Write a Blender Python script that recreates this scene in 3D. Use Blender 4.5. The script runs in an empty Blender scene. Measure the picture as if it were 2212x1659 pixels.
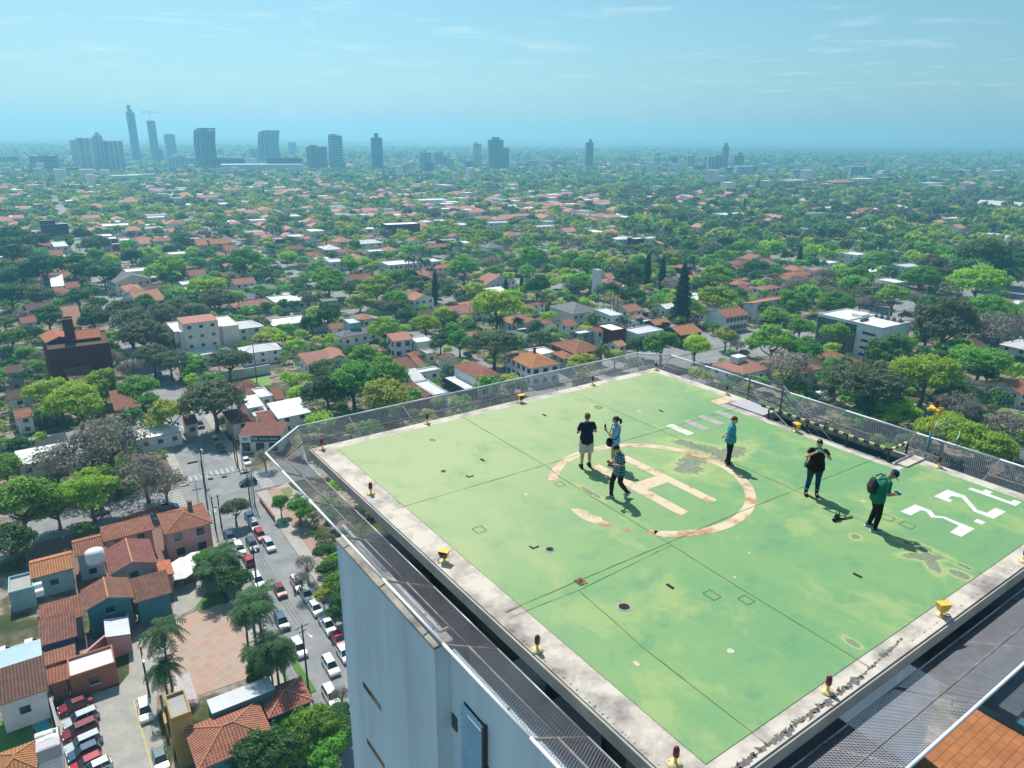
import bpy, math, random
import numpy as np
from mathutils import Vector, Matrix
R_=math.radians
sc=bpy.context.scene
# ---------------------------------------------------------------- camera
FPX,CXP,CYP=1575.0,1106.0,829.5          # focal length and centre in the 2212 px wide picture
PITCH,ROLL=R_(18.75),R_(0.5)
CAMZ=80.0
KSP,KCP=math.sin(PITCH),math.cos(PITCH); KSR,KCR=math.sin(ROLL),math.cos(ROLL)
cam=bpy.data.cameras.new('camera'); camo=bpy.data.objects.new('camera',cam); sc.collection.objects.link(camo)
CRT=Vector((KCR,KSR*KSP,KSR*KCP)); CUP=Vector((-KSR,KCR*KSP,KCR*KCP)); CFW=Vector((0,KCP,-KSP))
m=Matrix((CRT,CUP,-CFW)).transposed().to_4x4(); m.translation=Vector((0,0,CAMZ)); camo.matrix_world=m
cam.sensor_width=36; cam.lens=FPX/2212*36; cam.clip_start=.5; cam.clip_end=90000
sc.camera=camo
# ---------------------------------------------------------------- world, sun, exposure
SUN_EL=R_(56.0)
SUN_DIR=Vector((-.446*math.cos(SUN_EL),.895*math.cos(SUN_EL),math.sin(SUN_EL))).normalized()
w=bpy.data.worlds.new('World'); sc.world=w; w.use_nodes=True
nt=w.node_tree; nt.nodes.clear(); N=nt.nodes.new; LK=nt.links.new
out=N('ShaderNodeOutputWorld'); bg=N('ShaderNodeBackground'); bg.inputs[1].default_value=0.092
sky=N('ShaderNodeTexSky'); sky.sky_type='NISHITA'; sky.sun_disc=False; sky.sun_elevation=SUN_EL; sky.sun_rotation=R_(-26.5)
sky.air_density=1.0; sky.dust_density=1.2; sky.ozone_density=2.0; sky.altitude=100
tint=N('ShaderNodeMix'); tint.data_type='RGBA'; tint.blend_type='MULTIPLY'; tint.inputs[0].default_value=1; tint.inputs[7].default_value=(0.68,0.97,0.98,1)
LK(sky.outputs[0],tint.inputs[6])
# thin wisps of cloud, laid out on a plane high overhead
geo=N('ShaderNodeTexCoord'); sep=N('ShaderNodeSeparateXYZ'); LK(geo.outputs['Generated'],sep.inputs[0])
mx=N('ShaderNodeMath'); mx.operation='MAXIMUM'; mx.inputs[1].default_value=.03; LK(sep.outputs[2],mx.inputs[0])
dx=N('ShaderNodeMath'); dx.operation='DIVIDE'; LK(sep.outputs[0],dx.inputs[0]); LK(mx.outputs[0],dx.inputs[1])
dy=N('ShaderNodeMath'); dy.operation='DIVIDE'; LK(sep.outputs[1],dy.inputs[0]); LK(mx.outputs[0],dy.inputs[1])
cmb=N('ShaderNodeCombineXYZ'); LK(dx.outputs[0],cmb.inputs[0]); LK(dy.outputs[0],cmb.inputs[1])
n1=N('ShaderNodeTexNoise'); n1.inputs['Scale'].default_value=.85; n1.inputs['Detail'].default_value=7; n1.inputs['Roughness'].default_value=.62; n1.inputs['Distortion'].default_value=.4
LK(cmb.outputs[0],n1.inputs['Vector'])
cr1=N('ShaderNodeValToRGB'); cr1.color_ramp.elements[0].position=.54; cr1.color_ramp.elements[1].position=.72; LK(n1.outputs[0],cr1.inputs[0])
cf=N('ShaderNodeMath'); cf.operation='MULTIPLY'; cf.inputs[1].default_value=.6; LK(cr1.outputs[0],cf.inputs[0])
cm=N('ShaderNodeMix'); cm.data_type='RGBA'; LK(cf.outputs[0],cm.inputs[0]); LK(tint.outputs[2],cm.inputs[6]); cm.inputs[7].default_value=(7.0,8.6,8.8,1)
LK(cm.outputs[2],bg.inputs[0]); LK(bg.outputs[0],out.inputs[0])
sun=bpy.data.lights.new('sun','SUN'); sun.energy=4.3; sun.angle=R_(.53); sun.color=(1,.955,.88)
suno=bpy.data.objects.new('sun',sun); sc.collection.objects.link(suno)
suno.rotation_euler=(-SUN_DIR).to_track_quat('-Z','Y').to_euler()
sc.view_settings.view_transform='Standard'; sc.view_settings.look='None'; sc.view_settings.exposure=.28; sc.view_settings.gamma=1
sc.render.engine='CYCLES'
sc.cycles.max_bounces=6; sc.cycles.diffuse_bounces=3; sc.cycles.transparent_max_bounces=8; sc.cycles.volume_bounces=3
HAZE_D=1/3000.0; HAZE_C=(.27,.70,1.0,1)
# ---------------------------------------------------------------- geometry helpers
TH=R_(35.4)
UX,UY=math.cos(TH),math.sin(TH); VX,VY=math.sin(TH),-math.cos(TH)
OX,OY=-5.898,22.572           # left corner of the painted deck; u runs along its far left edge, v along its near left edge
def at(px,py,z=0.0):
    """point of the place at height z seen at a pixel of the 2212 px wide picture"""
    x=px-CXP; y=-(py-CYP); x,y=KCR*x-KSR*y,KSR*x+KCR*y
    dx,dy,dz=x,FPX*KCP+y*KSP,-FPX*KSP+y*KCP
    k=(z-CAMZ)/dz
    return Vector((dx*k,dy*k,z))
def pix(p):
    d=Vector(p)-Vector((0,0,CAMZ)); f=d.dot(CFW)
    return CXP+d.dot(CRT)/f*FPX, CYP-d.dot(CUP)/f*FPX
def view(ox,oy,x1,wimg):
    s=(x1-ox)/wimg
    return lambda x,y:((ox+x*s)/1.8228,(oy+y*s)/1.8228)
V={'a':view(0,350,1344,2212),'b':view(1300,450,2700,2212),'c':view(2700,450,4032,2212),'d':view(0,1000,1344,2212),'e':view(1300,1100,2700,2212),
 'f':view(2700,1100,4032,2212),'1':view(0,1700,700,1787),'2':view(650,1500,1350,1787),'3':view(0,2250,700,1500),'4':view(650,2100,1400,1347),
 '5':view(1250,1950,2200,1467),'D':lambda x,y:(x,y)}
def pad(u,v,z=70.0): return Vector((OX+UX*u+VX*v,OY+UY*u+VY*v,z))
col=sc.collection
class MB:
    def __init__(s): s.v=[];s.f=[];s.mi=[];s.uv=[]
    def face(s,pts,mi=0,uv=None):
        n=len(s.v); s.v+= [tuple(p) for p in pts]; s.f.append(tuple(range(n,n+len(pts)))); s.mi.append(mi); s.uv.append(uv or [(0,0)]*len(pts))
    def add(s,vs,fs,mi=0):
        n=len(s.v); s.v+=[tuple(p) for p in vs]
        for f in fs: s.f.append(tuple(i+n for i in f)); s.mi.append(mi); s.uv.append([(0,0)]*len(f))
    def box(s,c,d,rot=0,mi=0,tilt=None):
        c=Vector(c); hx,hy,hz=[q/2 for q in d]; vs=[]
        m=Matrix.Rotation(rot,3,'Z')
        if tilt is not None: m=m@tilt
        for z in(-hz,hz):
            for x,y in((-hx,-hy),(hx,-hy),(hx,hy),(-hx,hy)): vs.append(c+m@Vector((x,y,z)))
        s.add(vs,[(3,2,1,0),(4,5,6,7),(0,1,5,4),(1,2,6,5),(2,3,7,6),(3,0,4,7)],mi)
    def prism(s,poly,z0,z1,mi=0,mitop=None):
        n=len(poly)
        a=sum(poly[i][0]*poly[(i+1)%n][1]-poly[(i+1)%n][0]*poly[i][1] for i in range(n))
        if a<0: poly=poly[::-1]
        vs=[(p[0],p[1],z0) for p in poly]+[(p[0],p[1],z1) for p in poly]
        s.add(vs,[tuple(range(n-1,-1,-1))]+[(i,(i+1)%n,n+(i+1)%n,n+i) for i in range(n)],mi)
        s.add([(p[0],p[1],z1) for p in poly],[tuple(range(n))],mi if mitop is None else mitop)
    def tube(s,pts,r,n=8,mi=0,cap=True):
        pts=[Vector(p) for p in pts]; rs=r if isinstance(r,(list,tuple)) else [r]*len(pts)
        vs=[];
        for i,p in enumerate(pts):
            a=pts[max(i-1,0)];b=pts[min(i+1,len(pts)-1)]
            t=(b-a)
            if t.length<1e-9: t=Vector((0,0,1))
            t.normalize()
            ref=Vector((0,0,1)) if abs(t.z)<.9 else Vector((1,0,0))
            x=t.cross(ref).normalized(); y=t.cross(x)
            for k in range(n):
                an=2*math.pi*k/n; vs.append(p+(x*math.cos(an)+y*math.sin(an))*rs[i])
        fs=[]
        for i in range(len(pts)-1):
            for k in range(n): fs.append((i*n+k,i*n+(k+1)%n,(i+1)*n+(k+1)%n,(i+1)*n+k))
        if cap: fs+= [tuple(range(n-1,-1,-1)),tuple(range((len(pts)-1)*n,len(pts)*n))]
        s.add(vs,fs,mi)
    def lathe(s,prof,c=(0,0,0),n=16,mi=0):
        vs=[];c=Vector(c)
        for r,z in prof:
            for k in range(n): vs.append(c+Vector((r*math.cos(2*math.pi*k/n),r*math.sin(2*math.pi*k/n),z)))
        fs=[(i*n+k,i*n+(k+1)%n,(i+1)*n+(k+1)%n,(i+1)*n+k) for i in range(len(prof)-1) for k in range(n)]
        fs+=[tuple(range(n-1,-1,-1)),tuple(range((len(prof)-1)*n,len(prof)*n))]
        s.add(vs,fs,mi)
    def mesh(s,name,mats,smooth=False):
        me=bpy.data.meshes.new(name); me.from_pydata(s.v,[],s.f)
        for m_ in (mats if isinstance(mats,(list,tuple)) else [mats]): me.materials.append(m_)
        me.polygons.foreach_set('material_index',s.mi)
        if any(any(q!=(0,0) for q in u) for u in s.uv):
            l=me.uv_layers.new(name='UVMap'); flat=[c for u in s.uv for q in u for c in q]; l.data.foreach_set('uv',flat)
        if smooth: me.polygons.foreach_set('use_smooth',[True]*len(s.f))
        me.update(); return me
    def build(s,name,mats,parent=None,smooth=False,loc=None,rot=0):
        me=s.mesh(name,mats,smooth); o=bpy.data.objects.new(name,me); col.objects.link(o)
        if parent: o.parent=parent
        if loc is not None: o.location=loc; o.rotation_euler=(0,0,rot)
        return o
def tag(o,label=None,cat=None,group=None,kind=None):
    if label: o['label']=label
    if cat: o['category']=cat
    if group: o['group']=group
    if kind: o['kind']=kind
    return o
def empty(name,loc,rot=0,label=None,cat=None,group=None):
    o=bpy.data.objects.new(name,None); col.objects.link(o); o.location=loc; o.rotation_euler=(0,0,rot); o.empty_display_size=.1
    return tag(o,label,cat,group)
def copy_tree(o,parent=None,keep=True):
    c=o.copy(); col.objects.link(c)
    if parent: c.parent=parent
    for ch in KIDS.get(o.name) or [x for x in o.children]: copy_tree(ch,c)
    return c
KIDS={}
def text(s,size,loc,parent,m_,rot=(math.pi/2,0,0),ext=.02,name='lettering',sx=1,off=.01):
    cu=bpy.data.curves.new(name,'FONT'); cu.body=s; cu.size=size; cu.extrude=ext; cu.offset=off*size; t=bpy.data.objects.new('t',cu); col.objects.link(t)
    me=bpy.data.meshes.new_from_object(t.evaluated_get(bpy.context.evaluated_depsgraph_get())); bpy.data.objects.remove(t); me.name=name; me.materials.clear(); me.materials.append(m_)
    o=bpy.data.objects.new(name,me); col.objects.link(o); o.parent=parent; o.location=loc; o.rotation_euler=rot; o.scale=(sx,1,1); return o
# ---------------------------------------------------------------- materials
def P(nt,name='ShaderNodeBsdfPrincipled'): return nt.nodes.new(name)
def mat(name,c,rough=.8,metal=0,var=.15,scale=2.0,c2=None,bump=0,objvar=0,detail=5,stretch=None,spec=.3,coord='Object',bscale=None,thr=None):
    m=bpy.data.materials.new(name); m.use_nodes=True; nt=m.node_tree; b=nt.nodes['Principled BSDF']; L=nt.links.new
    b.inputs['Roughness'].default_value=rough; b.inputs['Metallic'].default_value=metal; b.inputs['Specular IOR Level'].default_value=spec
    tc=P(nt,'ShaderNodeTexCoord'); mp=P(nt,'ShaderNodeMapping'); L(tc.outputs[coord],mp.inputs[0])
    if stretch: mp.inputs['Scale'].default_value=stretch
    n=P(nt,'ShaderNodeTexNoise'); n.inputs['Scale'].default_value=scale; n.inputs['Detail'].default_value=detail; n.inputs['Roughness'].default_value=.65
    L(mp.outputs[0],n.inputs['Vector'])
    r=P(nt,'ShaderNodeValToRGB'); t0,t1=thr or (.3,.7)
    r.color_ramp.elements[0].position=t0; r.color_ramp.elements[1].position=t1
    a=c2 if c2 else tuple(x*(1-var) for x in c); d=c if c2 else tuple(min(1,x*(1+var)) for x in c)
    r.color_ramp.elements[0].color=(*a,1); r.color_ramp.elements[1].color=(*d,1); L(n.outputs[0],r.inputs[0]); last=r.outputs[0]
    if objvar:
        oi=P(nt,'ShaderNodeObjectInfo'); hs=P(nt,'ShaderNodeHueSaturation')
        mr=P(nt,'ShaderNodeMapRange'); mr.inputs[3].default_value=1-objvar; mr.inputs[4].default_value=1+objvar; L(oi.outputs['Random'],mr.inputs[0]); L(mr.outputs[0],hs.inputs['Value'])
        ml=P(nt,'ShaderNodeMath'); ml.operation='MULTIPLY'; ml.inputs[1].default_value=7.31; fr=P(nt,'ShaderNodeMath'); fr.operation='FRACT'; L(oi.outputs['Random'],ml.inputs[0]); L(ml.outputs[0],fr.inputs[0])
        m2=P(nt,'ShaderNodeMapRange'); m2.inputs[3].default_value=.5-objvar*.07; m2.inputs[4].default_value=.5+objvar*.07; L(fr.outputs[0],m2.inputs[0]); L(m2.outputs[0],hs.inputs['Hue'])
        L(last,hs.inputs['Color']); last=hs.outputs[0]
    L(last,b.inputs['Base Color'])
    if bump:
        nb=P(nt,'ShaderNodeTexNoise'); nb.inputs['Scale'].default_value=bscale or scale*6; nb.inputs['Detail'].default_value=4; L(mp.outputs[0],nb.inputs['Vector'])
        bp=P(nt,'ShaderNodeBump'); bp.inputs['Strength'].default_value=bump; bp.inputs['Distance'].default_value=.05; L(nb.outputs[0],bp.inputs['Height']); L(bp.outputs[0],b.inputs['Normal'])
    return m
def tile_mat(name,c,c2,objvar=0,pitch=.28,scale=.9):
    """rows of half round roof tiles: ribs run down the slope (uv in metres)"""
    m=mat(name,c,rough=.85,c2=c2,scale=scale,objvar=objvar,thr=(.32,.68)); nt=m.node_tree; L=nt.links.new; b=nt.nodes['Principled BSDF']
    uv=P(nt,'ShaderNodeUVMap'); sx=P(nt,'ShaderNodeSeparateXYZ'); L(uv.outputs[0],sx.inputs[0])
    def sinw(src,per):
        a=P(nt,'ShaderNodeMath'); a.operation='MULTIPLY'; a.inputs[1].default_value=2*math.pi/per; L(src,a.inputs[0])
        s_=P(nt,'ShaderNodeMath'); s_.operation='SINE'; L(a.outputs[0],s_.inputs[0]); return s_.outputs[0]
    s1=sinw(sx.outputs[0],pitch); s2=sinw(sx.outputs[1],.42)
    ad=P(nt,'ShaderNodeMath'); ad.operation='MULTIPLY_ADD'; L(s2,ad.inputs[0]); ad.inputs[1].default_value=.25; L(s1,ad.inputs[2])
    bp=P(nt,'ShaderNodeBump'); bp.inputs['Strength'].default_value=.9; bp.inputs['Distance'].default_value=.07; L(ad.outputs[0],bp.inputs['Height']); L(bp.outputs[0],b.inputs['Normal'])
    # darker colour in the channels between the tile rows, following the rib wave
    mr=P(nt,'ShaderNodeMapRange'); mr.inputs[1].default_value=-1; mr.inputs[2].default_value=-.2; mr.inputs[3].default_value=.5; mr.inputs[4].default_value=1; L(s1,mr.inputs[0])
    src=b.inputs['Base Color'].links[0].from_socket
    mm=P(nt,'ShaderNodeMix'); mm.data_type='RGBA'; mm.blend_type='MULTIPLY'; mm.inputs[0].default_value=1; L(src,mm.inputs[6]); L(mr.outputs[0],mm.inputs[7])
    nz=P(nt,'ShaderNodeTexNoise'); nz.inputs['Scale'].default_value=6; L(uv.outputs[0],nz.inputs['Vector'])
    m3=P(nt,'ShaderNodeMapRange'); m3.inputs[1].default_value=.3; m3.inputs[2].default_value=.7; m3.inputs[3].default_value=.78; m3.inputs[4].default_value=1.15; L(nz.outputs[0],m3.inputs[0])
    m4=P(nt,'ShaderNodeMix'); m4.data_type='RGBA'; m4.blend_type='MULTIPLY'; m4.inputs[0].default_value=1; L(mm.outputs[2],m4.inputs[6]); L(m3.outputs[0],m4.inputs[7])
    L(m4.outputs[2],b.inputs['Base Color'])
    return m
rnd=random.Random(7)
M={}
M['concrete']=mat('pale_concrete',(.60,.54,.46),c2=(.24,.22,.20),scale=1.0,thr=(.34,.56),bump=.25,detail=9)
M['concrete_grey']=mat('grey_concrete',(.42,.41,.39),var=.2,scale=.8,bump=.2)
M['edge']=mat('deck_edge',(.50,.47,.40),c2=(.3,.29,.26),scale=1.2)
M['wallwhite']=mat('stained_white_wall',(.72,.86,.92),c2=(.52,.65,.71),scale=.7,stretch=(1.0,1.0,.09),thr=(.25,.6),detail=8)
M['wallwarm']=mat('warm_white_wall',(.70,.76,.78),c2=(.56,.63,.67),scale=.4,stretch=(1,1,.2))
M['steel']=mat('galvanised_steel',(.42,.44,.45),rough=.5,metal=.6,var=.2,scale=6)
M['wire']=mat('galvanised_wire',(.25,.26,.29),rough=.5,metal=.1,var=.2,scale=3)
M['railwhite']=mat('white_rail_paint',(.8,.82,.84),rough=.4,var=.08)
M['railgrey']=mat('dark_grey_rail_paint',(.13,.16,.19),rough=.5,var=.2)
M['rust']=mat('rusty_steel',(.16,.12,.10),c2=(.30,.28,.26),scale=4,rough=.7)
M['darksteel']=mat('dark_steel_paint',(.05,.055,.06),rough=.5,var=.3)
M['yellow']=mat('yellow_paint',(.80,.50,.07),rough=.45,var=.12,scale=4)
M['redglass']=mat('red_lamp_glass',(.16,.012,.02),rough=.12,spec=.6,var=.1)
M['glassdark']=mat('dark_glass',(.02,.035,.045),rough=.08,spec=.7,var=.2,scale=.3)
M['black']=mat('black_plastic',(.018,.018,.02),rough=.45,var=.2)
M['white']=mat('white_plaster',(.78,.78,.76),var=.08,scale=.4)
M['teal']=mat('teal_paint',(.03,.16,.2),rough=.4,var=.2)
M['deckdark']=mat('roof_membrane',(.17,.21,.24),c2=(.06,.075,.09),scale=.35,rough=.6,thr=(.35,.6),detail=8)
M['greyplate']=mat('grey_floor_plate',(.46,.45,.46),rough=.5,var=.05,scale=1)
# ================================================================ THE TOWER WITH THE LANDING DECK
tower=empty('helipad_tower',pad(0,0,0),TH,'tall white tower whose flat green roof deck carries the painted H','tower')
def lp(u,v,z): return Vector((u,-v,z))        # local to the tower
def lbox(mb,u0,u1,v0,v1,z0,z1,mi=0): mb.box(((u0+u1)/2,-(v0+v1)/2,(z0+z1)/2),(u1-u0,v1-v0,z1-z0),0,mi)
def deck_material():
    m=bpy.data.materials.new('worn_green_deck_paint'); m.use_nodes=True; nt=m.node_tree; L=nt.links.new; b=nt.nodes['Principled BSDF']
    b.inputs['Roughness'].default_value=.72; b.inputs['Specular IOR Level'].default_value=.25
    tc=P(nt,'ShaderNodeTexCoord'); O=tc.outputs['Object']
    def noise(scale,detail=5,rough=.6,stretch=None,dist=0):
        n=P(nt,'ShaderNodeTexNoise'); n.inputs['Scale'].default_value=scale; n.inputs['Detail'].default_value=detail; n.inputs['Roughness'].default_value=rough; n.inputs['Distortion'].default_value=dist
        src=O
        if stretch:
            mp=P(nt,'ShaderNodeMapping'); mp.inputs['Scale'].default_value=stretch; mp.inputs['Rotation'].default_value=(0,0,.35); L(O,mp.inputs[0]); src=mp.outputs[0]
        L(src,n.inputs['Vector']); return n.outputs[0]
    def ramp(src,a,b_,inv=False):
        r=P(nt,'ShaderNodeMapRange'); r.interpolation_type='SMOOTHSTEP'; r.inputs[1].default_value=a; r.inputs[2].default_value=b_
        if inv: r.inputs[3].default_value=1; r.inputs[4].default_value=0
        L(src,r.inputs[0]); return r.outputs[0]
    def mix(f,a,c):
        x=P(nt,'ShaderNodeMix'); x.data_type='RGBA'
        if isinstance(f,(int,float)): x.inputs[0].default_value=f
        else: L(f,x.inputs[0])
        for k,s in((6,a),(7,c)):
            if isinstance(s,tuple): x.inputs[k].default_value=(*s,1)
            else: L(s,x.inputs[k])
        return x.outputs[2]
    def math_(op,a,b2,c=None):
        x=P(nt,'ShaderNodeMath'); x.operation=op
        for k,s in enumerate((a,b2,c)):
            if s is None: continue
            if isinstance(s,(int,float)): x.inputs[k].default_value=s
            else: L(s,x.inputs[k])
        return x.outputs[0]
    base=mix(ramp(noise(.45,8,.62,None,.15),.36,.64),(.15,.32,.145),(.195,.35,.145))
    base=mix(math_('MULTIPLY',ramp(noise(.55,9,.68,(1,.75,1),.2),.49,.64),.7),base,(.33,.42,.165))
    base=mix(math_('MULTIPLY',ramp(noise(.8,8,.66,(.8,1.2,1),.15),.54,.68),.6),base,(.10,.27,.145))
    base=mix(math_('MULTIPLY',ramp(noise(3.0,8,.75,(1,.5,1)),.48,.72),.4),base,(.28,.37,.165))
    base=mix(math_('MULTIPLY',ramp(noise(14,5,.75),.60,.70),.4),base,(.22,.30,.2))
    # yellowed towards the far left half of the deck
    sx=P(nt,'ShaderNodeSeparateXYZ'); L(O,sx.inputs[0])
    far=ramp(math_('ADD',math_('MULTIPLY',sx.outputs[1],-1.0),math_('MULTIPLY',sx.outputs[0],.55)),4.0,14.5,True)
    base=mix(math_('MULTIPLY',math_('MULTIPLY',far,ramp(noise(.6,8,.66,(1,.8,1),.15),.22,.52)),.95),base,(.37,.44,.235))
    # stains with shapes of their own: bare grey concrete, each with a yellowed rim (u,v,ru,rv,angle)
    nn=noise(1.9,8,.72); nf=noise(7,6,.75)
    wob=math_('ADD',math_('MULTIPLY',math_('SUBTRACT',nn,.5),2.4),math_('MULTIPLY',math_('SUBTRACT',nf,.5),1.6))
    blobs=[(10.25,6.9,.35,.95,.3,1),(10.7,7.75,.95,.38,.1,1),(9.2,7.5,.75,.42,.2,1),(8.6,7.8,.5,.4,0,1),(4.95,7.4,.1,.5,0,1),(9.95,2.0,.22,.26,0,1),
      (9.62,14.75,.5,.17,-.7,.3),(9.55,14.95,.55,.17,.75,.3),(9.98,14.35,.12,.4,.3,.3),(9.53,15.64,.16,.26,0,.0),(9.99,15.53,.09,.19,0,.0),(5.0,15.55,.09,.18,0,.6),(9.11,13.19,.14,.12,0,.6),(3.0,1.2,.12,.2,0,.8)]
    best=None
    for (u,v,ru,rv,an,wk) in blobs:
        mp=P(nt,'ShaderNodeMapping'); mp.vector_type='TEXTURE'; mp.inputs['Location'].default_value=(u,-v,70); mp.inputs['Rotation'].default_value=(0,0,an); mp.inputs['Scale'].default_value=(ru,rv,50); L(O,mp.inputs[0])
        ln=P(nt,'ShaderNodeVectorMath'); ln.operation='LENGTH'; L(mp.outputs[0],ln.inputs[0])
        d=math_('ADD',ln.outputs['Value'],math_('MULTIPLY',wob,.35+.75*wk))
        best=d if best is None else math_('MINIMUM',best,d)
    base=mix(math_('MULTIPLY',ramp(best,1.0,1.9,True),.6),base,(.46,.50,.20))
    base=mix(math_('MULTIPLY',ramp(best,.82,1.02,True),.92),base,mix(ramp(nf,.4,.6),(.15,.18,.13),(.24,.265,.19)))
    # small flakes where the paint has gone to pale primer
    fl=None
    for (u,v,ru,rv) in [(.8,13.45,.06,.09),(2.67,14.29,.09,.07),(11.2,12.2,.06,.06),(6.1,12.1,.03,.03),(4.9,12.6,.04,.04),(3.3,6.3,.05,.05),(11,3.2,.1,.06)]:
        mp=P(nt,'ShaderNodeMapping'); mp.vector_type='TEXTURE'; mp.inputs['Location'].default_value=(u,-v,70); mp.inputs['Scale'].default_value=(ru,rv,50); L(O,mp.inputs[0])
        ln=P(nt,'ShaderNodeVectorMath'); ln.operation='LENGTH'; L(mp.outputs[0],ln.inputs[0]); d=math_('ADD',ln.outputs['Value'],math_('MULTIPLY',wob,.9))
        fl=d if fl is None else math_('MINIMUM',fl,d)
    base=mix(ramp(fl,.85,1.1,True),base,(.55,.50,.42))
    L(base,b.inputs['Base Color'])
    bp=P(nt,'ShaderNodeBump'); bp.inputs['Strength'].default_value=.15; bp.inputs['Distance'].default_value=.02; L(nf,bp.inputs['Height']); L(bp.outputs[0],b.inputs['Normal'])
    return m
M['deck']=deck_material()
# slab with the stair recess cut out of its far right edge (u 14.55..15.45, v 6.25..11.2)
DZ=70.0
mb=MB()
U0,U1,V0,V1=-.72,15.62,-.45,16.38
lbox(mb,U0,14.50,V0,V1,69.72,DZ-.012)
lbox(mb,14.50,U1,V0,4.55,69.72,DZ-.012); lbox(mb,14.50,U1,11.25,V1,69.72,DZ-.012); lbox(mb,15.50,U1,4.55,11.25,69.72,DZ-.012)
lbox(mb,14.50,15.50,4.55,6.25,69.72,DZ-.03)
rim=mb.build('rim_slab',[M['concrete']],tower)
# beige fascia round the slab edge, 3 mm proud
mb=MB(); e=.004
lbox(mb,U0-.05,U0-.003,V0-.05,V1+.05,69.66,DZ-.05); lbox(mb,U0-.003,U1,V1+.003,V1+.05,69.66,DZ-.05); lbox(mb,U1+.003,U1+.05,V0-.05,V1+.05,69.66,DZ-.05); lbox(mb,U0-.003,U1,V0-.05,V0-.003,69.66,DZ-.05)
mb.build('fascia',[M['edge']],tower)
# crumbling dark joint between top screed and fascia
mb=MB(); rr=random.Random(3)
def crumb(u0,v0,u1,v1,n,w):
    for i in range(n):
        t=(i+rr.random())/n; u=u0+(u1-u0)*t; v=v0+(v1-v0)*t; s=rr.uniform(.02,.06)*w
        k=[(u+rr.gauss(0,s)+math.cos(a)*s*rr.uniform(.5,1.6),-(v+rr.gauss(0,s*.6)+math.sin(a)*s*rr.uniform(.5,1.4))) for a in [x*math.pi/3 for x in range(6)]]
        mb.face([(x,y,DZ-.009+i*1e-5) for x,y in k])
crumb(-.6,16.27,4.2,16.24,170,1.0); crumb(4.2,16.24,6.0,16.1,40,.7); crumb(6,16.25,15,16.3,60,.35); crumb(-.66,11,-.66,16,50,.35)
mb.build('grime',[mat('black_grime',(.10,.09,.09),c2=(.2,.19,.18),scale=9)],tower)['kind']='stuff'
# painted green field, one sheet with the recess corner notched out
mb=MB(); gu,gv=15.12,15.92
poly=[(0,0),(15.12,-.25+.25),(15.12,3.95),(14.1,3.95),(14.1,11.68),(15.15,11.68),(15.15,gv),(0,gv)]
mb.face([lp(u,v,DZ) for u,v in poly][::-1])
fieldo=mb.build('green_deck',[M['deck']],tower)
def sheet(poly,name,m_,z=DZ+.004,parent=None,loc=tower):
    mb=MB(); mb.face([lp(u,v,z) for u,v in poly][::-1]); return mb.build(name,[m_],parent or tower)
M['peach']=mat('worn_cream_paint',(.64,.52,.37),c2=(.44,.25,.13),scale=2.2,thr=(.36,.47),detail=9)
M['ring']=mat('worn_ring_paint',(.63,.53,.38),c2=(.43,.23,.11),scale=.9,thr=(.40,.52),detail=10)
M['whitepaint']=mat('white_road_paint',(.66,.64,.62),var=.08,scale=3)
M['palepaint']=mat('faded_lilac_paint',(.42,.37,.355),c2=(.30,.31,.27),scale=2.2,thr=(.35,.55),detail=8)
M['joint']=mat('dark_joint',(.07,.12,.05),c2=(.20,.24,.08),scale=3)
# ring
def ragged(pts,a,seed):
    r=random.Random(seed); return [(u+r.uniform(-a,a),v+r.uniform(-a,a)) for u,v in pts]
mb=MB()
def arc(a0,a1,r0,r1,n,z):
    for i in range(n):
        t0=R_(a0+(a1-a0)*i/n); t1=R_(a0+(a1-a0)*(i+1)/n)
        q=[(6.8+r*math.cos(t),7.9+r*math.sin(t)) for r,t in((r0,t0),(r1,t0),(r1,t1),(r0,t1))]
        mb.face([lp(u,v,z) for u,v in q][::-1])
arc(-141,133,2.79,3.10,110,DZ+.004)
mb.face([lp(u,v,DZ+.004) for u,v in [(4.77,9.79),(5.0,10.02),(4.72,10.12),(4.6,9.95)]][::-1])
mb.build('painted_circle',[M['ring']],tower); mb=MB()
pr=[(3.80,7.75),(3.72,8.1),(3.74,8.5),(3.85,8.8),(3.93,9.0),(4.08,9.12),(4.2,9.02),(4.12,8.75),(4.22,8.6),(4.1,8.4),(4.05,8.3),(4.13,8.12),(4.0,7.85)]
mb.face([lp(u,v,DZ+.004) for u,v in pr][::-1]); mb.build('paint_remnant',[M['ring']],tower); mb=MB(); mb.face([lp(u,v,DZ+.004) for u,v in [(4.2,9.35),(4.36,9.6),(4.45,9.62),(4.32,9.35)]][::-1])
mb.build('paint_remnant',[M['ring']],tower)
mb=MB()
for q in ([(6.12,5.96),(6.48,5.96),(6.47,9.78),(6.10,9.78)],[(7.36,5.98),(7.70,5.98),(7.70,9.76),(7.36,9.76)],[(6.48,7.6),(7.36,7.6),(7.36,8.12),(6.48,8.12)]):
    mb.face([lp(u,v,DZ+.004) for u,v in q][::-1])
mb.build('painted_letter',[M['peach']],tower)
mb=MB(); mb.face([lp(u,v,DZ+.004) for u,v in [(10.73,4.84),(11.07,4.83),(11.05,5.92),(10.70,5.92)]][::-1]); mb.build('painted_bar',[M['whitepaint']],tower)
for a in (11.56,12.40,13.31):
    mb=MB(); mb.face([lp(u,v,DZ+.004) for u,v in [(a,4.87),(a+.35,4.87),(a+.33,5.93),(a-.02,5.93)]][::-1]); mb.build('painted_bar',[M['palepaint']],tower)
def fig(lst,name='painted_figure'):
    mb=MB()
    for poly in lst: mb.face([lp(u,v,DZ+.004) for u,v in poly][::-1])
    mb.build(name,[M['whitepaint']],tower)
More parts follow.
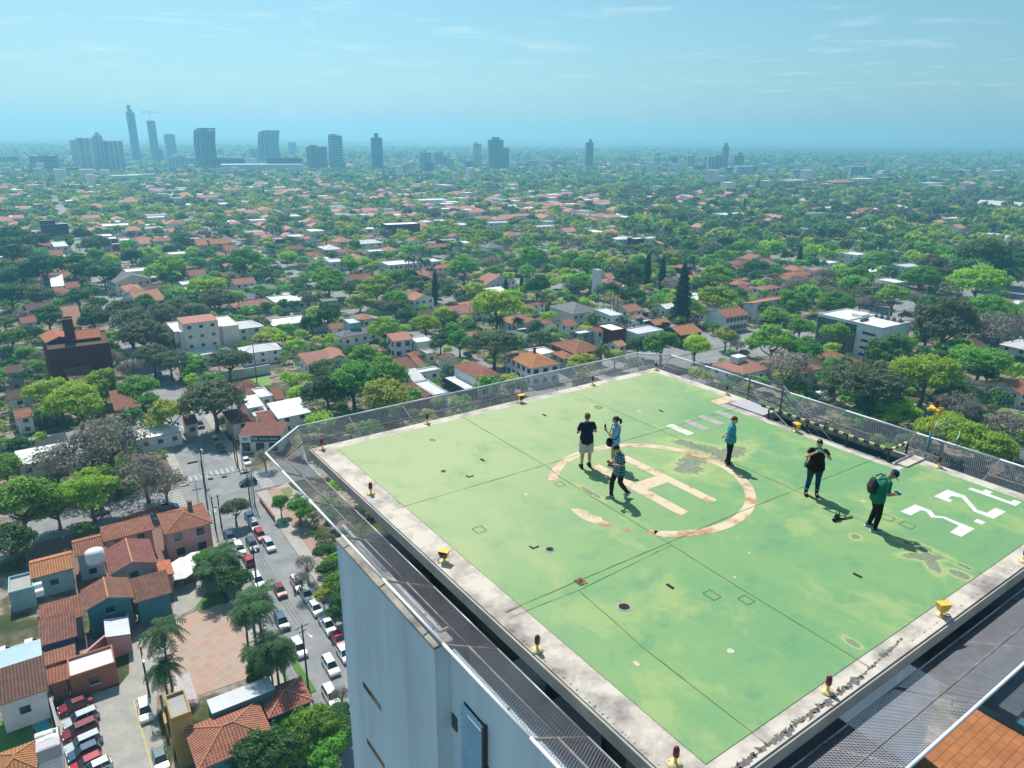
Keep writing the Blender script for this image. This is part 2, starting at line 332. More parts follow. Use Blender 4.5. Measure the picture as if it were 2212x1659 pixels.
fig([[(11.46,13.16),(12.24,13.18),(12.24,13.62),(12.04,13.84),(12.19,14.02),(12.19,14.82),(11.42,14.82),(11.42,14.53),(11.99,14.5),(12.06,14.05),(11.83,13.83),(12.09,13.56),(12.01,13.45),(11.46,13.45)]])
fig([[(12.58,14.61),(12.83,14.61),(12.82,14.83),(12.58,14.83)]])
fig([[(13.2,13.24),(14.0,13.25),(14.02,13.75),(13.38,14.36),(13.42,14.6),(13.95,14.6),(13.95,14.88),(13.2,14.87),(13.2,14.36),(13.8,13.75),(13.66,13.52),(13.42,13.55),(13.42,13.68),(13.2,13.68)]])
fig([[(14.55,13.59),(14.74,13.59),(14.76,13.9),(14.98,13.9),(14.98,14.11),(14.74,14.11),(14.74,14.68),(14.96,14.69),(14.96,14.89),(14.55,14.89)]])
# joints
def line(pts,w,name='expansion_joint'):
    mb=MB(); r=random.Random(int(pts[0][0]*91+pts[0][1]*17)); fine=[]
    for i in range(len(pts)-1):
        n=max(2,int(math.dist(pts[i],pts[i+1])/.25))
        for k in range(n): t=k/n; fine.append((pts[i][0]*(1-t)+pts[i+1][0]*t,pts[i][1]*(1-t)+pts[i+1][1]*t))
    fine.append(pts[-1]); d=Vector((pts[-1][0]-pts[0][0],pts[-1][1]-pts[0][1])).normalized(); nx,ny=-d.y,d.x
    ws=[w*r.uniform(.35,1.3) for _ in fine]; off=[r.uniform(-.006,.006) for _ in fine]
    for i in range(len(fine)-1):
        a,b_=fine[i],fine[i+1]
        q=[(a[0]+nx*(off[i]-ws[i]/2),a[1]+ny*(off[i]-ws[i]/2)),(b_[0]+nx*(off[i+1]-ws[i+1]/2),b_[1]+ny*(off[i+1]-ws[i+1]/2)),(b_[0]+nx*(off[i+1]+ws[i+1]/2),b_[1]+ny*(off[i+1]+ws[i+1]/2)),(a[0]+nx*(off[i]+ws[i]/2),a[1]+ny*(off[i]+ws[i]/2))]
        f=[lp(u,v,DZ+.008) for u,v in q]
        if (f[1]-f[0]).cross(f[2]-f[1]).z<0: f=f[::-1]
        mb.face(f)
    mb.build(name,[M['joint']],tower)
line([(5.02,-.1),(4.98,5.2),(4.85,5.9),(4.74,10.57),(4.64,12.8),(4.57,16.2)],.022)
line([(10.27,0),(10.26,5.05),(10.12,10.7),(10.0,13.9),(10.0,16.2)],.016)
line([(-.4,4.94),(5,5.02),(8.34,5.01),(14.4,5.12)],.018)
line([(-.4,10.58),(4.74,10.6),(7.5,10.58),(14.6,10.8)],.022)
line([(-.5,10.8),(1.5,10.88),(4.7,10.72)],.014); line([(1.46,10.88),(1.25,13.2),(1.22,16.3)],.02)
# holes, hatches and slots
def hole(u,v,ru,rv,name,m_,n=14,irr=.12,z=DZ+.012):
    r=random.Random(int(u*100)); mb=MB(); mb.face([lp(u+ru*math.cos(a)*r.uniform(1-irr,1+irr),v+rv*math.sin(a)*r.uniform(1-irr,1+irr),z) for a in [2*math.pi*k/n for k in range(n)]][::-1])
    o=mb.build(name,[m_],tower)
    if o.data.polygons[0].normal.z<0: o.data.flip_normals()
M['hole']=mat('open_hole',(.012,.015,.012)); M['rustpatch']=mat('rusty_plate',(.28,.15,.08),c2=(.07,.05,.04),scale=7,thr=(.4,.6))
for u,v,r in ((1.89,11.95,.125),(2.0,9.1,.10),(2.07,3.58,.07)):
    hole(u,v,r*1.35,r*1.35,'rusty_ring',M['palepaint'],z=DZ+.0085); hole(u,v,r,r,'drain_hole',M['hole'])
def rect(u0,u1,v0,v1,name,m_,z=DZ+.012): sheet([(u0,v0),(u1,v0),(u1,v1),(u0,v1)],name,m_,z)
rect(1.60,1.83,10.52,10.78,'rusty_cover',M['rustpatch']); rect(1.70,1.78,10.6,10.66,'cover_slot',M['hole'],DZ+.016)
for u,v in ((11.71,3.67),(7.69,1.5),(3.33,11.99),(7.42,14.25),(3.54,3.57)): rect(u-.04,u+.04,v-.11,v+.11,'fixing_slot',M['hole'])
for u,v in ((1.76,8.78),(2.59,4.34)):
    rect(u-.12,u+.1,v+.02,v+.07,'broken_edge',M['hole']); rect(u-.12,u-.07,v-.1,v+.017,'broken_edge',M['hole'])
def frame_line(u0,u1,v0,v1,w=.014):
    mb=MB()
    for a,b_,c,d in ((u0,u1,v0,v0+w),(u0,u1,v1-w,v1),(u0,u0+w,v0+w,v1-w),(u1-w,u1,v0+w,v1-w)): mb.face([lp(a,c,DZ+.012),lp(a,d,DZ+.012),lp(b_,d,DZ+.012),lp(b_,c,DZ+.012)])
    mb.build('hatch_outline',[M['joint']],tower)
for p in ((10.65,10.95,12.95,13.3),(10.7,11.0,13.5,13.85),(10.9,11.15,5.2,5.4),(4.4,4.66,6.2,6.5),(.9,1.2,7.1,7.4),(3.75,4.0,12.6,12.95),(4.25,4.5,13.2,13.5),(12.9,13.1,8.9,9.2)): frame_line(*p)
# concrete apron and grey plate at the stair head
sheet([(14.12,3.97),(15.1,3.97),(15.1,4.5),(14.12,4.5)],'pale_apron',M['peach'],DZ+.004)
mb=MB(); lbox(mb,14.56,15.5,4.62,6.22,69.972,70.03); mb.build('floor_plate',[M['greyplate']],tower)
# stair pit: teal lined well with steps
mb=MB()
lbox(mb,14.44,14.50,6.25,11.25,67.5,DZ-.015); lbox(mb,15.50,15.56,6.25,11.25,67.5,DZ-.2); lbox(mb,14.5,15.5,11.25,11.31,67.5,DZ-.015); lbox(mb,14.5,15.5,6.19,6.25,67.5,69.7); lbox(mb,14.5,15.5,6.25,11.25,67.4,67.5)
mb.build('stair_well',[M['teal']],tower)
mb=MB()
for i in range(12):
    v=6.45+i*.34; lbox(mb,14.56,15.44,v,v+.26,69.72-i*.19-.04,69.72-i*.19)
mb.build('stair',[M['darksteel']],tower)
lb=MB(); lbox(lb,14.5,15.62,11.35,11.75,DZ-.004,DZ+.05); lb.build('step_slab',[M['concrete']],tower)
# barrier with black and yellow stripes round the well
def tubes(name,segs,r,m_,parent,n=8):
    mb=MB()
    for s_ in segs: mb.tube(s_,r,n)
    return mb.build(name,[m_],parent,smooth=True)
bar=empty('striped_barrier',pad(14.5,6.5,70),TH,'low black rail with yellow stripes along the open stairwell','barrier')
def bl(u,v,z): return Vector((u-14.5,-(v-6.5),z-70))
mb=MB(); mb.box(tuple(bl(14.48,8.65,70.42)),(.05,5.0,.07)); mb.box(tuple(bl(15.06,11.15,70.42)),(1.1,.05,.07)); mb.build('rail',[M['darksteel']],bar)
M['band']=mat('yellow_band_paint',(.72,.68,.30),var=.1)
for i in range(13): mb=MB(); mb.box(tuple(bl(14.48,6.45+i*.37,70.42)),(.056,.17,.076)); mb.build('yellow_band',[M['band']],bar)
for i in range(3): mb=MB(); mb.box(tuple(bl(14.68+i*.37,11.15,70.42)),(.18,.056,.076)); mb.build('yellow_band',[M['band']],bar)
for u,v in ((14.48,6.5),(14.48,8.13),(14.48,9.65),(14.5,11.12),(15.6,11.15)):
    mb=MB(); mb.box(tuple(bl(u,v,70.2)),(.05,.05,.40)); mb.build('post',[M['darksteel']],bar)
# stair handrail: level guard at the head, then rails running down into the well
hr=empty('stair_handrail',pad(15.45,4.7,70),TH,'grey steel handrail sloping from the deck down into the stairwell','handrail')
def hl(u,v,z): return Vector((u-15.45,-(v-4.7),z-70))
for u,v in ((15.56,4.72),(15.5,6.3)): tubes('post',[[hl(u,v,69.9),hl(u,v,71.05)]],.035,M['railgrey'],hr)
tubes('post',[[hl(15.5,8.2,69.9),hl(15.5,8.2,70.3)]],.03,M['railgrey'],hr)
for k,z in enumerate((71.05,70.78,70.5,70.25)):
    tubes('rail',[[hl(15.56,4.72,z),hl(15.5,6.3,z)]],.03 if k==0 else .018,M['railgrey'],hr)
    tubes('sloping_rail',[[hl(15.5,6.3,z),hl(15.2,10.6,z-2.6)]],.03 if k==0 else .018,M['railgrey'],hr)
    if k%2==0: tubes('sloping_rail',[[hl(14.62,6.6,z-.75),hl(14.62,10.4,z-2.9)]],.024,M['railgrey'],hr)
tubes('kick_rail',[[hl(15.6,4.6,70.03),hl(15.55,8.8,70.03)]],.03,M['railgrey'],hr)
# ---- body of the tower under the deck
mb=MB()
lbox(mb,-1.1,17.0,3.4,9.25,0,66.3); lbox(mb,-.85,17.0,9.25,13.2,0,66.3); lbox(mb,-.85,3.9,13.2,19.5,0,66.3); lbox(mb,3.9,26,13.2,30,0,57.9)
body=mb.build('body',[M['wallwhite']],tower)
mb=MB()
lbox(mb,-1.1-.4,-1.1-.003,3.4,9.25,0,68.62)     # proud gable wall with the slit windows
lbox(mb,-1.1,-.95,9.253,19.5,66.3,68.4); lbox(mb,-1.1-.003,2.2,3.4,3.6,66.303,68.4)
lbox(mb,-1.1,-1.02,9.253,10.9,62,66.295)
wall=mb.build('gable_wall',[M['wallwhite']],tower)
mb=MB(); lbox(mb,-1.02,-.853,10.95,19.5,0,68.35); mb.build('side_wall',[M['wallwarm']],tower)
mb=MB(); lbox(mb,-1.53,-1.0,3.38,9.28,68.622,68.70); mb.build('coping',[M['concrete']],tower)
for z in (64.27,62.1,59.9,57.7,55.5):
    mb=MB(); lbox(mb,-1.512,-1.42,4.7,5.92,z,z+.19); mb.build('slit_window',[M['glassdark']],tower)
for v,z in ((9.3,66.2),(7.8,63.7)):
    mb=MB(); lbox(mb,-1.13,-1.04,9.33,9.56,z,z+.42); mb.build('small_window',[M['glassdark']],tower)
mb=MB()
for k in range(34): mb.box((-1.17,-10.35,67.3-k*.2),(.12,.92,.05),0,0,Matrix.Rotation(-.7,3,'Y'))
mb.build('louvre',[mat('pale_blue_louvre',(.50,.66,.72),rough=.4,var=.1,scale=2)],tower)
mb=MB(); lbox(mb,-1.22,-1.03,10.83,10.9,50,67.45); lbox(mb,-1.105,-1.103,9.9,10.83,50,67.4); mb.build('louvre_frame',[M['darksteel']],tower)
# deck support: core and girders, kept dark by their own shade
mb=MB(); lbox(mb,1.2,14.3,1.2,13.0,60,69.66); mb.build('core',[M['concrete_grey']],tower)
mb=MB()
for v in (1.6,4.3,7.6,10.9,14.2): lbox(mb,.3,14.4,v,v+.25,69.1,69.655)
for u in (.3,14.6): lbox(mb,u,u+.2,.4,15.3,69.05,69.653)
mb.build('girder',[M['concrete_grey']],tower)
# roof terraces round the core seen through the safety netting
mb=MB(); lbox(mb,-.94,1.2,3.62,14.79,66.303,66.36); mb.build('terrace_floor',[M['deckdark']],tower)
mb=MB(); lbox(mb,-.84,4.7,14.8,18.0,68.1,68.3); lbox(mb,7.9,17.2,14.8,17.9,68.1,68.3); mb.build('upper_roof',[M['deckdark']],tower)
mb=MB(); lbox(mb,-.9,-.5,9.9,14.79,68.0,68.25); mb.build('ledge',[M['concrete_grey']],tower)
for (a,b_,c,d,z,h,mm) in ((.0,.8,4.2,4.9,66.36,.9,'concrete_grey'),(-.1,.9,6.2,7.0,66.36,.6,'greyplate'),(.1,.7,8.2,9.6,66.36,.8,'white'),(-.2,.7,9.9,10.7,66.36,1.5,'white'),(0,.8,11.2,12.6,66.36,1.2,'greyplate')):
    mb=MB(); lbox(mb,a,b_,c,d,z,z+h); lbox(mb,a+.1,b_-.1,c+.1,d-.1,z+h+.002,z+h+.05); mb.build('roof_unit',[M[mm]],tower)
orm=mat('orange_terrace_tiles',(.46,.19,.075),c2=(.33,.13,.055),scale=1.2); nt=orm.node_tree; L_k=nt.links.new; b_k=nt.nodes['Principled BSDF']; bt=P(nt,'ShaderNodeTexBrick')
for k_,v_ in (('Scale',1),('Brick Width',.62),('Row Height',.31),('Mortar Size',.02),('Color1',(1,1,1,1)),('Color2',(.84,.82,.8,1)),('Mortar',(.62,.5,.45,1))): bt.inputs[k_].default_value=v_
tc=P(nt,'ShaderNodeTexCoord'); L_k(tc.outputs['Object'],bt.inputs['Vector']); src=b_k.inputs['Base Color'].links[0].from_socket; mx=P(nt,'ShaderNodeMix'); mx.data_type='RGBA'; mx.blend_type='MULTIPLY'; mx.inputs[0].default_value=.9; L_k(src,mx.inputs[6]); L_k(bt.outputs[0],mx.inputs[7]); L_k(mx.outputs[2],b_k.inputs['Base Color'])
mb=MB(); lbox(mb,16.2,21.2,13.3,29.8,57.903,58.0); mb.build('orange_terrace_floor',[orm],tower)
mb=MB(); lbox(mb,21.22,21.7,13.3,29.8,57.903,58.4); mb.build('teal_gutter',[M['teal']],tower)
mb=MB(); [lbox(mb,22,25.4,13.5+k*.3,13.65+k*.3,59.0,59.06) for k in range(24)]; lbox(mb,21.9,25.8,13.3,29.8,57.903,58.99); mb.build('slatted_balcony',[orm],tower)
tubes('white_pipe',[[(-.97,-3.3,69),(-1.22,-3.3,69),(-1.25,-6.2,69)],[(-1.27,-6.6,69),(-1.31,-9.2,69),(-1.06,-9.2,69)]],.05,M['railwhite'],tower)
mb=MB(); lbox(mb,3.91,16.1,13.21,29,57.903,58.0); mb.build('lower_terrace',[mat('pink_tile_terrace',(.40,.22,.17),c2=(.30,.15,.12),scale=1)],tower)
mb=MB()
for k in range(5): lbox(mb,8,13,13.6+k*.8,13.68+k*.8,60.6,60.7)
for k in range(6): lbox(mb,8.2+k*.9,8.26+k*.9,13.3,17.5,60.8,60.9)
mb.build('pergola',[M['steel']],tower)
mb=MB(); mb.lathe([(.5,0),(.55,.1),(.2,.5)],(14.6,-15.4,58.01),14); mb.build('blue_tub',[mat('turquoise_plastic',(.05,.45,.55))],tower)
# ================================================================ SAFETY NETTING
def net(side,label,wf=1.0):
    """side: list of stations along the edge (inner point, outer point) in u,v"""
    o=pad(*side[0][0],70); root=empty('safety_net',o,TH,label,'safety net','safety nets round the landing deck')
    u0,v0=side[0][0]
    loc=lambda u,v,z: Vector((u-u0,-(v-v0),z-70))
    ZI,ZO=69.42,70.15
    seg=[]
    for i in range(len(side)-1):
        (a,b),(c,d)=side[i],side[i+1]
        A=loc(*a,ZI);B=loc(*b,ZO);C=loc(*c,ZI);D=loc(*d,ZO)
        # wire mesh of one bay: two families of crossing wires between inner and outer rail
        mb=MB(); inner=C-A; outer=D-B
        L_=max(inner.length,outer.length); Wd=((B-A).length+(D-C).length)/2
        nrm=(C-A if inner.length>.05 else D-B).cross(B-A).normalized()*.0025
        def pt(s,t): 
            p0=A+inner*s; p1=B+outer*s; return p0+(p1-p0)*t
        step=.066/L_; lean=Wd*.62/L_
        for sg in(1,-1):
            s=-lean
            while s<1+lean:
                s0,s1=(s,s+lean) if sg==1 else (s+lean,s)
                t0,t1=0,1
                # clip to 0..1
                def clip(s0,t0,s1,t1):
                    if s0==s1: return s0,t0,s1,t1
                    if s0<0: t0+= (t1-t0)*(0-s0)/(s1-s0); s0=0
                    if s0>1: t0+= (t1-t0)*(1-s0)/(s1-s0); s0=1
                    return s0,t0,s1,t1
                if max(s0,s1)>0.001 and min(s0,s1)<.999:
                    s0,t0,s1,t1=clip(s0,t0,s1,t1); s1,t1,s0,t0=clip(s1,t1,s0,t0)
                    p=pt(s0,t0);q=pt(s1,t1)
                    if (q-p).length>.03:
                        w_=(q-p).cross(nrm).normalized()*.0050*wf
                        mb.add([p-w_,q-w_,p+nrm*1.5,q+nrm*1.5,p+w_,q+w_],[(0,1,3,2),(2,3,5,4)])
                s+=step
        mb.build('wire_mesh',[M['wire']],root)
        tubes('rail',[[B,D]],.034,M['railwhite'],root,8)
        m0=A.lerp(B,.55);m1=C.lerp(D,.55); tubes('middle_rail',[[m0,m1]],.022,M['rust'],root,6)
        tubes('inner_rail',[[A,C]],.022,M['steel'],root,6)
        tubes('bracket',[[A+Vector((0,0,-.03)),B+Vector((0,0,-.03))]],.03,M['rust'],root,6)
        if i==len(side)-2: tubes('bracket',[[C+Vector((0,0,-.03)),D+Vector((0,0,-.03))]],.03,M['rust'],root,6)
    return root
u_i0,v_i0,u_i1,v_i1=-.84,-.55,15.74,16.5
uo0,vo0,uo1,vo1=-2.18,-2.25,17.35,17.98
lin=lambda a,b,n:[a+(b-a)*k/n for k in range(n+1)]
# near left side, with the chamfered corner bay
st=[((u_i0,v_i0),(-.5,vo0)),((u_i0,v_i0+.02),(uo0,-.6))]+[((u_i0,v),(uo0,v)) for v in (1.05,3.35,5.7,8.1,10.9,13.9,16.6)]
net(st,'grey wire safety net along the street side edge of the deck, above the white wall',1.15)
st=[((u,v_i0),(max(u,-.5),vo0)) for u in (u_i0,1.4,3.6,5.9,8.2,10.5,12.8)]+[((u_i1,v_i0),(16.2,vo0)),((u_i1+.02,v_i0),(uo1,-1.1))]
net(st,'grey wire safety net along the far edge of the deck, before the red roofs')
st=[((u_i1,v_i0+.05),(uo1,-1.1))]+[((u_i1,v),(uo1,v)) for v in (1.0,3.2,5.4,7.9,10.6,13.3,16.0)]+[((u_i1,v_i1),(uo1,vo1))]
net(st,'grey wire safety net behind the stairwell and the painted figures')
st=[((u,v_i1),(u,vo1)) for u in (-1.6,0,2.6,5.2,7.8,10.4,13.0,15.7)]
net(st,'grey wire safety net at the nearest deck edge, over the dark roof',1.45)
# ================================================================ LAMPS ON THE RIM
mbase=MB(); mbase.lathe([(.15,0),(.15,.012),(.05,.03),(.035,.06),(.03,.16),(.05,.17),(.05,.2)],n=18)
base_me=mbase.mesh('lamp_base',[mat('cream_yellow_paint',(.78,.62,.28),rough=.45,var=.2,scale=9)],True)
mb=MB(); mb.lathe([(.062,.2),(.07,.23),(.066,.36),(.05,.41),(.02,.435)],n=18); lens_me=mb.mesh('lens',[M['redglass']],True)
mb=MB(); 
for k in range(4): mb.lathe([(.014,0),(.014,.022)],(.12*math.cos(k*1.57+.7),.12*math.sin(k*1.57+.7),.012),6)
bolt_me=mb.mesh('bolts',[M['rust']])
def beacon(u,v,label,z=70.0,s=1.0):
    r=empty('obstruction_lamp',pad(u,v,z),rnd.uniform(0,6),label,'lamp','small red lamps round the deck'); r.scale=(s*.86,)*3
    for n_,me in (('base',base_me),('lens',lens_me),('bolts',bolt_me)):
        o=bpy.data.objects.new(n_,me); col.objects.link(o); o.parent=r
    return r
beacon(-.42,-.2,'red lamp on a cream foot at the left corner of the green deck')
beacon(-.46,3.7,'red lamp on the left rim, second from the deck corner above the crossroads')
beacon(-.6,12.0,'red lamp on the left rim, nearer the camera than the yellow floodlight')
beacon(-.42,15.62,'red lamp cut by the bottom edge, at the nearest deck corner')
beacon(3.25,16.1,'red lamp on a round cream base, on the blotched rim at the bottom right')
beacon(11.5,16.28,'red lamp cut by the right edge of the picture, on the near rim',s=1.05)
beacon(3.62,-.26,'red lamp on the far rim between the corner and the yellow floodlight')
beacon(11.6,-.2,'red lamp on the far rim above the woman with the ponytail')
beacon(15.4,-.2,'red lamp at the farthest corner of the green deck')
beacon(15.4,3.8,'red lamp by the stair head, beside the pale apron')
beacon(15.42,12.3,'red lamp on the right rim between the stairwell and the painted figures')
def flood(u,v,rot,label):
    r=empty('floodlight',pad(u,v,70),rot,label,'floodlight','yellow floodlights round the deck'); r.scale=(.78,)*3
    mb=MB(); mb.lathe([(.15,0),(.15,.012),(.05,.025),(.04,.05),(.04,.17)],n=16); mb.build('foot',[base_me.materials[0]],r,True)
    # box housing, wider at the top, open on one flank
    b0,b1=[(-.11,-.08,.16),(.11,-.08,.16),(.11,.08,.16),(-.11,.08,.16)],[(-.17,-.13,.42),(.17,-.13,.42),(.17,.13,.40),(-.17,.13,.40)]
    mb=MB(); mb.add(b0+b1,[(3,2,1,0),(4,5,6,7),(0,1,5,4),(1,2,6,5),(3,0,4,7)]); mb.build('housing',[M['yellow']],r)
    mb=MB(); mb.add([(-.10,.065,.17),(.10,.065,.17),(.15,.105,.39),(-.15,.105,.39)],[(0,1,2,3)]); mb.box((0,.03,.28),(.17,.06,.12)); mb.build('lens',[M['glassdark']],r)
    mb=MB(); mb.tube([(.0,-.1,.05),(.2,-.14,.03),(.24,0,.01),(.1,.16,.01)],.012,6); mb.build('cable',[M['black']],r)
    return r
flood(-.5,8.05,TH+2.2,'yellow box floodlight on the left rim')
flood(7.8,-.15,TH+3.0,'yellow box floodlight on the far rim')
flood(14.24,7.86,TH+1.2,'yellow box floodlight beside the striped stair barrier')
flood(7.5,16.18,TH-.5,'large looking yellow floodlight on the near rim at the lower right')
# wind indicator post outside the right edge
wp=empty('wind_cone_post',pad(16.75,11.3,69.9),0,'teal and yellow mast with red lamp and bare wind cone hoop','mast')
mb=MB(); mb.tube([(0,0,-.6),(0,0,.7)],.04,10); mb.build('mast',[mat('teal_mast',(.10,.28,.32),rough=.5)],wp,True)
mb=MB(); mb.tube([(0,0,.7),(0,0,1.55)],.03,10); mb.lathe([(.03,1.45),(.16,1.5),(.17,1.53),(.05,1.6)],n=12); 
for a in range(4): mb.tube([(0,0,1.52),(.26*math.cos(a*1.57),.26*math.sin(a*1.57),1.50)],[.05,.07],8)
mb.build('lamp_head',[M['yellow']],wp,True)
mb=MB(); mb.lathe([(.06,1.6),(.07,1.65),(.05,1.8),(.02,1.83)],n=12); mb.build('lens',[M['redglass']],wp,True)
mb=MB(); ring=[(.55+.42*math.cos(a),.25*math.sin(a),.72+.3*math.sin(a)) for a in [k*math.pi/10 for k in range(21)]]; mb.tube(ring,.014,6); mb.tube([(0,0,.55),(.35,.1,.5),(.75,.2,1.0),(.4,0,1.02),(.1,0,.9)],.013,6); mb.tube([(0,0,.9),(.3,-.2,.6)],.013,6); mb.build('hoop',[M['steel']],wp,True)
# camera on a hand gimbal lying on the deck
gw=at(*V['D']((2900+790*.5118)/1.8228,(1550+965*.5118)/1.8228),70.0)
gb=empty('camera_gimbal',(gw.x,gw.y,70.0),.4,'black camera on a hand gimbal lying on the green deck','camera gimbal')
mb=MB(); mb.box((-.10,0,.08),(.15,.10,.12),.3); mb.box((-.09,.0,.155),(.06,.06,.04),.3); mb.build('camera_body',[M['black']],gb)
mb=MB(); mb.tube([(-.15,-.02,.07),(-.27,-.05,.05)],[.045,.05],14); mb.build('camera_lens',[M['black']],gb,True)
mb=MB(); mb.tube([(-.02,.0,.1),(.03,.06,.2),(-.02,.10,.24)],.02,8); mb.tube([(-.02,.02,.03),(.08,-.06,.03),(.17,-.06,.035)],.026,8); mb.tube([(-.09,.06,.17),(.02,.12,.23)],.015,8); mb.build('gimbal_arm',[mat('grey_metal_arm',(.12,.12,.125),rough=.35,metal=.6)],gb,True)
mb=MB(); mb.tube([(.17,-.06,.035),(.40,-.085,.03)],[.022,.02],10); mb.build('handle',[M['black']],gb,True)
# ================================================================ PEOPLE
def fuse(mb,name,mats,parent,voxel=.011,smooth=3):
    me=mb.mesh('tmp',mats); o=bpy.data.objects.new('tmp',me); col.objects.link(o)
    md=o.modifiers.new('r','REMESH'); md.mode='VOXEL'; md.voxel_size=voxel
    ms=o.modifiers.new('s','SMOOTH'); ms.iterations=smooth; ms.factor=.5
    dg=bpy.context.evaluated_depsgraph_get(); ne=bpy.data.meshes.new_from_object(o.evaluated_get(dg))
    bpy.data.objects.remove(o); ne.name=name; ne.materials.clear()
    for m_ in (mats if isinstance(mats,list) else [mats]): ne.materials.append(m_)
    ne.polygons.foreach_set('use_smooth',[True]*len(ne.polygons)); ne.polygons.foreach_set('material_index',[0]*len(ne.polygons))
    r=bpy.data.objects.new(name,ne); col.objects.link(r); r.parent=parent; return r
def loft(mb,pts,rad,side=Vector((1,0,0)),n=14):
    """closed tube with elliptical rings; rad=(half width along side, half depth)"""
    pts=[Vector(p) for p in pts]
    # round both ends
    vs=[];m_=len(pts)
    def ringat(p,t,rx,ry):
        x=(side-t*side.dot(t))
        if x.length<.1: x=Vector((0,1,0))-t*t.y
        x.normalize(); y=t.cross(x)
        return [p+x*math.cos(2*math.pi*k/n)*rx+y*math.sin(2*math.pi*k/n)*ry for k in range(n)]
    rings=[]
    for i,p in enumerate(pts):
        a=pts[max(i-1,0)];b=pts[min(i+1,m_-1)]; t=(b-a).normalized(); rx,ry=rad[i] if isinstance(rad[i],tuple) else (rad[i],rad[i])
        if i==0: rings.append(ringat(p-t*min(rx,ry)*.45,t,rx*.55,ry*.55))
        rings.append(ringat(p,t,rx,ry))
        if i==m_-1: rings.append(ringat(p+t*min(rx,ry)*.45,t,rx*.55,ry*.55))
    for r in rings: vs+=r
    q=len(rings)
    fs=[(i*n+k,i*n+(k+1)%n,(i+1)*n+(k+1)%n,(i+1)*n+k) for i in range(q-1) for k in range(n)]+[tuple(range(n-1,-1,-1)),tuple(range((q-1)*n,q*n))]
    mb.add(vs,fs)
def ball(mb,c,r,n=12,rot=None):
    c=Vector(c); vs=[];
    rx,ry,rz=r if isinstance(r,tuple) else (r,r,r)
    for i in range(1,n):
        th=math.pi*i/n
        for k in range(n*2):
            ph=math.pi*k/n; q=Vector((rx*math.sin(th)*math.cos(ph),ry*math.sin(th)*math.sin(ph),rz*math.cos(th)))
            vs.append(c+(rot@q if rot else q))
    fs=[(i*2*n+k,(i+1)*2*n+k,(i+1)*2*n+(k+1)%(2*n),i*2*n+(k+1)%(2*n)) for i in range(n-2) for k in range(2*n)]
    fs+=[tuple(range(2*n)),tuple(range((n-2)*2*n+2*n-1,(n-2)*2*n-1,-1))]
    mb.add(vs,fs)
def hand(mb,wr,dr,palm,s=1.0,curl=.9,sgn=1):
    """wrist point, direction of the fingers, palm normal; five fingers of their own lengths"""
    wr=Vector(wr);d=Vector(dr).normalized();pn=(Vector(palm)-d*Vector(palm).dot(d)).normalized();w_=d.cross(pn)*sgn
    loft(mb,[wr,wr+d*.045*s,wr+d*.088*s],[(.026*s,.018*s),(.040*s,.016*s),(.042*s,.014*s)],side=w_,n=10)
    for k,(off,L_) in enumerate(((-.031,.066),(-.011,.078),(.010,.073),(.030,.058))):
        b=wr+d*.088*s+w_*off*s; c1=curl*.5; c2=curl*1.25
        p1=b+(d*math.cos(c1*.6)+pn*math.sin(c1*.6))*L_*.42*s; p2=p1+(d*math.cos(c2*.8)+pn*math.sin(c2*.8))*L_*.33*s; p3=p2+(d*math.cos(c2*1.2)+pn*math.sin(c2*1.2))*L_*.25*s
        loft(mb,[b-d*.01,p1,p2,p3],[.0092*s,.009*s,.0082*s,.007*s],side=w_,n=8)
    t0=wr+d*.025*s-w_*.03*s; t1=t0+(d*.6-w_*.6+pn*.5).normalized()*.035*s; t2=t1+(d*.9+pn*.5-w_*.1).normalized()*.03*s
    loft(mb,[t0,t1,t2],[.013*s,.0105*s,.009*s],side=w_,n=8)
SK={'a':mat('sunlit_skin',(.56,.33,.23),rough=.55,var=.06),'b':mat('tanned_skin',(.46,.26,.17),rough=.55,var=.06)}
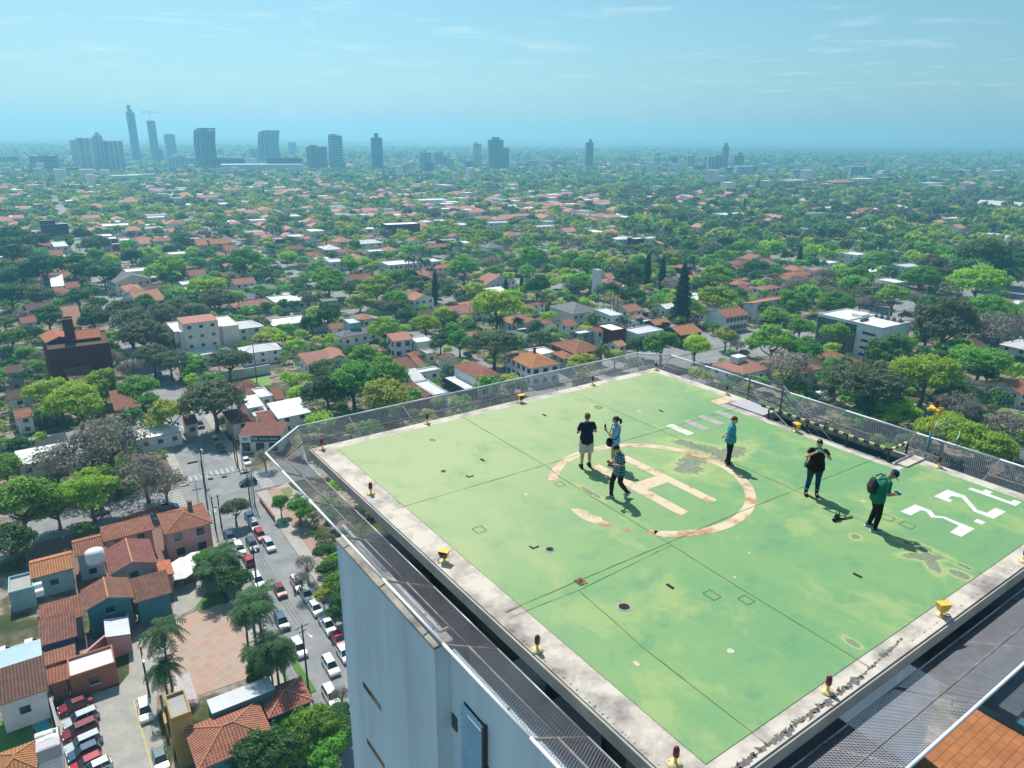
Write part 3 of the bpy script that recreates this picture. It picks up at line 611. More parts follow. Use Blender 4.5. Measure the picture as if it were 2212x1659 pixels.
def person(name,label,foot,face,H,P_):
    root=empty('person',foot,face,label,'person'); root.scale=(H/1.75,)*3
    G=P_.get
    wd=G('width',1.0)
    hipz=G('hip',.93); lean=G('lean',0.0); 
    pel=Vector((0,G('pely',0),hipz)); up=Vector((0,math.sin(lean),math.cos(lean)))
    chest=pel+up*.34+Vector((0,G('hunch',0)*.3,0)); nb=pel+up*.54+Vector((0,G('hunch',0),0)); hp=G('headpitch',0.0); hy=G('headyaw',0.0)
    hrot=Matrix.Rotation(hy,3,'Z')@Matrix.Rotation(-hp,3,'X')
    neck=nb+Vector((0,math.sin(hp*.5)*.06,.055)); hc=neck+hrot@Vector((0,.028,.112))
    sh={s:nb+Vector((s*.172*wd,0,-.035)) for s in(-1,1)}
    el={s:Vector(G('elb')[s]) for s in(-1,1)}; wr={s:Vector(G('wr')[s]) for s in(-1,1)}
    kn={s:Vector(G('knee')[s]) for s in(-1,1)}; an={s:Vector(G('ank')[s]) for s in(-1,1)}
    hip={s:pel+Vector((s*.092*wd,0,-.02)) for s in(-1,1)}
    skin=SK[G('skin','a')]
    def torso(mb,e,low=-.06,topz=0,hem=0):
        loft(mb,[pel+up*low,pel+up*.08,pel+up*.2,chest,nb+up*(-.07),nb+up*(-.005)],[(.168*wd+e+hem,.118*wd+e+hem),(.165*wd+e+hem*.8,.118*wd+e+hem*.7),(.148*wd+e+hem*.5,.115*wd**1.5+e),(.172*wd+e,.125*wd+e),(.185*wd+e,.098+e),(.10+e*.6,.07+e*.5)],n=20)
    def leg(mb,s,e,to=1.0,wide=1.0):
        A,B,C=hip[s],kn[s],an[s]
        pts=[A+Vector((0,0,.03)),A.lerp(B,.35),B.lerp(A,.06),B.lerp(C,.3),C.lerp(B,.25),C]; rd=[.098*wd,.088*wd,.06,.059,.043,.04]
        if to<1: pts=[A+Vector((0,0,.03)),A.lerp(B,.35),A.lerp(B,to)]; rd=[.098*wd,.092*wd,.082*wd]
        loft(mb,pts,[r+e*(wide if i else 1) for i,r in enumerate(rd)])
    def arm(mb,s,e,to=1.0):
        A,B,C=sh[s],el[s],wr[s]
        if to<1: pts=[A.lerp(nb,.25)+Vector((0,0,-.012)),A+Vector((0,0,-.012)),A.lerp(B,to*.6),A.lerp(B,to)]; rd=[.044,.050,.052,.054]
        else: pts=[A.lerp(nb,.2)+Vector((0,0,-.02)),A+Vector((0,0,-.014)),A.lerp(B,.45),B,B.lerp(C,.3),C]; rd=[.036,.044,.044,.036,.038,.026]
        loft(mb,pts,[r*(.85 if wd<1 else 1)+e for r in rd],n=12)
    # one continuous body
    mb=MB(); torso(mb,0)
    for s in(-1,1):
        leg(mb,s,0); arm(mb,s,0)
        hd=G('hdir',{}).get(s) or (wr[s]-el[s]); hand(mb,wr[s],hd,G('palm',{}).get(s) or (0,0,-1),1.0,G('curl',.9),s)
        fd=Vector((0,1,0)); loft(mb,[an[s]+Vector((0,-.04,-.03)),an[s]+Vector((0,.05,-.035)),an[s]+Vector((0,.14,-.05))],[.036,.038,.03])
    loft(mb,[nb+Vector((0,-.01,-.03)),neck+hrot@Vector((0,.01,.05))],[(.056,.058),(.052,.055)])
    ball(mb,hc,(.081,.100,.108),12,hrot); ball(mb,hc+hrot@Vector((0,.035,-.058)),(.060,.064,.058),10,hrot)
    ball(mb,hc+hrot@Vector((0,.104,-.018)),(.014,.021,.023),6,hrot)
    for s in(-1,1): ball(mb,hc+hrot@Vector((s*.083,.0,-.01)),(.010,.02,.03),6,hrot)
    body=fuse(mb,'body',skin,root,.0095)
    # face details
    mb=MB()
    for s in(-1,1): ball(mb,hc+hrot@Vector((s*.032,.092,.005)),(.011,.008,.006),5,hrot)
    ball(mb,hc+hrot@Vector((0,.096,-.062)),(.024,.006,.006),5,hrot)
    mb.build('eyes_and_mouth',[mat('dark_face_detail',(.10,.04,.035))],root,True)
    # clothing
    mb=MB(); torso(mb,.016,G('shirtlow',-.10),0,G('hem',.008)+.018)
    if G('sleeve',.5)>0:
        for s in(-1,1): arm(mb,s,.013,G('sleeve',.5))
    fuse(mb,'shirt',P_['shirt'],root,.011,2)
    mb=MB(); loft(mb,[pel+up*.08,pel,pel+Vector((0,0,-.09))],[(.155*wd+.004,.11*wd+.004),(.168*wd+.006,.122*wd+.006),(.165*wd+.008,.12*wd+.008)],n=20)
    for s in(-1,1): leg(mb,s,.016,G('trouser',1.0),1.0+G('flare',0))
    fuse(mb,'shorts' if G('trouser',1)<1 else 'trousers',P_['pants'],root,.012,2)
    if G('cuff'):
        for s in(-1,1):
            mb=MB(); c=an[s]; loft(mb,[c.lerp(kn[s],.30),c.lerp(kn[s],.16)],[.066,.064]); mb.build('trouser_cuff',[G('cuff')],root,True)
    for s in(-1,1):
        c=an[s]; tip=G('toe',{}).get(s,0); f=Matrix.Rotation(-tip,3,'X')@Matrix.Rotation(0,3,'Z')
        q=lambda x,y,z:c+f@Vector((x,y,z))
        mb=MB(); loft(mb,[q(0,-.07,-.035),q(0,.0,-.03),q(0,.09,-.045),q(0,.18,-.055)],[(.042,.045),(.045,.05),(.048,.035),(.036,.022)],n=12); loft(mb,[q(0,-.01,.03),q(0,.01,-.04)],[.046,.044]); sh_=mb.build('shoe',[P_['shoe']],root,True)
        mb=MB(); mb.add([q(x,y,z) for z in(-.088,-.066) for x,y in((-.035,-.105),(.035,-.105),(.048,.05),(.045,.15),(.02,.215),(-.02,.215),(-.045,.15),(-.048,.05))],[tuple(range(7,-1,-1)),tuple(range(8,16))]+[(k,(k+1)%8,8+(k+1)%8,8+k) for k in range(8)]); so=mb.build('sole',[P_.get('sole',M['white'])],sh_)
    # hair
    if G('hair'):
        mb=MB(); ball(mb,hc+hrot@Vector((0,-.030,.026)),(.089,.094,.104),10,hrot)
        if G('hairlen')=='short': ball(mb,hc+hrot@Vector((0,.035,.065)),(.066,.05,.042),8,hrot)
        if G('hairlen')=='pony':
            ball(mb,hc+hrot@Vector((0,.03,.05)),(.074,.062,.062),8,hrot); loft(mb,[hc+hrot@Vector((0,-.08,.03)),hc+hrot@Vector((0,-.15,.03)),hc+hrot@Vector((0,-.175,-.05)),hc+hrot@Vector((.01,-.155,-.14))],[.026,.045,.05,.022])
        if G('hairlen')=='bun':
            ball(mb,hc+hrot@Vector((0,.03,.055)),(.076,.06,.06),8,hrot); ball(mb,hc+hrot@Vector((0,-.115,-.035)),.042,8)
        if G('hairlen')=='tied':
            ball(mb,hc+hrot@Vector((0,.03,.06)),(.075,.055,.055),8,hrot); ball(mb,hc+hrot@Vector((0,-.105,-.02)),.035,8)
        fuse(mb,'hair',G('hair'),root,.011,2)
    return root,dict(hc=hc,hrot=hrot,wr=wr,nb=nb,chest=chest,pel=pel,sh=sh,el=el)
navy=mat('navy_cloth',(.012,.02,.05),rough=.9,var=.3,scale=8,bump=.3); black_c=mat('black_cloth',(.010,.010,.013),rough=.9,var=.3,scale=8,bump=.3)
def z6(x,y): return ((2200+x*.36166)/1.8228,(1550+y*.36166)/1.8228)
def z7(x,y): return ((2900+x*.51175)/1.8228,(1550+y*.51175)/1.8228)
straight=lambda dy=0,w=.1:{-1:Vector((-w,dy,.5)),1:Vector((w,dy,.5))}
def body_on(px): p=at(*px,70.0); return (p.x,p.y,70.012)
# man in navy T-shirt, back to the camera
person('man','person in navy T-shirt and beige shorts with their back to the camera',body_on(z6(290,803)),R_(12),1.84,dict(
 elb={-1:(-.29,.02,1.13),1:(.29,.02,1.13)},wr={-1:(-.13,.24,1.14),1:(.13,.24,1.16)},palm={-1:(1,0,0),1:(-1,0,0)},
 knee={-1:(-.11,.01,.49),1:(.12,.02,.49)},ank={-1:(-.13,-.02,.09),1:(.14,.04,.09)},width=1.05,sleeve=.62,trouser=.97,flare=.9,curl=1.1,
 shirt=navy,pants=mat('beige_cotton',(.50,.48,.43),rough=.9,scale=10,var=.12,bump=.3),shoe=black_c,sole=M['black'],hair=mat('short_brown_hair',(.16,.085,.05),rough=.7,scale=30,var=.3),hairlen='short',headyaw=.1))
# woman with ponytail
lb=mat('sky_blue_cloth',(.11,.38,.72),rough=.85,c2=(.30,.56,.80),scale=3.5,thr=(.35,.6),bump=.3)
r,J=person('woman','person in sleeveless sky blue top with ponytail, black sling bag and flask',body_on(z6(600,790)),R_(62),1.70,dict(
 elb={-1:(-.24,.02,1.10),1:(.30,-.03,1.13)},wr={-1:(-.16,.26,1.25),1:(.16,.17,1.04)},palm={-1:(1,0,0),1:(-1,0,0)},hdir={-1:(.1,.5,.8)},
 knee={-1:(-.09,.03,.49),1:(.10,.0,.49)},ank={-1:(-.09,0,.09),1:(.12,-.05,.09)},width=.9,sleeve=0,shirtlow=-.08,hem=.02,trouser=.5,flare=1.2,curl=1.3,skin='b',
 shirt=lb,pants=mat('pale_striped_shorts',(.55,.53,.50),var=.25,scale=20),shoe=black_c,hair=mat('dark_brown_hair',(.035,.018,.014),rough=.5,scale=30,var=.3),hairlen='pony',headyaw=.25))
nb=J['nb']
mb=MB(); loft(mb,[(-.20,.14,1.02),(-.24,.12,.90),(-.22,.10,.80)],[(.06,.08),(.10,.12),(.08,.09)],n=12); ba=fuse(mb,'sling_bag',black_c,None,.012,2)
ba.location=r.location; ba.rotation_euler=r.rotation_euler; ba.scale=r.scale; tag(ba,'black sling bag hanging at the hip of the person in sky blue','bag')
mb=MB(); mb.tube([(-.16,.12,1.02),(-.12,.155,1.2),(.06,.14,1.42),(.13,.02,1.47),(.10,-.13,1.38),(-.06,-.155,1.15),(-.18,-.08,1.03),(-.22,.06,1.0)],.014,6); mb.build('strap',[black_c],ba,True)
mb=MB(); mb.tube([(-.105,.32,1.24),(-.10,.34,1.42)],.034,12); mb.tube([(-.10,.34,1.42),(-.10,.345,1.46)],[.02,.022],10); mb.tube([(-.10,.345,1.46),(-.085,.33,1.49),(-.10,.35,1.5)],.006,6)
fl=mb.build('flask',[M['black']],None,True); fl.location=r.location; fl.rotation_euler=r.rotation_euler; fl.scale=r.scale; tag(fl,'black flask held upright by the person in sky blue','flask')
# man in plaid shirt
def plaid():
    m=bpy.data.materials.new('teal_plaid_cotton'); m.use_nodes=True; nt=m.node_tree; L=nt.links.new; b=nt.nodes['Principled BSDF']; b.inputs['Roughness'].default_value=.85
    tc=P(nt,'ShaderNodeTexCoord'); last=None
    cur=(.012,.05,.085,1)
    for ax,per,wd_,colr in (('X',.09,.52,(.02,.15,.19,1)),('Z',.09,.52,(.02,.17,.20,1)),('X',.09,.12,(.50,.62,.62,1)),('Z',.09,.12,(.42,.56,.58,1))):
        wv=P(nt,'ShaderNodeTexWave'); wv.wave_type='BANDS'; wv.bands_direction=ax; wv.inputs['Scale'].default_value=.314/per*1.0; wv.inputs['Distortion'].default_value=.6; L(tc.outputs['Object'],wv.inputs['Vector'])
        gt=P(nt,'ShaderNodeMath'); gt.operation='GREATER_THAN'; gt.inputs[1].default_value=1-wd_**2 if wd_<.3 else .6; L(wv.outputs['Fac'],gt.inputs[0])
        mx=P(nt,'ShaderNodeMix'); mx.data_type='RGBA'; fm=P(nt,'ShaderNodeMath'); fm.operation='MULTIPLY'; fm.inputs[1].default_value=.8; L(gt.outputs[0],fm.inputs[0]); L(fm.outputs[0],mx.inputs[0])
        if last is None: mx.inputs[6].default_value=cur
        else: L(last,mx.inputs[6])
        mx.inputs[7].default_value=colr; last=mx.outputs[2]
    L(last,b.inputs['Base Color']); return m
r,J=person('man','person in teal plaid shirt striding across the painted H, looking at a controller',body_on(z6(640,1135)),R_(112),1.74,dict(
 elb={-1:(-.25,.0,1.13),1:(.26,.02,1.13)},wr={-1:(-.05,.24,1.13),1:(.07,.24,1.15)},palm={-1:(0,0,1),1:(0,0,1)},hdir={-1:(.2,1,.1),1:(-.2,1,.1)},
 knee={-1:(-.09,-.01,.50),1:(.10,.16,.51)},ank={-1:(-.09,-.27,.17),1:(.09,.17,.09)},toe={-1:.75},width=.97,sleeve=.75,curl=1.2,headpitch=.75,hunch=.02,shirtlow=-.14,hem=.02,
 shirt=plaid(),pants=mat('charcoal_trousers',(.018,.018,.022),rough=.85,var=.3,scale=8,bump=.3),shoe=mat('grey_blue_trainer',(.09,.14,.20),c2=(.35,.38,.42),scale=12),hair=mat('brown_hair',(.035,.016,.010),rough=.6,scale=30,var=.3),hairlen='short'))
def held(r,name,label,cat,parts):
    first=None
    for n_,m_,bx in parts:
        mb=MB()
        for c,d in bx: mb.box(c,d)
        o=mb.build(n_,[m_],first)
        if first is None: first=o
    first.location=r.location; first.rotation_euler=r.rotation_euler; first.scale=r.scale; tag(first,label,cat); return first
held(r,'controller','dark red drone controller in the hands of the person in plaid','controller',[('drone_controller',mat('dark_red_plastic',(.10,.02,.025),rough=.4),[((.01,.335,1.18),(.17,.09,.035)),((-.06,.31,1.20),(.02,.02,.03)),((.08,.31,1.20),(.02,.02,.03))]),('screen',M['glassdark'],[((.01,.36,1.215),(.12,.012,.06))])])
# woman in blue blouse, hands behind back
person('woman','person in turquoise blouse standing with hands behind the back, auburn hair tied up',body_on(z6(1842,775)),R_(-112),1.68,dict(
 elb={-1:(-.30,-.10,1.13),1:(.30,-.10,1.13)},wr={-1:(-.06,-.24,1.02),1:(.05,-.25,1.04)},palm={-1:(0,-1,0),1:(0,-1,0)},hdir={-1:(.7,0,-.5),1:(-.7,0,-.5)},
 knee={-1:(-.09,.02,.5),1:(.10,.01,.5)},ank={-1:(-.10,-.05,.09),1:(.12,.02,.09)},width=1.06,sleeve=.8,shirtlow=-.08,hem=.03,curl=.8,headpitch=.25,headyaw=-.15,flare=.4,
 shirt=mat('turquoise_blouse',(.06,.36,.44),c2=(.035,.25,.33),rough=.8,scale=18,thr=(.4,.6),bump=.3),pants=mat('ink_blue_jeans',(.008,.012,.028),rough=.85,var=.3,scale=8),shoe=mat('dark_flat_shoe',(.05,.045,.04)),sole=M['white'],hair=mat('auburn_hair',(.14,.035,.02),rough=.5,scale=30,var=.3),hairlen='tied'))
# woman photographing
den=mat('blue_denim',(.014,.045,.105),rough=.85,var=.35,scale=7,bump=.3)
r,J=person('woman','person in black T-shirt and cuffed jeans taking a picture with a mint green phone',body_on(z7(578,778)),R_(165),1.77,dict(
 elb={-1:(-.33,.17,1.24),1:(.33,.17,1.24)},wr={-1:(-.13,.30,1.44),1:(.13,.30,1.45)},palm={-1:(1,0,0),1:(-1,0,0)},hdir={-1:(.55,.1,.8),1:(-.55,.1,.8)},
 knee={-1:(-.11,.02,.5),1:(.13,.03,.5)},ank={-1:(-.13,-.02,.09),1:(.17,.0,.09)},width=1.12,sleeve=.5,shirtlow=-.10,hem=.03,curl=1.3,headpitch=.1,
 shirt=black_c,pants=den,cuff=mat('turned_denim',(.10,.24,.32),rough=.85),shoe=black_c,sole=M['black'],hair=mat('black_hair',(.015,.010,.010),rough=.4,scale=30,var=.3),hairlen='bun'))
held(r,'phone','mint green phone held up in landscape by the person in black','phone',[('phone',mat('mint_phone_case',(.10,.62,.50),rough=.35),[((0,.335,1.535),(.165,.014,.08))]),('camera_bump',M['black'],[((-.055,.346,1.555),(.035,.008,.035))])])
mb=MB(); loft(mb,[(.27,-.02,1.0),(.29,-.02,.93),(.28,-.02,.86)],[(.03,.07),(.045,.11),(.04,.10)],n=12); hb=fuse(mb,'handbag',mat('grey_green_leather',(.07,.10,.10),rough=.4),None,.012,2)
hb.location=r.location; hb.rotation_euler=r.rotation_euler; hb.scale=r.scale; tag(hb,'grey green handbag on the arm side of the person in black','handbag')
mb=MB(); mb.tube([(.28,.05,.98),(.25,.06,1.2),(.16,.02,1.50),(.22,-.09,1.25),(.28,-.08,.99)],.009,6); mb.build('strap',[M['darksteel']],hb,True)
mb=MB(); loft(mb,[(-.165,.275,1.40),(-.15,.285,1.42)],[.034,.034]); mb.build('wrist_watch',[M['white']],r,True)
# man with cap and backpack
r,J=person('man','person in green polo and navy cap with a backpack, bent over a controller',body_on(z7(1042,1040)),R_(-97),1.83,dict(
 elb={-1:(-.28,.05,1.10),1:(.27,.10,1.10)},wr={-1:(-.07,.33,1.02),1:(.08,.37,1.04)},palm={-1:(0,0,1),1:(0,0,1)},hdir={-1:(.2,1,.0),1:(-.2,1,.0)},
 knee={-1:(-.12,.05,.5),1:(.12,.06,.5)},ank={-1:(-.14,-.04,.09),1:(.15,.0,.09)},width=1.12,lean=.10,hunch=.09,headpitch=.95,sleeve=.8,shirtlow=-.10,hem=.02,curl=1.2,skin='b',
 shirt=mat('bottle_green_polo',(.012,.155,.10),rough=.85,var=.2,scale=6,bump=.3),pants=black_c,shoe=mat('steel_blue_trainer',(.05,.11,.17),var=.4,scale=10),hair=mat('grey_hair',(.16,.14,.12),rough=.6)))
hc,hr_=J['hc'],J['hrot']
mb=MB(); ball(mb,hc+hr_@Vector((0,-.010,.040)),(.100,.118,.100),10,hr_); cp_=fuse(mb,'cap',mat('navy_cap',(.015,.03,.12),rough=.8),None,.01,1)
cp_.location=r.location; cp_.rotation_euler=r.rotation_euler; cp_.scale=r.scale; tag(cp_,'navy cap with red brim on the person in the green polo','cap')
mb=MB(); 
pts=[(-.07,.07),(-.075,.13),(-.04,.175),(0,.185),(.04,.175),(.075,.13),(.07,.07)]
mb.add([hc+hr_@Vector((x,y,.02+z-abs(x)*.25)) for z in(0,.012) for x,y in [(q[0]*1.15,q[1]*1.12) for q in pts]],[tuple(range(6,-1,-1)),tuple(range(7,14))]+[(k,(k+1)%7,7+(k+1)%7,7+k) for k in range(7)]); mb.build('brim',[mat('red_brim',(.22,.012,.035),rough=.7)],cp_)
mb=MB(); ev=Matrix.Identity(3)
for a,b_ in (((-.018,.060),(.018,.066)),((-.005,.028),(.005,.062))):
    mb.add([hc+hr_@Vector((x,y,z)) for x,z,y in ((a[0],a[1],.107),(b_[0],a[1],.107),(b_[0],b_[1],.105),(a[0],b_[1],.105))],[(0,1,2,3)])
mb.build('cap_letter',[M['white']],cp_)
held(r,'controller','teal lit drone controller in the hands of the person in the green polo','controller',[('drone_controller',M['black'],[((.0,.46,1.055),(.17,.10,.035))]),('screen',mat('pale_screen',(.10,.45,.50),rough=.2),[((0,.50,1.09),(.14,.07,.012))])])
mb=MB(); loft(mb,[(0,-.20,1.05),(0,-.22,1.2),(0,-.16,1.42)],[(.145,.075),(.16,.09),(.12,.06)],n=16); bp_=fuse(mb,'backpack',mat('black_grey_nylon',(.035,.037,.04),rough=.7,var=.3,scale=9),None,.013,2)
bp_.location=r.location; bp_.rotation_euler=r.rotation_euler; bp_.scale=r.scale; tag(bp_,'black backpack on the back of the person in the green polo','backpack')
for s in(-1,1):
    mb=MB(); mb.tube([(s*.12,-.10,1.44),(s*.14,.03,1.50),(s*.13,.15,1.42),(s*.15,.15,1.25),(s*.17,.0,1.1)],.018,6); mb.build('strap',[M['black']],bp_,True)
# ================================================================ THE CITY: grid, ground, streets
V.update({'g':view(0,900,1000,2212),'h':view(1200,1000,2200,2212),'i':view(2200,1000,3200,2212),'j':view(3100,1000,4032,1933),'6':view(2200,1550,3000,2212)})
CA=R_(33.0); GTX,GTY=math.cos(CA),math.sin(CA); GSX,GSY=-math.sin(CA),math.cos(CA)
I0=(-69.0,156.4)
def gw_(s,t): return (I0[0]+GTX*t+GSX*s, I0[1]+GTY*t+GSY*s)
def gl_(x,y): dx,dy=x-I0[0],y-I0[1]; return dx*GSX+dy*GSY, dx*GTX+dy*GTY      # (s,t)
def vnoise(x,y): return math.sin(x*.9+1.3*math.sin(y*.7))*math.cos(y*1.1+.8*math.sin(x*.5))
# ground
def ground_mat():
    m=bpy.data.materials.new('town_ground'); m.use_nodes=True; nt=m.node_tree; L=nt.links.new; b=nt.nodes['Principled BSDF']; b.inputs['Roughness'].default_value=.95; b.inputs['Specular IOR Level'].default_value=.1
    tc=P(nt,'ShaderNodeTexCoord')
    def nz(sc_,d=6):
        n=P(nt,'ShaderNodeTexNoise'); n.inputs['Scale'].default_value=sc_; n.inputs['Detail'].default_value=d; n.inputs['Roughness'].default_value=.65; L(tc.outputs['Object'],n.inputs['Vector']); return n.outputs[0]
    def ramp(src,stops):
        r=P(nt,'ShaderNodeValToRGB'); e=r.color_ramp.elements
        while len(e)<len(stops): e.new(.5)
        for k,(p,c) in enumerate(stops): e[k].position=p; e[k].color=(*c,1)
        L(src,r.inputs[0]); return r.outputs[0]
    near=ramp(nz(.09,10),[(.30,(.04,.05,.025)),(.44,(.07,.09,.035)),(.50,(.17,.14,.10)),(.55,(.34,.30,.26)),(.60,(.24,.15,.11)),(.66,(.36,.34,.31)),(.74,(.09,.10,.05))])
    far=ramp(nz(.006,9),[(.3,(.03,.05,.03)),(.5,(.06,.085,.045)),(.62,(.09,.11,.07)),(.7,(.22,.21,.19)),(.8,(.09,.11,.06))])
    ln=P(nt,'ShaderNodeVectorMath'); ln.operation='LENGTH'; L(tc.outputs['Object'],ln.inputs[0])
    mr=P(nt,'ShaderNodeMapRange'); mr.inputs[1].default_value=900; mr.inputs[2].default_value=2200; L(ln.outputs['Value'],mr.inputs[0])
    mx=P(nt,'ShaderNodeMix'); mx.data_type='RGBA'; L(mr.outputs[0],mx.inputs[0]); L(near,mx.inputs[6]); L(far,mx.inputs[7]); L(mx.outputs[2],b.inputs['Base Color']); return m
mb=MB(); mb.face([(-45000,-3000,0),(45000,-3000,0),(45000,60000,0),(-45000,60000,0)]); go=mb.build('ground',[ground_mat()]); tag(go,'town ground between houses and trees',kind='structure')
M['asphalt']=mat('street_asphalt',(.30,.31,.31),c2=(.20,.21,.215),scale=.25,thr=(.35,.65),detail=9,bump=.2)
M['pave']=mat('pavement_slabs',(.46,.42,.38),c2=(.34,.31,.28),scale=.4)
M['roadwhite']=mat('road_marking_white',(.56,.56,.55),c2=(.34,.34,.34),scale=1.2)
M['yellowline']=mat('road_marking_yellow',(.65,.52,.12),var=.2)
def strip(s0,s1,t0,t1,z,name,m_,kind='structure'):
    mb=MB(); q=[gw_(s0,t0),gw_(s0,t1),gw_(s1,t1),gw_(s1,t0)]; f=[(x,y,z) for x,y in q]
    if (Vector(f[1])-Vector(f[0])).cross(Vector(f[2])-Vector(f[1])).z<0: f=f[::-1]
    mb.face(f); o=mb.build(name,[m_]); 
    if kind: o['kind']=kind
    return o
VST=[-310,-205,-100,0,102,205,310,415,520,625]            # streets running away from the tower (t), width
UST=[-110,0,55,160,265,370,475,580,690,800,920,1040]      # cross streets (s)
def vw(t): return 6.2 if t==0 else 4.2
def uw(s): return 5.5 if s==0 else 4.2
for t in VST: strip(-150 if t==0 else (-150 if t<200 else 0),1250,t-vw(t),t+vw(t),.012,'road',M['asphalt'])
for s in UST: strip(s-uw(s),s+uw(s),-420,760 if s!=55 else 60,.018,'road',M['asphalt'])
strip(10,36,106,620,.024,'avenue',M['asphalt'])
for a in (-1,1):
    strip(6,52,a*7.2-1.1,a*7.2+1.1,.13,'pavement',M['pave']); strip(-150,-6.5,a*7.6-1.2,a*7.6+1.2,.13,'pavement',M['pave'])
strip(-150,-7,8.8,11.5,.10,'pavement',mat('brick_pavement',(.42,.27,.20),c2=(.34,.24,.19),scale=.6))
mb=MB()
def kerb(s0,s1,t0,t1):
    q=[gw_(s0,t0),gw_(s0,t1),gw_(s1,t1),gw_(s1,t0)]; mb.prism(q,.0,.12)
for a in (-1,1): kerb(6,52,a*6.1-.09,a*6.1+.0); kerb(-150,-6.5,a*6.4-.09,a*6.4)
kerb(22.4,23.6,110,600); ke=mb.build('kerb',[M['concrete_grey']]); ke['kind']='structure'
strip(22.45,23.55,110,600,.13,'median',mat('median_grass',(.10,.13,.05),c2=(.2,.17,.11),scale=.3))
# zebra crossings
def zebra(s0,t0,ds,dt,n,along):
    mb=MB()
    for i in range(n):
        if along=='t': a=t0+i*1.25; q=[gw_(s0,a),gw_(s0,a+.6),gw_(s0+ds,a+.6),gw_(s0+ds,a)]
        else: a=s0+i*1.25; q=[gw_(a,t0),gw_(a+.6,t0),gw_(a+.6,t0+dt),gw_(a,t0+dt)]
        f=[(x,y,.034) for x,y in q]
        if (Vector(f[1])-Vector(f[0])).cross(Vector(f[2])-Vector(f[1])).z<0: f=f[::-1]
        mb.face(f)
    o=mb.build('zebra_crossing',[M['roadwhite']]); o['kind']='structure'
zebra(8.0,-5.6,3.0,0,9,'t'); zebra(-5,8.2,0,3,8,'s'); zebra(-5,-11.5,0,3,8,'s'); zebra(-11.5,-5.4,3,0,6,'t'); zebra(44,-5,3,0,8,'t'); zebra(51,7.5,0,3,6,'s'); zebra(20,118,0,3,0,'s')
for k in range(24): strip(14+.0,14.2,125+k*18,131+k*18,.034,'lane_dash',M['roadwhite']); strip(31,31.2,125+k*18,131+k*18,.034,'lane_dash',M['roadwhite'])
zebra(11,128,0,5,9,'s'); zebra(24.5,150,0,4,8,'s')
def patch(pts,z,name,m_,vk,kind='structure'):
    mb=MB(); f=[at(*V[vk](*p),z) for p in pts]
    f=[Vector((p.x,p.y,z)) for p in f]
    a=sum(f[i].x*f[(i+1)%len(f)].y-f[(i+1)%len(f)].x*f[i].y for i in range(len(f)))
    if a<0: f=f[::-1]
    mb.face(f); o=mb.build(name,[m_]); 
    if kind: o['kind']=kind
    return o
M['lawn']=mat('mown_lawn',(.10,.24,.04),c2=(.06,.15,.03),scale=.3,thr=(.3,.7))
M['carpark']=mat('car_park_concrete',(.40,.385,.34),c2=(.27,.265,.24),scale=.35,thr=(.3,.65),detail=8)
def plaza_mat():
    m=mat('plaza_brick_paving',(.46,.30,.235),c2=(.40,.33,.27),scale=.22,thr=(.35,.6),detail=8); nt=m.node_tree; L=nt.links.new; b=nt.nodes['Principled BSDF']
    bt=P(nt,'ShaderNodeTexBrick'); bt.inputs['Scale'].default_value=1; bt.inputs['Brick Width'].default_value=1.6; bt.inputs['Row Height'].default_value=1.6; bt.offset=0; bt.inputs['Mortar Size'].default_value=.13; bt.inputs['Color1'].default_value=(1,1,1,1); bt.inputs['Color2'].default_value=(.88,.84,.82,1); bt.inputs['Mortar'].default_value=(1.02,1.06,1.0,1); bt.inputs['Mortar Smooth'].default_value=.7
    tc=P(nt,'ShaderNodeTexCoord'); mp=P(nt,'ShaderNodeMapping'); mp.inputs['Rotation'].default_value=(0,0,CA); L(tc.outputs['Object'],mp.inputs[0]); L(mp.outputs[0],bt.inputs['Vector'])
    src=b.inputs['Base Color'].links[0].from_socket; mx=P(nt,'ShaderNodeMix'); mx.data_type='RGBA'; mx.blend_type='MULTIPLY'; mx.inputs[0].default_value=.8; L(src,mx.inputs[6]); L(bt.outputs[0],mx.inputs[7]); L(mx.outputs[2],b.inputs['Base Color']); return m
patch([(40,640),(230,545),(380,500),(560,480),(640,700),(600,1020),(190,1165),(20,1100)],.05,'brick_plaza',plaza_mat(),'4')
patch([(230,1150),(700,1040),(1600,880),(1787,1200),(1760,1560),(1000,1600),(900,1659),(330,1659)],.044,'courtyard',mat('red_courtyard',(.24,.12,.09),c2=(.15,.11,.09),scale=.4),'1')
patch([(30,1010),(170,985),(230,1170),(80,1190)],.054,'pale_paving',mat('pale_paving',(.46,.42,.41),var=.15,scale=1),'4')
patch([(1130,560),(1500,330),(1500,560),(1330,900),(1320,1180),(1440,1700),(560,1700),(480,1180),(560,1080),(850,1010),(1010,960),(1090,860),(1085,640)],.042,'car_park',M['carpark'],'3')
patch([(60,390),(260,330),(300,420),(220,520),(60,610)],.046,'drive',M['carpark'],'4')
patch([(215,520),(290,420),(400,430),(440,480),(240,555)],.058,'lawn',M['lawn'],'4')
patch([(560,940),(660,860),(800,900),(880,1040),(760,1090),(620,1020)],.058,'lawn',M['lawn'],'4')
patch([(870,800),(1070,1110),(1020,1130),(840,830)],.14,'verge',M['lawn'],'4')
patch([(0,1260),(265,1190),(275,1420),(0,1540)],.05,'lawn',M['lawn'],'3')
patch([(1480,835),(1745,788),(1760,850),(1500,870)],.05,'sports_lawn',mat('bright_sports_lawn',(.17,.30,.07),var=.15,scale=.2),'d')
patch([(160,735),(210,722),(255,740),(190,780)],.05,'lawn',M['lawn'],'h')
patch([(1000,1130),(1090,1090),(1200,1190),(1100,1260)],.05,'yard',M['pave'],'h')
patch([(1130,1080),(1220,1075),(1250,1180),(1180,1180)],.054,'lawn',M['lawn'],'h')
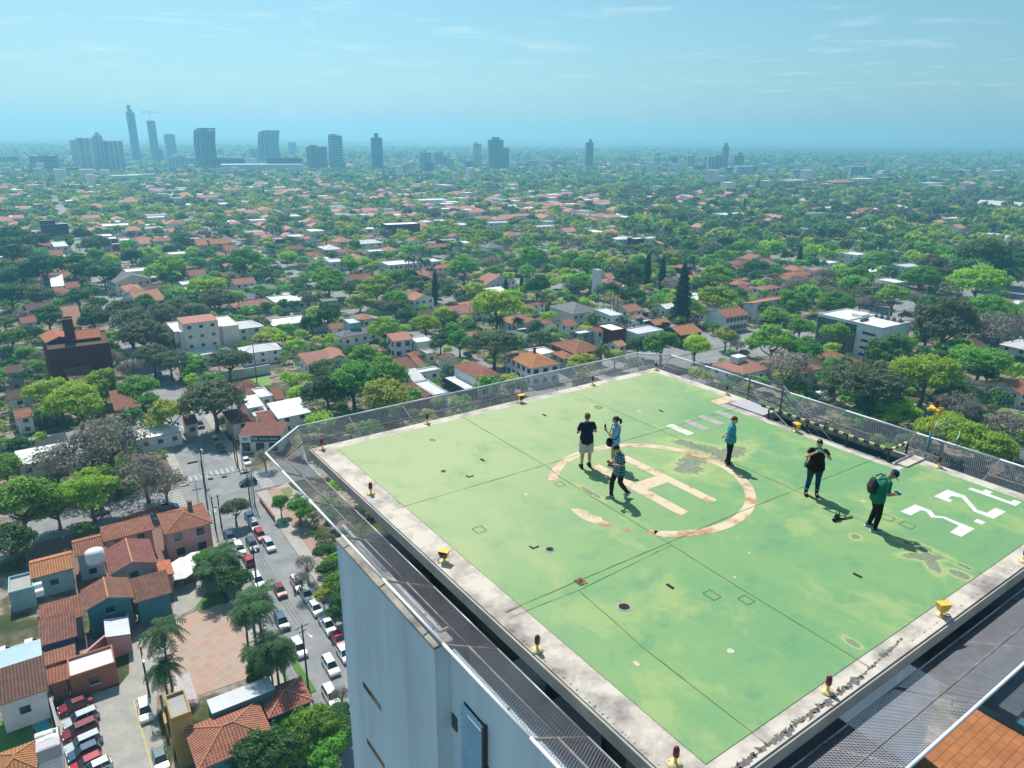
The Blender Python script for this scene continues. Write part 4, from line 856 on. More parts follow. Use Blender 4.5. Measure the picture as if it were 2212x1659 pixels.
patch([(970,1140),(1230,1020),(1280,1080),(1500,1200),(1300,1400)],.046,'garden_ground',M['pave'],'2')
patch([(960,1200),(1050,1120),(1250,1060),(1290,1110),(1150,1360),(1100,1370)],.054,'lawn',mat('dry_lawn',(.16,.22,.07),c2=(.26,.20,.12),scale=.4),'2')
patch([(940,1165),(1190,1240),(1180,1310),(960,1330),(900,1240)],.05,'drive',M['carpark'],'j')
patch([(1800,1280),(1933,1240),(1933,1300),(1850,1330)],.05,'road',M['asphalt'],'j')
# ================================================================ BUILDINGS
TC=dict(t=((.48,.20,.125),(.29,.12,.08)),t2=((.60,.30,.20),(.46,.21,.14)),p=((.64,.32,.24),(.50,.24,.18)),o=((.62,.25,.11),(.44,.18,.09)),b=((.22,.12,.08),(.13,.08,.06)),g=((.20,.21,.22),(.13,.14,.15)),m=((.34,.135,.10),(.18,.09,.07)),w=((.80,.80,.78),(.64,.64,.62)),c=((.62,.64,.66),(.50,.52,.54)),z=((.36,.36,.35),(.26,.26,.26)),u=((.42,.58,.66),(.34,.48,.56)))
ROOFS={k:tile_mat('roof_tiles_'+n,a,b_,objvar=.16,pitch=.42) for k,n,(a,b_) in [(k,n,TC[k]) for k,n in (('t','terracotta'),('t2','pale_terracotta'),('p','pink_terracotta'),('o','orange'),('b','brown'),('m','mossy_red'))]}
ROOFS['g']=mat('roof_slate',*TC['g'][:1],c2=TC['g'][1],scale=.6,objvar=.1)
for k,n in (('w','white_roof'),('c','corrugated_sheet'),('z','grey_flat_roof'),('u','blue_sheet')): ROOFS[k]=mat(n,TC[k][0],c2=TC[k][1],scale=.25,rough=.6,objvar=.08,thr=(.25,.6),detail=8)
def corrug(m_,per):
    nt=m_.node_tree; L=nt.links.new; b=nt.nodes['Principled BSDF']; tc=P(nt,'ShaderNodeUVMap'); sx=P(nt,'ShaderNodeSeparateXYZ'); L(tc.outputs[0],sx.inputs[0]); a=P(nt,'ShaderNodeMath'); a.operation='MULTIPLY'; a.inputs[1].default_value=2*math.pi/per; L(sx.outputs[0],a.inputs[0]); s_=P(nt,'ShaderNodeMath'); s_.operation='SINE'; L(a.outputs[0],s_.inputs[0]); bp=P(nt,'ShaderNodeBump'); bp.inputs['Strength'].default_value=.6; bp.inputs['Distance'].default_value=.05; L(s_.outputs[0],bp.inputs['Height']); L(bp.outputs[0],b.inputs['Normal'])
corrug(ROOFS['c'],.8)
WALLS={k:mat(n,c,var=.1,scale=.35,objvar=.10,thr=(.3,.6),detail=7,c2=tuple(x*.80 for x in c)) for k,n,c in (('W','white_wall',(.84,.84,.82)),('C','cream_wall',(.76,.70,.60)),('P','pink_wall',(.60,.34,.33)),('R','dark_red_wall',(.13,.022,.025)),('B','blue_wall',(.04,.15,.26)),('T','teal_wall',(.06,.22,.25)),('G','grey_wall',(.36,.37,.38)),('D','dark_wall',(.05,.055,.06)),('K','brick_wall',(.30,.15,.10)),('Y','ochre_wall',(.50,.34,.12)),('H','terracotta_wall',(.40,.17,.11)),('A','aqua_wall',(.35,.55,.58)))}
M['glass']=mat('window_glass',(.025,.04,.05),rough=.12,spec=.6,objvar=.3)
FOOT=[]   # (x,y,radius) occupied by buildings
LABELQ=[]  # (object, description, kind)
ROOFWORD=dict(t='terracotta tiled',t2='pale terracotta tiled',p='pink tiled',o='orange tiled',b='brown roofed',g='slate roofed',m='mossy red tiled',w='white roofed',c='sheet metal roofed',z='grey roofed',u='blue roofed')
WALLWORD=dict(W='white',C='cream',P='pink',R='dark red',B='blue',T='teal',G='grey',D='dark',K='brick',Y='ochre',H='rust coloured',A='aqua')
def roof_mb(kind,w,d,h,ov=.45,pitch=.36):
    """roof over a w x d body whose eaves are at height h, centred on the origin"""
    mb=MB(); W,D=w/2+ov,d/2+ov; th=.16
    def f(pts,ud,org):
        # uv in metres: u along the eave, v up the slope
        p=[Vector(q) for q in pts]; e=Vector(ud).normalized(); n=(p[1]-p[0]).cross(p[2]-p[0]).normalized(); v=n.cross(e)
        mb.face(p,0,[((q-p[0]).dot(e),(q-p[0]).dot(v)) for q in p])
    if kind in('gw','gd'):
        if kind=='gd': W,D=D,W
        r=D*pitch*2*.5*1.0; top=h+D*pitch
        A=[(-W,-D,h),(W,-D,h),(W,0,top),(-W,0,top)]; B=[(W,D,h),(-W,D,h),(-W,0,top),(W,0,top)]
        f(A,(1,0,0),0); f(B,(-1,0,0),0)
        for q in(A,B): mb.face([(x,y,z-th) for x,y,z in q][::-1],1)
        mb.face([(-W,-D,h-th),(W,-D,h-th),(W,-D,h),(-W,-D,h)],1); mb.face([(W,D,h-th),(-W,D,h-th),(-W,D,h),(W,D,h)],1)
        for s in(-1,1):
            x=s*(W-ov); g=[(x,-D+ov,h-.1),(x,D-ov,h-.1),(x,0,top-.12)]
            mb.face(g if s>0 else g[::-1],2)
            for y0 in(-D,D): 
                e=[(s*W,y0,h-th),(s*W,0,top-th),(s*W,0,top),(s*W,y0,h)]
                mb.face(e if (s>0)==(y0<0) else e[::-1],1)
        mb.box((0,0,top+.03),(2*W,.22,.12),0,3)
        if kind=='gd':
            mb.v=[(-y,x,z) for x,y,z in mb.v]
    elif kind=='hip':
        sw=W<D
        if sw: W,D=D,W
        top=h+D*pitch; rx=W-D
        f([(-W,-D,h),(W,-D,h),(rx,0,top),(-rx,0,top)],(1,0,0),0); f([(W,D,h),(-W,D,h),(-rx,0,top),(rx,0,top)],(-1,0,0),0)
        f([(W,-D,h),(W,D,h),(rx,0,top)],(0,1,0),0); f([(-W,D,h),(-W,-D,h),(-rx,0,top)],(0,-1,0),0)
        q=[(-W,-D),(W,-D),(W,D),(-W,D)]
        mb.face([(x,y,h-th) for x,y in q][::-1],1)
        for i in range(4):
            a,b_=q[i],q[(i+1)%4]; mb.face([(a[0],a[1],h-th),(b_[0],b_[1],h-th),(b_[0],b_[1],h),(a[0],a[1],h)],1)
        for cx,cy,px_ in((-W,-D,-rx),(-W,D,-rx),(W,-D,rx),(W,D,rx)): mb.tube([(cx,cy,h+.02),(px_,0,top+.02)],.11,5,3)
        if rx>.1: mb.tube([(-rx,0,top+.03),(rx,0,top+.03)],.11,5,3)
        if sw: mb.v=[(-y,x,z) for x,y,z in mb.v]
    elif kind in('sf','sb','sl','sr'):      # single slope, low side front/back/left/right
        rise=(d if kind in('sf','sb') else w)*pitch*.6
        zf,zb={'sf':(0,rise),'sb':(rise,0)}.get(kind,(0,0)); zl,zr={'sl':(0,rise),'sr':(rise,0)}.get(kind,(0,0))
        c=[(-W,-D,h+zf+zl),(W,-D,h+zf+zr),(W,D,h+zb+zr),(-W,D,h+zb+zl)]
        ud=(1,0,0) if kind in('sf','sb') else (0,1,0)
        f(c,ud,0); mb.face([(x,y,z-th) for x,y,z in c][::-1],1)
        for i in range(4):
            a,b_=c[i],c[(i+1)%4]; mb.face([(a[0],a[1],a[2]-th),(b_[0],b_[1],b_[2]-th),b_,a],1)
        # walls up to the slope
        k=(w/2-.02,d/2-.02); zz=lambda x,y: c[0][2]+(c[1][2]-c[0][2])*(x+W)/(2*W)+(c[3][2]-c[0][2])*(y+D)/(2*D)-th-.01
        q=[(-k[0],-k[1]),(k[0],-k[1]),(k[0],k[1]),(-k[0],k[1])]
        for i in range(4):
            a,b_=q[i],q[(i+1)%4]; za,zb_=zz(*a),zz(*b_)
            if max(za,zb_)-h>.12: mb.face([(a[0],a[1],h-.1),(b_[0],b_[1],h-.1),(b_[0],b_[1],zb_),(a[0],a[1],za)],2)
    else:                                   # flat with parapet
        W,D=w/2,d/2; mb.face([(-W+.2,-D+.2,h+.02),(W-.2,-D+.2,h+.02),(W-.2,D-.2,h+.02),(-W+.2,D-.2,h+.02)],0,[(-W,-D),(W,-D),(W,D),(-W,D)])
        ph=.45
        for c,dd in(((0,-D+.1,h+ph/2),(2*W,.2,ph)),((0,D-.1,h+ph/2),(2*W,.2,ph)),((-W+.1,0,h+ph/2),(.2,2*D-.4,ph)),((W-.1,0,h+ph/2),(.2,2*D-.4,ph))): mb.box(c,dd,0,2)
    return mb
def windows(root,w,d,h,floors,sides='fblr',per=3.2,glassm=None,ww=1.3,wh=1.15,frame=True):
    fh=h/floors
    for sd in sides:
        ln=w if sd in'fb' else d; n=max(1,int(ln/per))
        for fl in range(floors):
            for i in range(n):
                a=-ln/2+ln*(i+.5)/n; z=fl*fh+fh*.55; t=.06
                if sd=='f': c,dim=(a,-d/2-.02,z),(ww,t,wh)
                if sd=='b': c,dim=(a,d/2+.02,z),(ww,t,wh)
                if sd=='l': c,dim=(-w/2-.02,a,z),(t,ww,wh)
                if sd=='r': c,dim=(w/2+.02,a,z),(t,ww,wh)
                mb=MB(); mb.box(c,dim); o=mb.build('window',[glassm or M['glass']],root)
                if frame:
                    mb=MB(); cz=(c[0],c[1],c[2]-wh/2-.06); mb.box(cz,(dim[0]+.15 if sd in'fb' else .16,.16 if sd in'fb' else dim[1]+.15,.09)); mb.build('sill',[M['white']],o)
def building(c,ang,w,d,h,roof='hip',rm='t',wm='W',floors=None,win='fl',label=None,name='house',cat='house',chim=0,desc=None,ov=.45,per=3.4,base=0,pitch=.36,extra=None,group=None,occ=True,frame=True,wh=1.15,ww=1.3):
    floors=floors or max(1,round(h/3.2))
    r=empty(name,(c[0],c[1],base),ang,label,cat,group)
    mb=MB(); mb.box((0,0,(h-.05)/2),(w,d,h-.05)); mb.build('wall',[WALLS[wm]],r)
    rb=roof_mb(roof,w,d,h,ov,pitch); ridge=M['ridge'] if rm in('t','t2','p','o','b','m') else ROOFS[rm]
    ro=rb.build('roof',[ROOFS[rm],M['eave'],WALLS[wm],ridge],r)
    for k in range(chim):
        mb=MB(); mb.box((w*(.18-.4*k),d*.12,h+min(w,d)*.18+.5),(.8,.8,1.9)); mb.box((w*(.18-.4*k),d*.12,h+min(w,d)*.18+1.5),(1.0,1.0,.12)); mb.build('chimney',[M['chim']],ro)
    if win: windows(r,w,d,h,floors,win,per,frame=frame,wh=wh,ww=ww)
    if occ: FOOT.append((c[0],c[1],math.hypot(w,d)*.45))
    if not label: LABELQ.append((r,desc or f"{ROOFWORD[rm]} {WALLWORD[wm]} house",'house'))
    return r
M['ridge']=mat('ridge_tiles',(.52,.24,.14),var=.2); M['eave']=mat('eave_board',(.30,.24,.20),var=.2); M['chim']=mat('chimney_brick',(.24,.13,.10),var=.2)
def rectfit(vk,q,h,snap=True):
    p=[at(*V[vk](*c),h) for c in q]; c=sum(p,Vector((0,0,0)))/4
    e1=(p[1]-p[0])+(p[2]-p[3]); e2=(p[3]-p[0])+(p[2]-p[1])
    # angle of the long/first edge, averaged with the second one turned by 90 degrees
    a1=math.atan2(e1.y,e1.x); a2=math.atan2(e2.y,e2.x)+math.pi/2
    while a2-a1>math.pi/2: a2-=math.pi
    while a2-a1<-math.pi/2: a2+=math.pi
    w_,d_=e1.length/2,e2.length/2
    a=(a1*w_+a2*d_)/(w_+d_)
    if snap:   # the town keeps to its street grid: pull the angle most of the way to it
        k=round((a-CA)/(math.pi/2)); g=CA+k*math.pi/2
        if abs(a-g)<R_(24): a=g+(a-g)*.15
        elif abs(a-g)<R_(46): a=g+(a-g)*.3
    return (c.x,c.y),a,max(2.5,w_),max(2.5,d_)
def hb_(vk,q,h,roof='hip',rm='t',wm='W',**k):
    c,a,w_,d_=rectfit(vk,q,h); ov=k.get('ov',.45)
    if vk in 'abc' and min(at(*V[vk](*z_),h).y for z_ in q)>330: w_=min(w_,46); d_=min(d_,max(9,.55*w_)); w_=max(w_,10)
    return building(c,a,max(2,w_-2*ov),max(2,d_-2*ov),h,roof,rm,wm,**k)
# ---- buildings read off the photograph one by one: corners of the eaves, eave height, roof kind, roof and wall colour
B=hb_
# lower left: the restaurant with its patchwork of tiled roofs, all on one side of the plaza
B('1',[(285,1300),(715,1190),(745,1365),(320,1480)],4.6,'gw','o','A',label='orange tiled pale blue wing at the far left of the restaurant roofs')
B('1',[(708,1085),(1010,1030),(1045,1170),(760,1275)],5.6,'gw','t','A',label='tiled aqua walled wing behind the white water tank',win='f')
B('1',[(1000,1010),(1515,860),(1530,965),(1060,1120)],5.0,'sf','t','P',label='long narrow tiled wing along the shady street')
c5=B('2',[(-60,1330),(370,1225),(485,1415),(-30,1565)],6.4,'hip','t','P',label='pink walled tiled block by the crossroads with arched dark windows',chim=1,win='fr',floors=2,per=3.0,ww=1.5,wh=1.6)
B('1',[(1010,1210),(1500,1070),(1590,1330),(1120,1420)],6.2,'gd','m','P',label='mossy red gabled pink block in the middle of the restaurant',floors=2,win='f',per=5)
B('3',[(668,165),(1085,45),(1120,205),(722,350)],6.0,'gd','m','T',label='mossy red gabled teal block facing the pink wall',floors=2,win='f',per=4.4)
B('3',[(1100,110),(1400,30),(1465,205),(1130,232)],5.0,'sf','m','T',label='low mossy red tiled teal wing ending in a painted mural wall',win='')
B('1',[(1565,1310),(1690,1290),(1730,1435),(1590,1460)],4.2,'sr','o','P',label='small orange tiled porch beside the white parasols',win='')
B('3',[(335,320),(690,235),(695,400),(350,450)],4.4,'sf','t','G',label='steep little tiled roof with a white skylight strip',win='')
B('3',[(345,400),(610,430),(640,572),(365,597)],4.2,'sf','m','B',label='mossy tiled roof above the bright blue wall',win='f',per=4)
B('3',[(370,690),(635,652),(642,722),(390,778)],3.8,'sf','t','H',label='narrow tiled roof under the blue wall',win='')
B('3',[(555,757),(950,632),(985,782),(585,917)],3.6,'flat','w','H',label='rust red hut with a white flat roof and red stripe',win='f',ov=.1)
B('3',[(850,578),(925,430),(1130,362),(1048,556)],3.6,'sf','c','P',label='white corrugated lean-to behind the tall pink wall',win='',ov=.1)
B('3',[(400,830),(560,820),(575,920),(420,940)],3.4,'sf','t','H',label='small red tiled shed beside the leafy bush',win='')
B('3',[(60,60),(275,20),(300,150),(80,190)],3.6,'flat','z','A',label='shaded pale box at the left edge behind the restaurant',win='',ov=.1)
B('3',[(0,712),(345,622),(368,762),(0,882)],4.4,'sf','u','W',label='pale blue sheet roof at the left edge above the brown tiles',win='',ov=.1)
hx=B('3',[(-60,900),(372,768),(408,942),(-20,1190)],5.2,'sf','b','W',label='white villa with brown tiled roof beside the small pool',win='f',floors=1,per=3)
B('3',[(-80,1560),(300,1418),(345,1660),(-60,1800)],4.6,'hip','o','W',label='orange tiled roof in the bottom left corner beside rooftop coolers',win='')
rb_=B('3',[(305,1402),(473,1332),(515,1590),(372,1640)],4.4,'flat','w','W',label='white parapet roof carrying a row of air conditioners',win='',ov=.1)
# bottom centre: the big tiled hall
B('4',[(60,1360),(670,1215),(735,1350),(330,1760)],6.0,'hip','t','T',label='great brown tiled hipped hall at the bottom of the picture',win='')
B('4',[(655,1130),(955,1005),(1040,1160),(740,1335)],5.6,'hip','t','T',label='tiled teal pavilion with a glazed blue white roof light',win='')
B('4',[(295,1185),(725,1008),(768,1082),(345,1312)],6.9,'sb','c','T',label='white corrugated canopy above the brick plaza',win='',ov=.05,pitch=.1)
B('4',[(0,1160),(130,1120),(205,1265),(30,1350)],8.0,'flat','z','Y',label='ochre tower block with a rusty flat roof next to the palm',win='',ov=.1)
# left middle
B('g',[(395,930),(905,915),(965,1005),(430,1065)],14.5,'flat','b','R',label='dark red apartment block with a square stair tower',name='apartment_block',cat='apartment block',win='',ov=.1)
B('g',[(400,945),(545,880),(590,955),(440,1005)],15.3,'gd','o','R',label='orange roof slope on the left of the dark red block',name='roof_house',cat='penthouse',win='',base=0,occ=False)
B('g',[(655,885),(825,905),(860,960),(680,950)],15.6,'gw','o','R',label='orange roof slope with chimneys on the dark red block',name='roof_house',cat='penthouse',win='',chim=2,occ=False)
B('g',[(530,778),(620,778),(640,800),(545,805)],22,'flat','b','R',label='square dark red stair tower',name='stair_tower',cat='tower',win='',ov=.1,occ=False)
crm=B('g',[(1400,838),(1950,762),(2112,838),(1560,900)],11.0,'flat','w','C',label='cream apartment block with white roof terraces',name='apartment_block',cat='apartment block',win='r',floors=4,per=5.5,ov=.1)
B('g',[(1550,790),(1790,748),(1945,792),(1585,832)],14.2,'sf','p','C',label='cream penthouse with pink roof on the cream block',name='penthouse',cat='penthouse',win='f',floors=4,per=4,ov=.1,occ=False,pitch=.06)
B('g',[(1600,1100),(1830,1020),(2060,1045),(1660,1140)],4.0,'flat','w','W',label='long low white slab roof in front of the cream block',ov=.1)
B('g',[(548,1268),(665,1208),(878,1272),(655,1332)],6.0,'gw','b','H',label='brown tiled house at the foot of the dark red block')
for q in ([(50,1215),(190,1215),(195,1250),(60,1258)],6.5,'sf','b','G'),([(80,1412),(222,1420),(285,1482),(92,1475)],6,'gw','b','W'),([(950,1480),(1120,1457),(1180,1550),(1008,1592)],4.5,'sf','t','H'),([(1030,445),(1120,395),(1240,430),(1075,490)],6.5,'gd','g','C'),([(1045,505),(1150,490),(1285,530),(1130,565)],6,'hip','t2','W'),([(1080,605),(1215,560),(1410,600),(1330,655)],5,'gw','t2','W'),([(1540,468),(1700,452),(1727,482),(1590,500)],6,'flat','w','W'),([(1605,385),(1760,372),(1800,402),(1640,415)],6,'gw','t','C'),([(1900,392),(2060,382),(2090,412),(1960,425)],5,'hip','b','K'),([(2000,465),(2180,435),(2210,470),(2060,495)],5,'gw','t2','W'),([(440,122),(520,110),(610,150),(500,170)],9,'flat','c','W'),([(820,78),(1015,70),(1030,95),(835,100)],7,'flat','c','D'),([(865,98),(940,90),(972,122),(900,132)],10,'flat','w','W'),([(440,458),(560,452),(550,500),(450,503)],6,'sf','w','W'),([(540,492),(680,477),(700,507),(590,522)],5,'gw','t','W'),([(420,550),(530,515),(605,560),(490,590)],5,'hip','t','W'),([(90,525),(180,507),(240,540),(130,552)],5,'hip','t','W'),([(190,700),(350,648),(470,680),(310,715)],6,'gw','b','D'),([(130,800),(240,775),(350,800),(240,828)],5,'gw','t','W'),([(480,715),(640,742),(735,835),(640,860)],5,'gw','t2','W'),([(0,32),(140,26),(160,58),(0,62)],5,'gw','t','C'),([(135,284),(245,272),(250,302),(142,312)],5,'gw','t','W'),([(-10,292),(105,300),(130,328),(0,332)],5,'gw','t','C'),([(345,152),(430,122),(452,145),(385,162)],5,'gw','t','W'),([(392,220),(540,207),(560,240),(405,250)],5,'gw','t','W'),([(545,227),(640,226),(642,250),(552,252)],7,'flat','w','A'),([(1200,117),(1300,107),(1306,130),(1212,136)],6,'sf','p','C'),([(1690,118),(1790,112),(1800,143),(1702,147)],5,'gw','o','C'),([(1800,114),(2000,102),(2010,125),(1832,138)],5,'gw','o','C'),([(1930,170),(2020,162),(2032,190),(1962,200)],6,'gw','t','P'),([(1320,292),(1470,266),(1482,290),(1335,305)],5,'gw','t','C'),([(930,238),(1030,222),(1012,260),(962,270)],5,'gw','t','C'),([(105,1610),(190,1560),(300,1615),(190,1660)],5,'gw','t','W'):
    B('g',q[0],*q[1:])
B('a',[(258,845),(330,840),(352,860),(275,865)],17,'flat','z','D',label='dark glass apartment block beside the far street',name='apartment_block',cat='apartment block',win='fr',floors=5,per=3,ww=2.4,wh=1.8,ov=.1)
B('a',[(335,870),(430,865),(440,880),(350,885)],13,'flat','c','D',name='apartment_block',cat='apartment block',win='fr',floors=4,ov=.1,label='lower dark block with white roof next to the dark glass block')
for q,h in (([(785,560),(800,540),(840,560),(820,585)],14),([(850,545),(930,540),(985,560),(890,570)],14),([(815,590),(880,585),(890,610),(830,615)],9)):
    B('a',q,h,'flat','w','W',name='apartment_block',cat='apartment block',win='fr',floors=int(h/3.2),ov=.1,desc='bright white modern block')
# around the crossroads
for q in ([(1495,845),(1620,815),(1672,850),(1560,877)],5,'hip','m','P'),([(1552,905),(1640,890),(1647,945),(1562,950)],4,'sf','m','P'),([(1640,890),(1700,855),(1760,920),(1692,947)],5.5,'flat','w','W'),([(1703,872),(1770,868),(1867,933),(1790,940)],5,'gw','t','G'),([(1570,960),(1660,930),(1702,980),(1612,1003)],5.2,'sf','w','W'),([(1612,1012),(1700,985),(1737,1030),(1652,1057)],3.6,'sf','c','W'),([(1440,1020),(1570,1000),(1655,1072),(1500,1110)],5,'hip','m','C'),([(1662,1060),(1750,1040),(1797,1100),(1702,1117)],4.6,'sf','t','W'),([(1745,1012),(1900,965),(2012,1000),(1837,1087)],5,'sf','w','W'),([(870,1175),(1150,1100),(1180,1140),(890,1215)],4,'sf','w','W'),([(1165,1060),(1240,1040),(1290,1090),(1210,1110)],4,'gw','m','C'):
    B('d',q[0],*q[1:],win='f')
B('1',[(165,262),(850,95),(870,190),(175,365)],4.2,'sf','w','C',label='long white awning roof left of the grey leafless trees',win='f')
# centre
B('h',[(1310,980),(1435,925),(1725,1050),(1520,1090)],6.6,'hip','t','W',label='white villa with terracotta hipped roof just beyond the netting',floors=2,win='fr',per=2.8,chim=0,ww=1.9,wh=1.6)
B('h',[(1750,870),(2050,850),(2225,990),(1920,975)],6.6,'hip','o','W',label='large balconied white villa with a fan shaped tiled roof',floors=2,win='fl',chim=1,per=3,ww=1.9,wh=1.6)
B('h',[(1195,1080),(1330,1050),(1522,1160),(1400,1195)],3.0,'flat','c','D',label='pale flat carport roof on thin posts',win='',ov=.1,name='carport',cat='carport')
B('h',[(300,700),(470,628),(580,652),(400,750)],4.5,'hip','g','W',label='dark slate roofed villa with a white side wall',floors=1)
B('h',[(340,560),(465,562),(468,610),(352,618)],8,'flat','c','A',label='windowless aqua box behind the slate roofed villa',win='')
B('h',[(728,722),(905,702),(930,745),(745,762)],7,'sf','t2','W',label='white two storey house with loggia beside a tall blank wall',floors=2,per=2.6,ww=1.8,wh=1.8)
B('h',[(915,720),(1085,725),(1105,770),(935,780)],6,'flat','w','W',label='blank white wing attached beside the loggia house',win='')
B('h',[(675,70),(1150,35),(1160,75),(690,98)],9,'flat','w','W',label='long white flat roofed school block behind palms',floors=3,per=3,name='school_block',cat='school',ov=.1)
for q in ([(200,622),(345,602),(352,640),(207,662)],5,'gw','t','W'),([(120,397),(280,387),(292,410),(150,420)],5,'flat','p','A'),([(765,345),(975,337),(965,370),(790,378)],5.5,'gw','t2','C'),([(912,392),(1000,347),(1087,370),(1000,415)],6.5,'gd','t2','W'),([(1140,490),(1390,450),(1420,510),(1200,545)],4.5,'gw','t2','W'),([(1390,425),(1560,408),(1545,480),(1400,500)],4.5,'hip','t2','W'),([(970,522),(1060,487),(1112,528),(1012,552)],4.5,'gw','b','K'),([(20,75),(200,68),(205,103),(60,110)],6,'gw','t','W'),([(168,48),(325,38),(327,72),(200,80)],9,'flat','c','W'),([(330,205),(560,183),(565,215),(400,240)],5,'gw','t','W'),([(970,178),(1110,162),(1115,205),(1010,212)],6.5,'sf','t2','R'),([(1130,122),(1190,88),(1312,88),(1222,135)],6,'hip','o','W'),([(1530,252),(1650,202),(1782,212),(1645,290)],5.5,'gd','p','W'),([(1600,332),(1700,297),(1732,330),(1622,352)],5,'sf','w','W'),([(1910,462),(1990,412),(2062,412),(2002,467)],5,'hip','t','W'),([(720,955),(930,932),(962,1000),(760,1003)],4,'sf','m','C'),([(1150,900),(1240,880),(1390,910),(1252,940)],4.6,'gd','b','W'),([(915,1022),(1130,977),(1182,1010),(1000,1050)],3.6,'flat','w','W'),([(870,1042),(1000,1035),(1032,1098),(922,1110)],3.6,'sf','c','W'),([(930,1122),(1080,1102),(1262,1220),(1102,1242)],3.8,'flat','c','W'),([(857,1170),(930,1125),(1100,1240),(1012,1272)],3.4,'sl','m','K'),([(890,872),(970,842),(1017,880),(922,892)],4,'hip','t','K'),([(122,822),(300,850),(370,910),(232,912)],5,'gd','p','W'),([(42,912),(150,862),(172,902),(62,1000)],4.6,'sf','p','W'),([(1390,692),(1540,672),(1502,722),(1420,725)],4.5,'gw','t2','W'),([(1290,292),(1390,287),(1400,312),(1330,322)],5,'hip','t2','W'),([(1900,830),(2110,815),(2200,880),(2000,880)],4.5,'flat','w','W'),([(930,920),(1000,915),(1030,960),(960,965)],4,'sf','t','W'),([(1000,835),(1100,825),(1150,870),(1040,880)],3.8,'flat','z','C'),([(430,540),(540,520),(580,560),(470,580)],4.5,'hip','t2','C'):
    B('h',q[0],*q[1:],**({} if q[2]!='sl' else dict(win='')))
# right of centre
B('i',[(10,445),(180,422),(305,482),(60,550)],7,'hip','g','W',label='white house with grey hipped roof and dormers',floors=2,win='fr',per=2.6,chim=1)
B('i',[(335,617),(470,612),(600,665),(420,672)],7,'flat','w','R',label='dark red warehouse with a white roof',win='',ov=.1)
B('i',[(592,662),(770,620),(905,665),(672,712)],6,'flat','c','W',label='white block with grey roof attached to the dark red warehouse',win='fr',ov=.1)
B('i',[(925,652),(1075,617),(1237,675),(1037,717)],5.5,'gw','o','D',label='bright orange tiled showroom with dark glass walls',win='f')
B('i',[(1335,505),(1480,472),(1650,525),(1410,560)],7,'gw','t','W',label='tiled office with a long glazed veranda on thin columns',floors=2,win='fr',per=2.2,ww=1.8,wh=1.9)
B('i',[(1310,965),(1590,897),(1842,980),(1655,1060)],4.6,'hip','p','W',label='pink tiled hall with a white box on its roof, under the netting')
B('i',[(1578,428),(1900,377),(1932,402),(1742,452)],8,'sb','t2','W',label='tall plain white hall with a thin tiled roof edge',win='')
B('i',[(305,138),(340,133),(368,145),(335,150)],15,'flat','w','W',label='slim plain white water tower block',name='water_tower',cat='tower',win='',ov=0)
for q in ([(0,582),(100,577),(132,620),(20,640)],5,'gw','t','W'),([(120,682),(240,652),(287,690),(160,707)],5.5,'flat','w','G'),([(272,652),(330,640),(395,670),(300,690)],6,'gw','t','W'),([(770,592),(870,562),(962,600),(830,627)],5.5,'gw','o','D'),([(-30,770),(250,737),(347,850),(60,865)],6,'hip','t','K'),([(-30,855),(60,840),(142,900),(0,920)],6,'hip','o','G'),([(440,767),(510,757),(592,795),(492,812)],5.5,'gw','t2','W'),([(515,467),(590,442),(707,482),(602,517)],6,'gw','t2','W'),([(865,452),(925,434),(1002,460),(942,490)],4.5,'gw','w','W'),([(355,485),(480,470),(505,540),(390,550)],8,'flat','c','W'),([(1465,292),(1600,277),(1642,320),(1502,327)],4.5,'gw','t','W'),([(1490,252),(1570,227),(1652,262),(1522,277)],5,'hip','t2','W'),([(1740,302),(1812,260),(1892,290),(1792,322)],5,'hip','t2','W'),([(1950,182),(2050,152),(2192,180),(2062,202)],5,'hip','o','W'),([(1000,102),(1070,94),(1132,120),(1082,137)],5.5,'gd','o','D'),([(1350,102),(1450,96),(1542,125),(1452,140)],5,'gw','t2','W'),([(1480,77),(1560,52),(1642,80),(1562,102)],6,'hip','t','W'),([(1630,42),(1700,12),(1762,37),(1700,57)],5,'gd','t2','W'),([(1660,77),(1760,52),(1832,85),(1762,107)],5,'gw','t','W'),([(365,190),(410,180),(482,215),(420,228)],4,'gw','t2','W'),([(1235,30),(1310,22),(1345,45),(1260,50)],5,'gw','t2','W'),([(1900,205),(1990,200),(2020,225),(1930,235)],4.5,'gw','t2','C'),([(1090,455),(1150,440),(1190,480),(1120,490)],5,'gw','t','W'),([(600,545),(690,530),(740,565),(640,580)],4.5,'gw','o','W'),([(640,590),(760,560),(780,585),(690,610)],4,'flat','w','W'),([(1270,445),(1340,440),(1350,480),(1290,490)],7,'flat','w','W'):
    B('i',q[0],*q[1:])
off=B('j',[(270,487),(492,450),(995,562),(762,622)],13.6,'flat','w','W',label='white office block with glass side and rooftop coolers',name='office_block',cat='office building',win='',ov=.1)
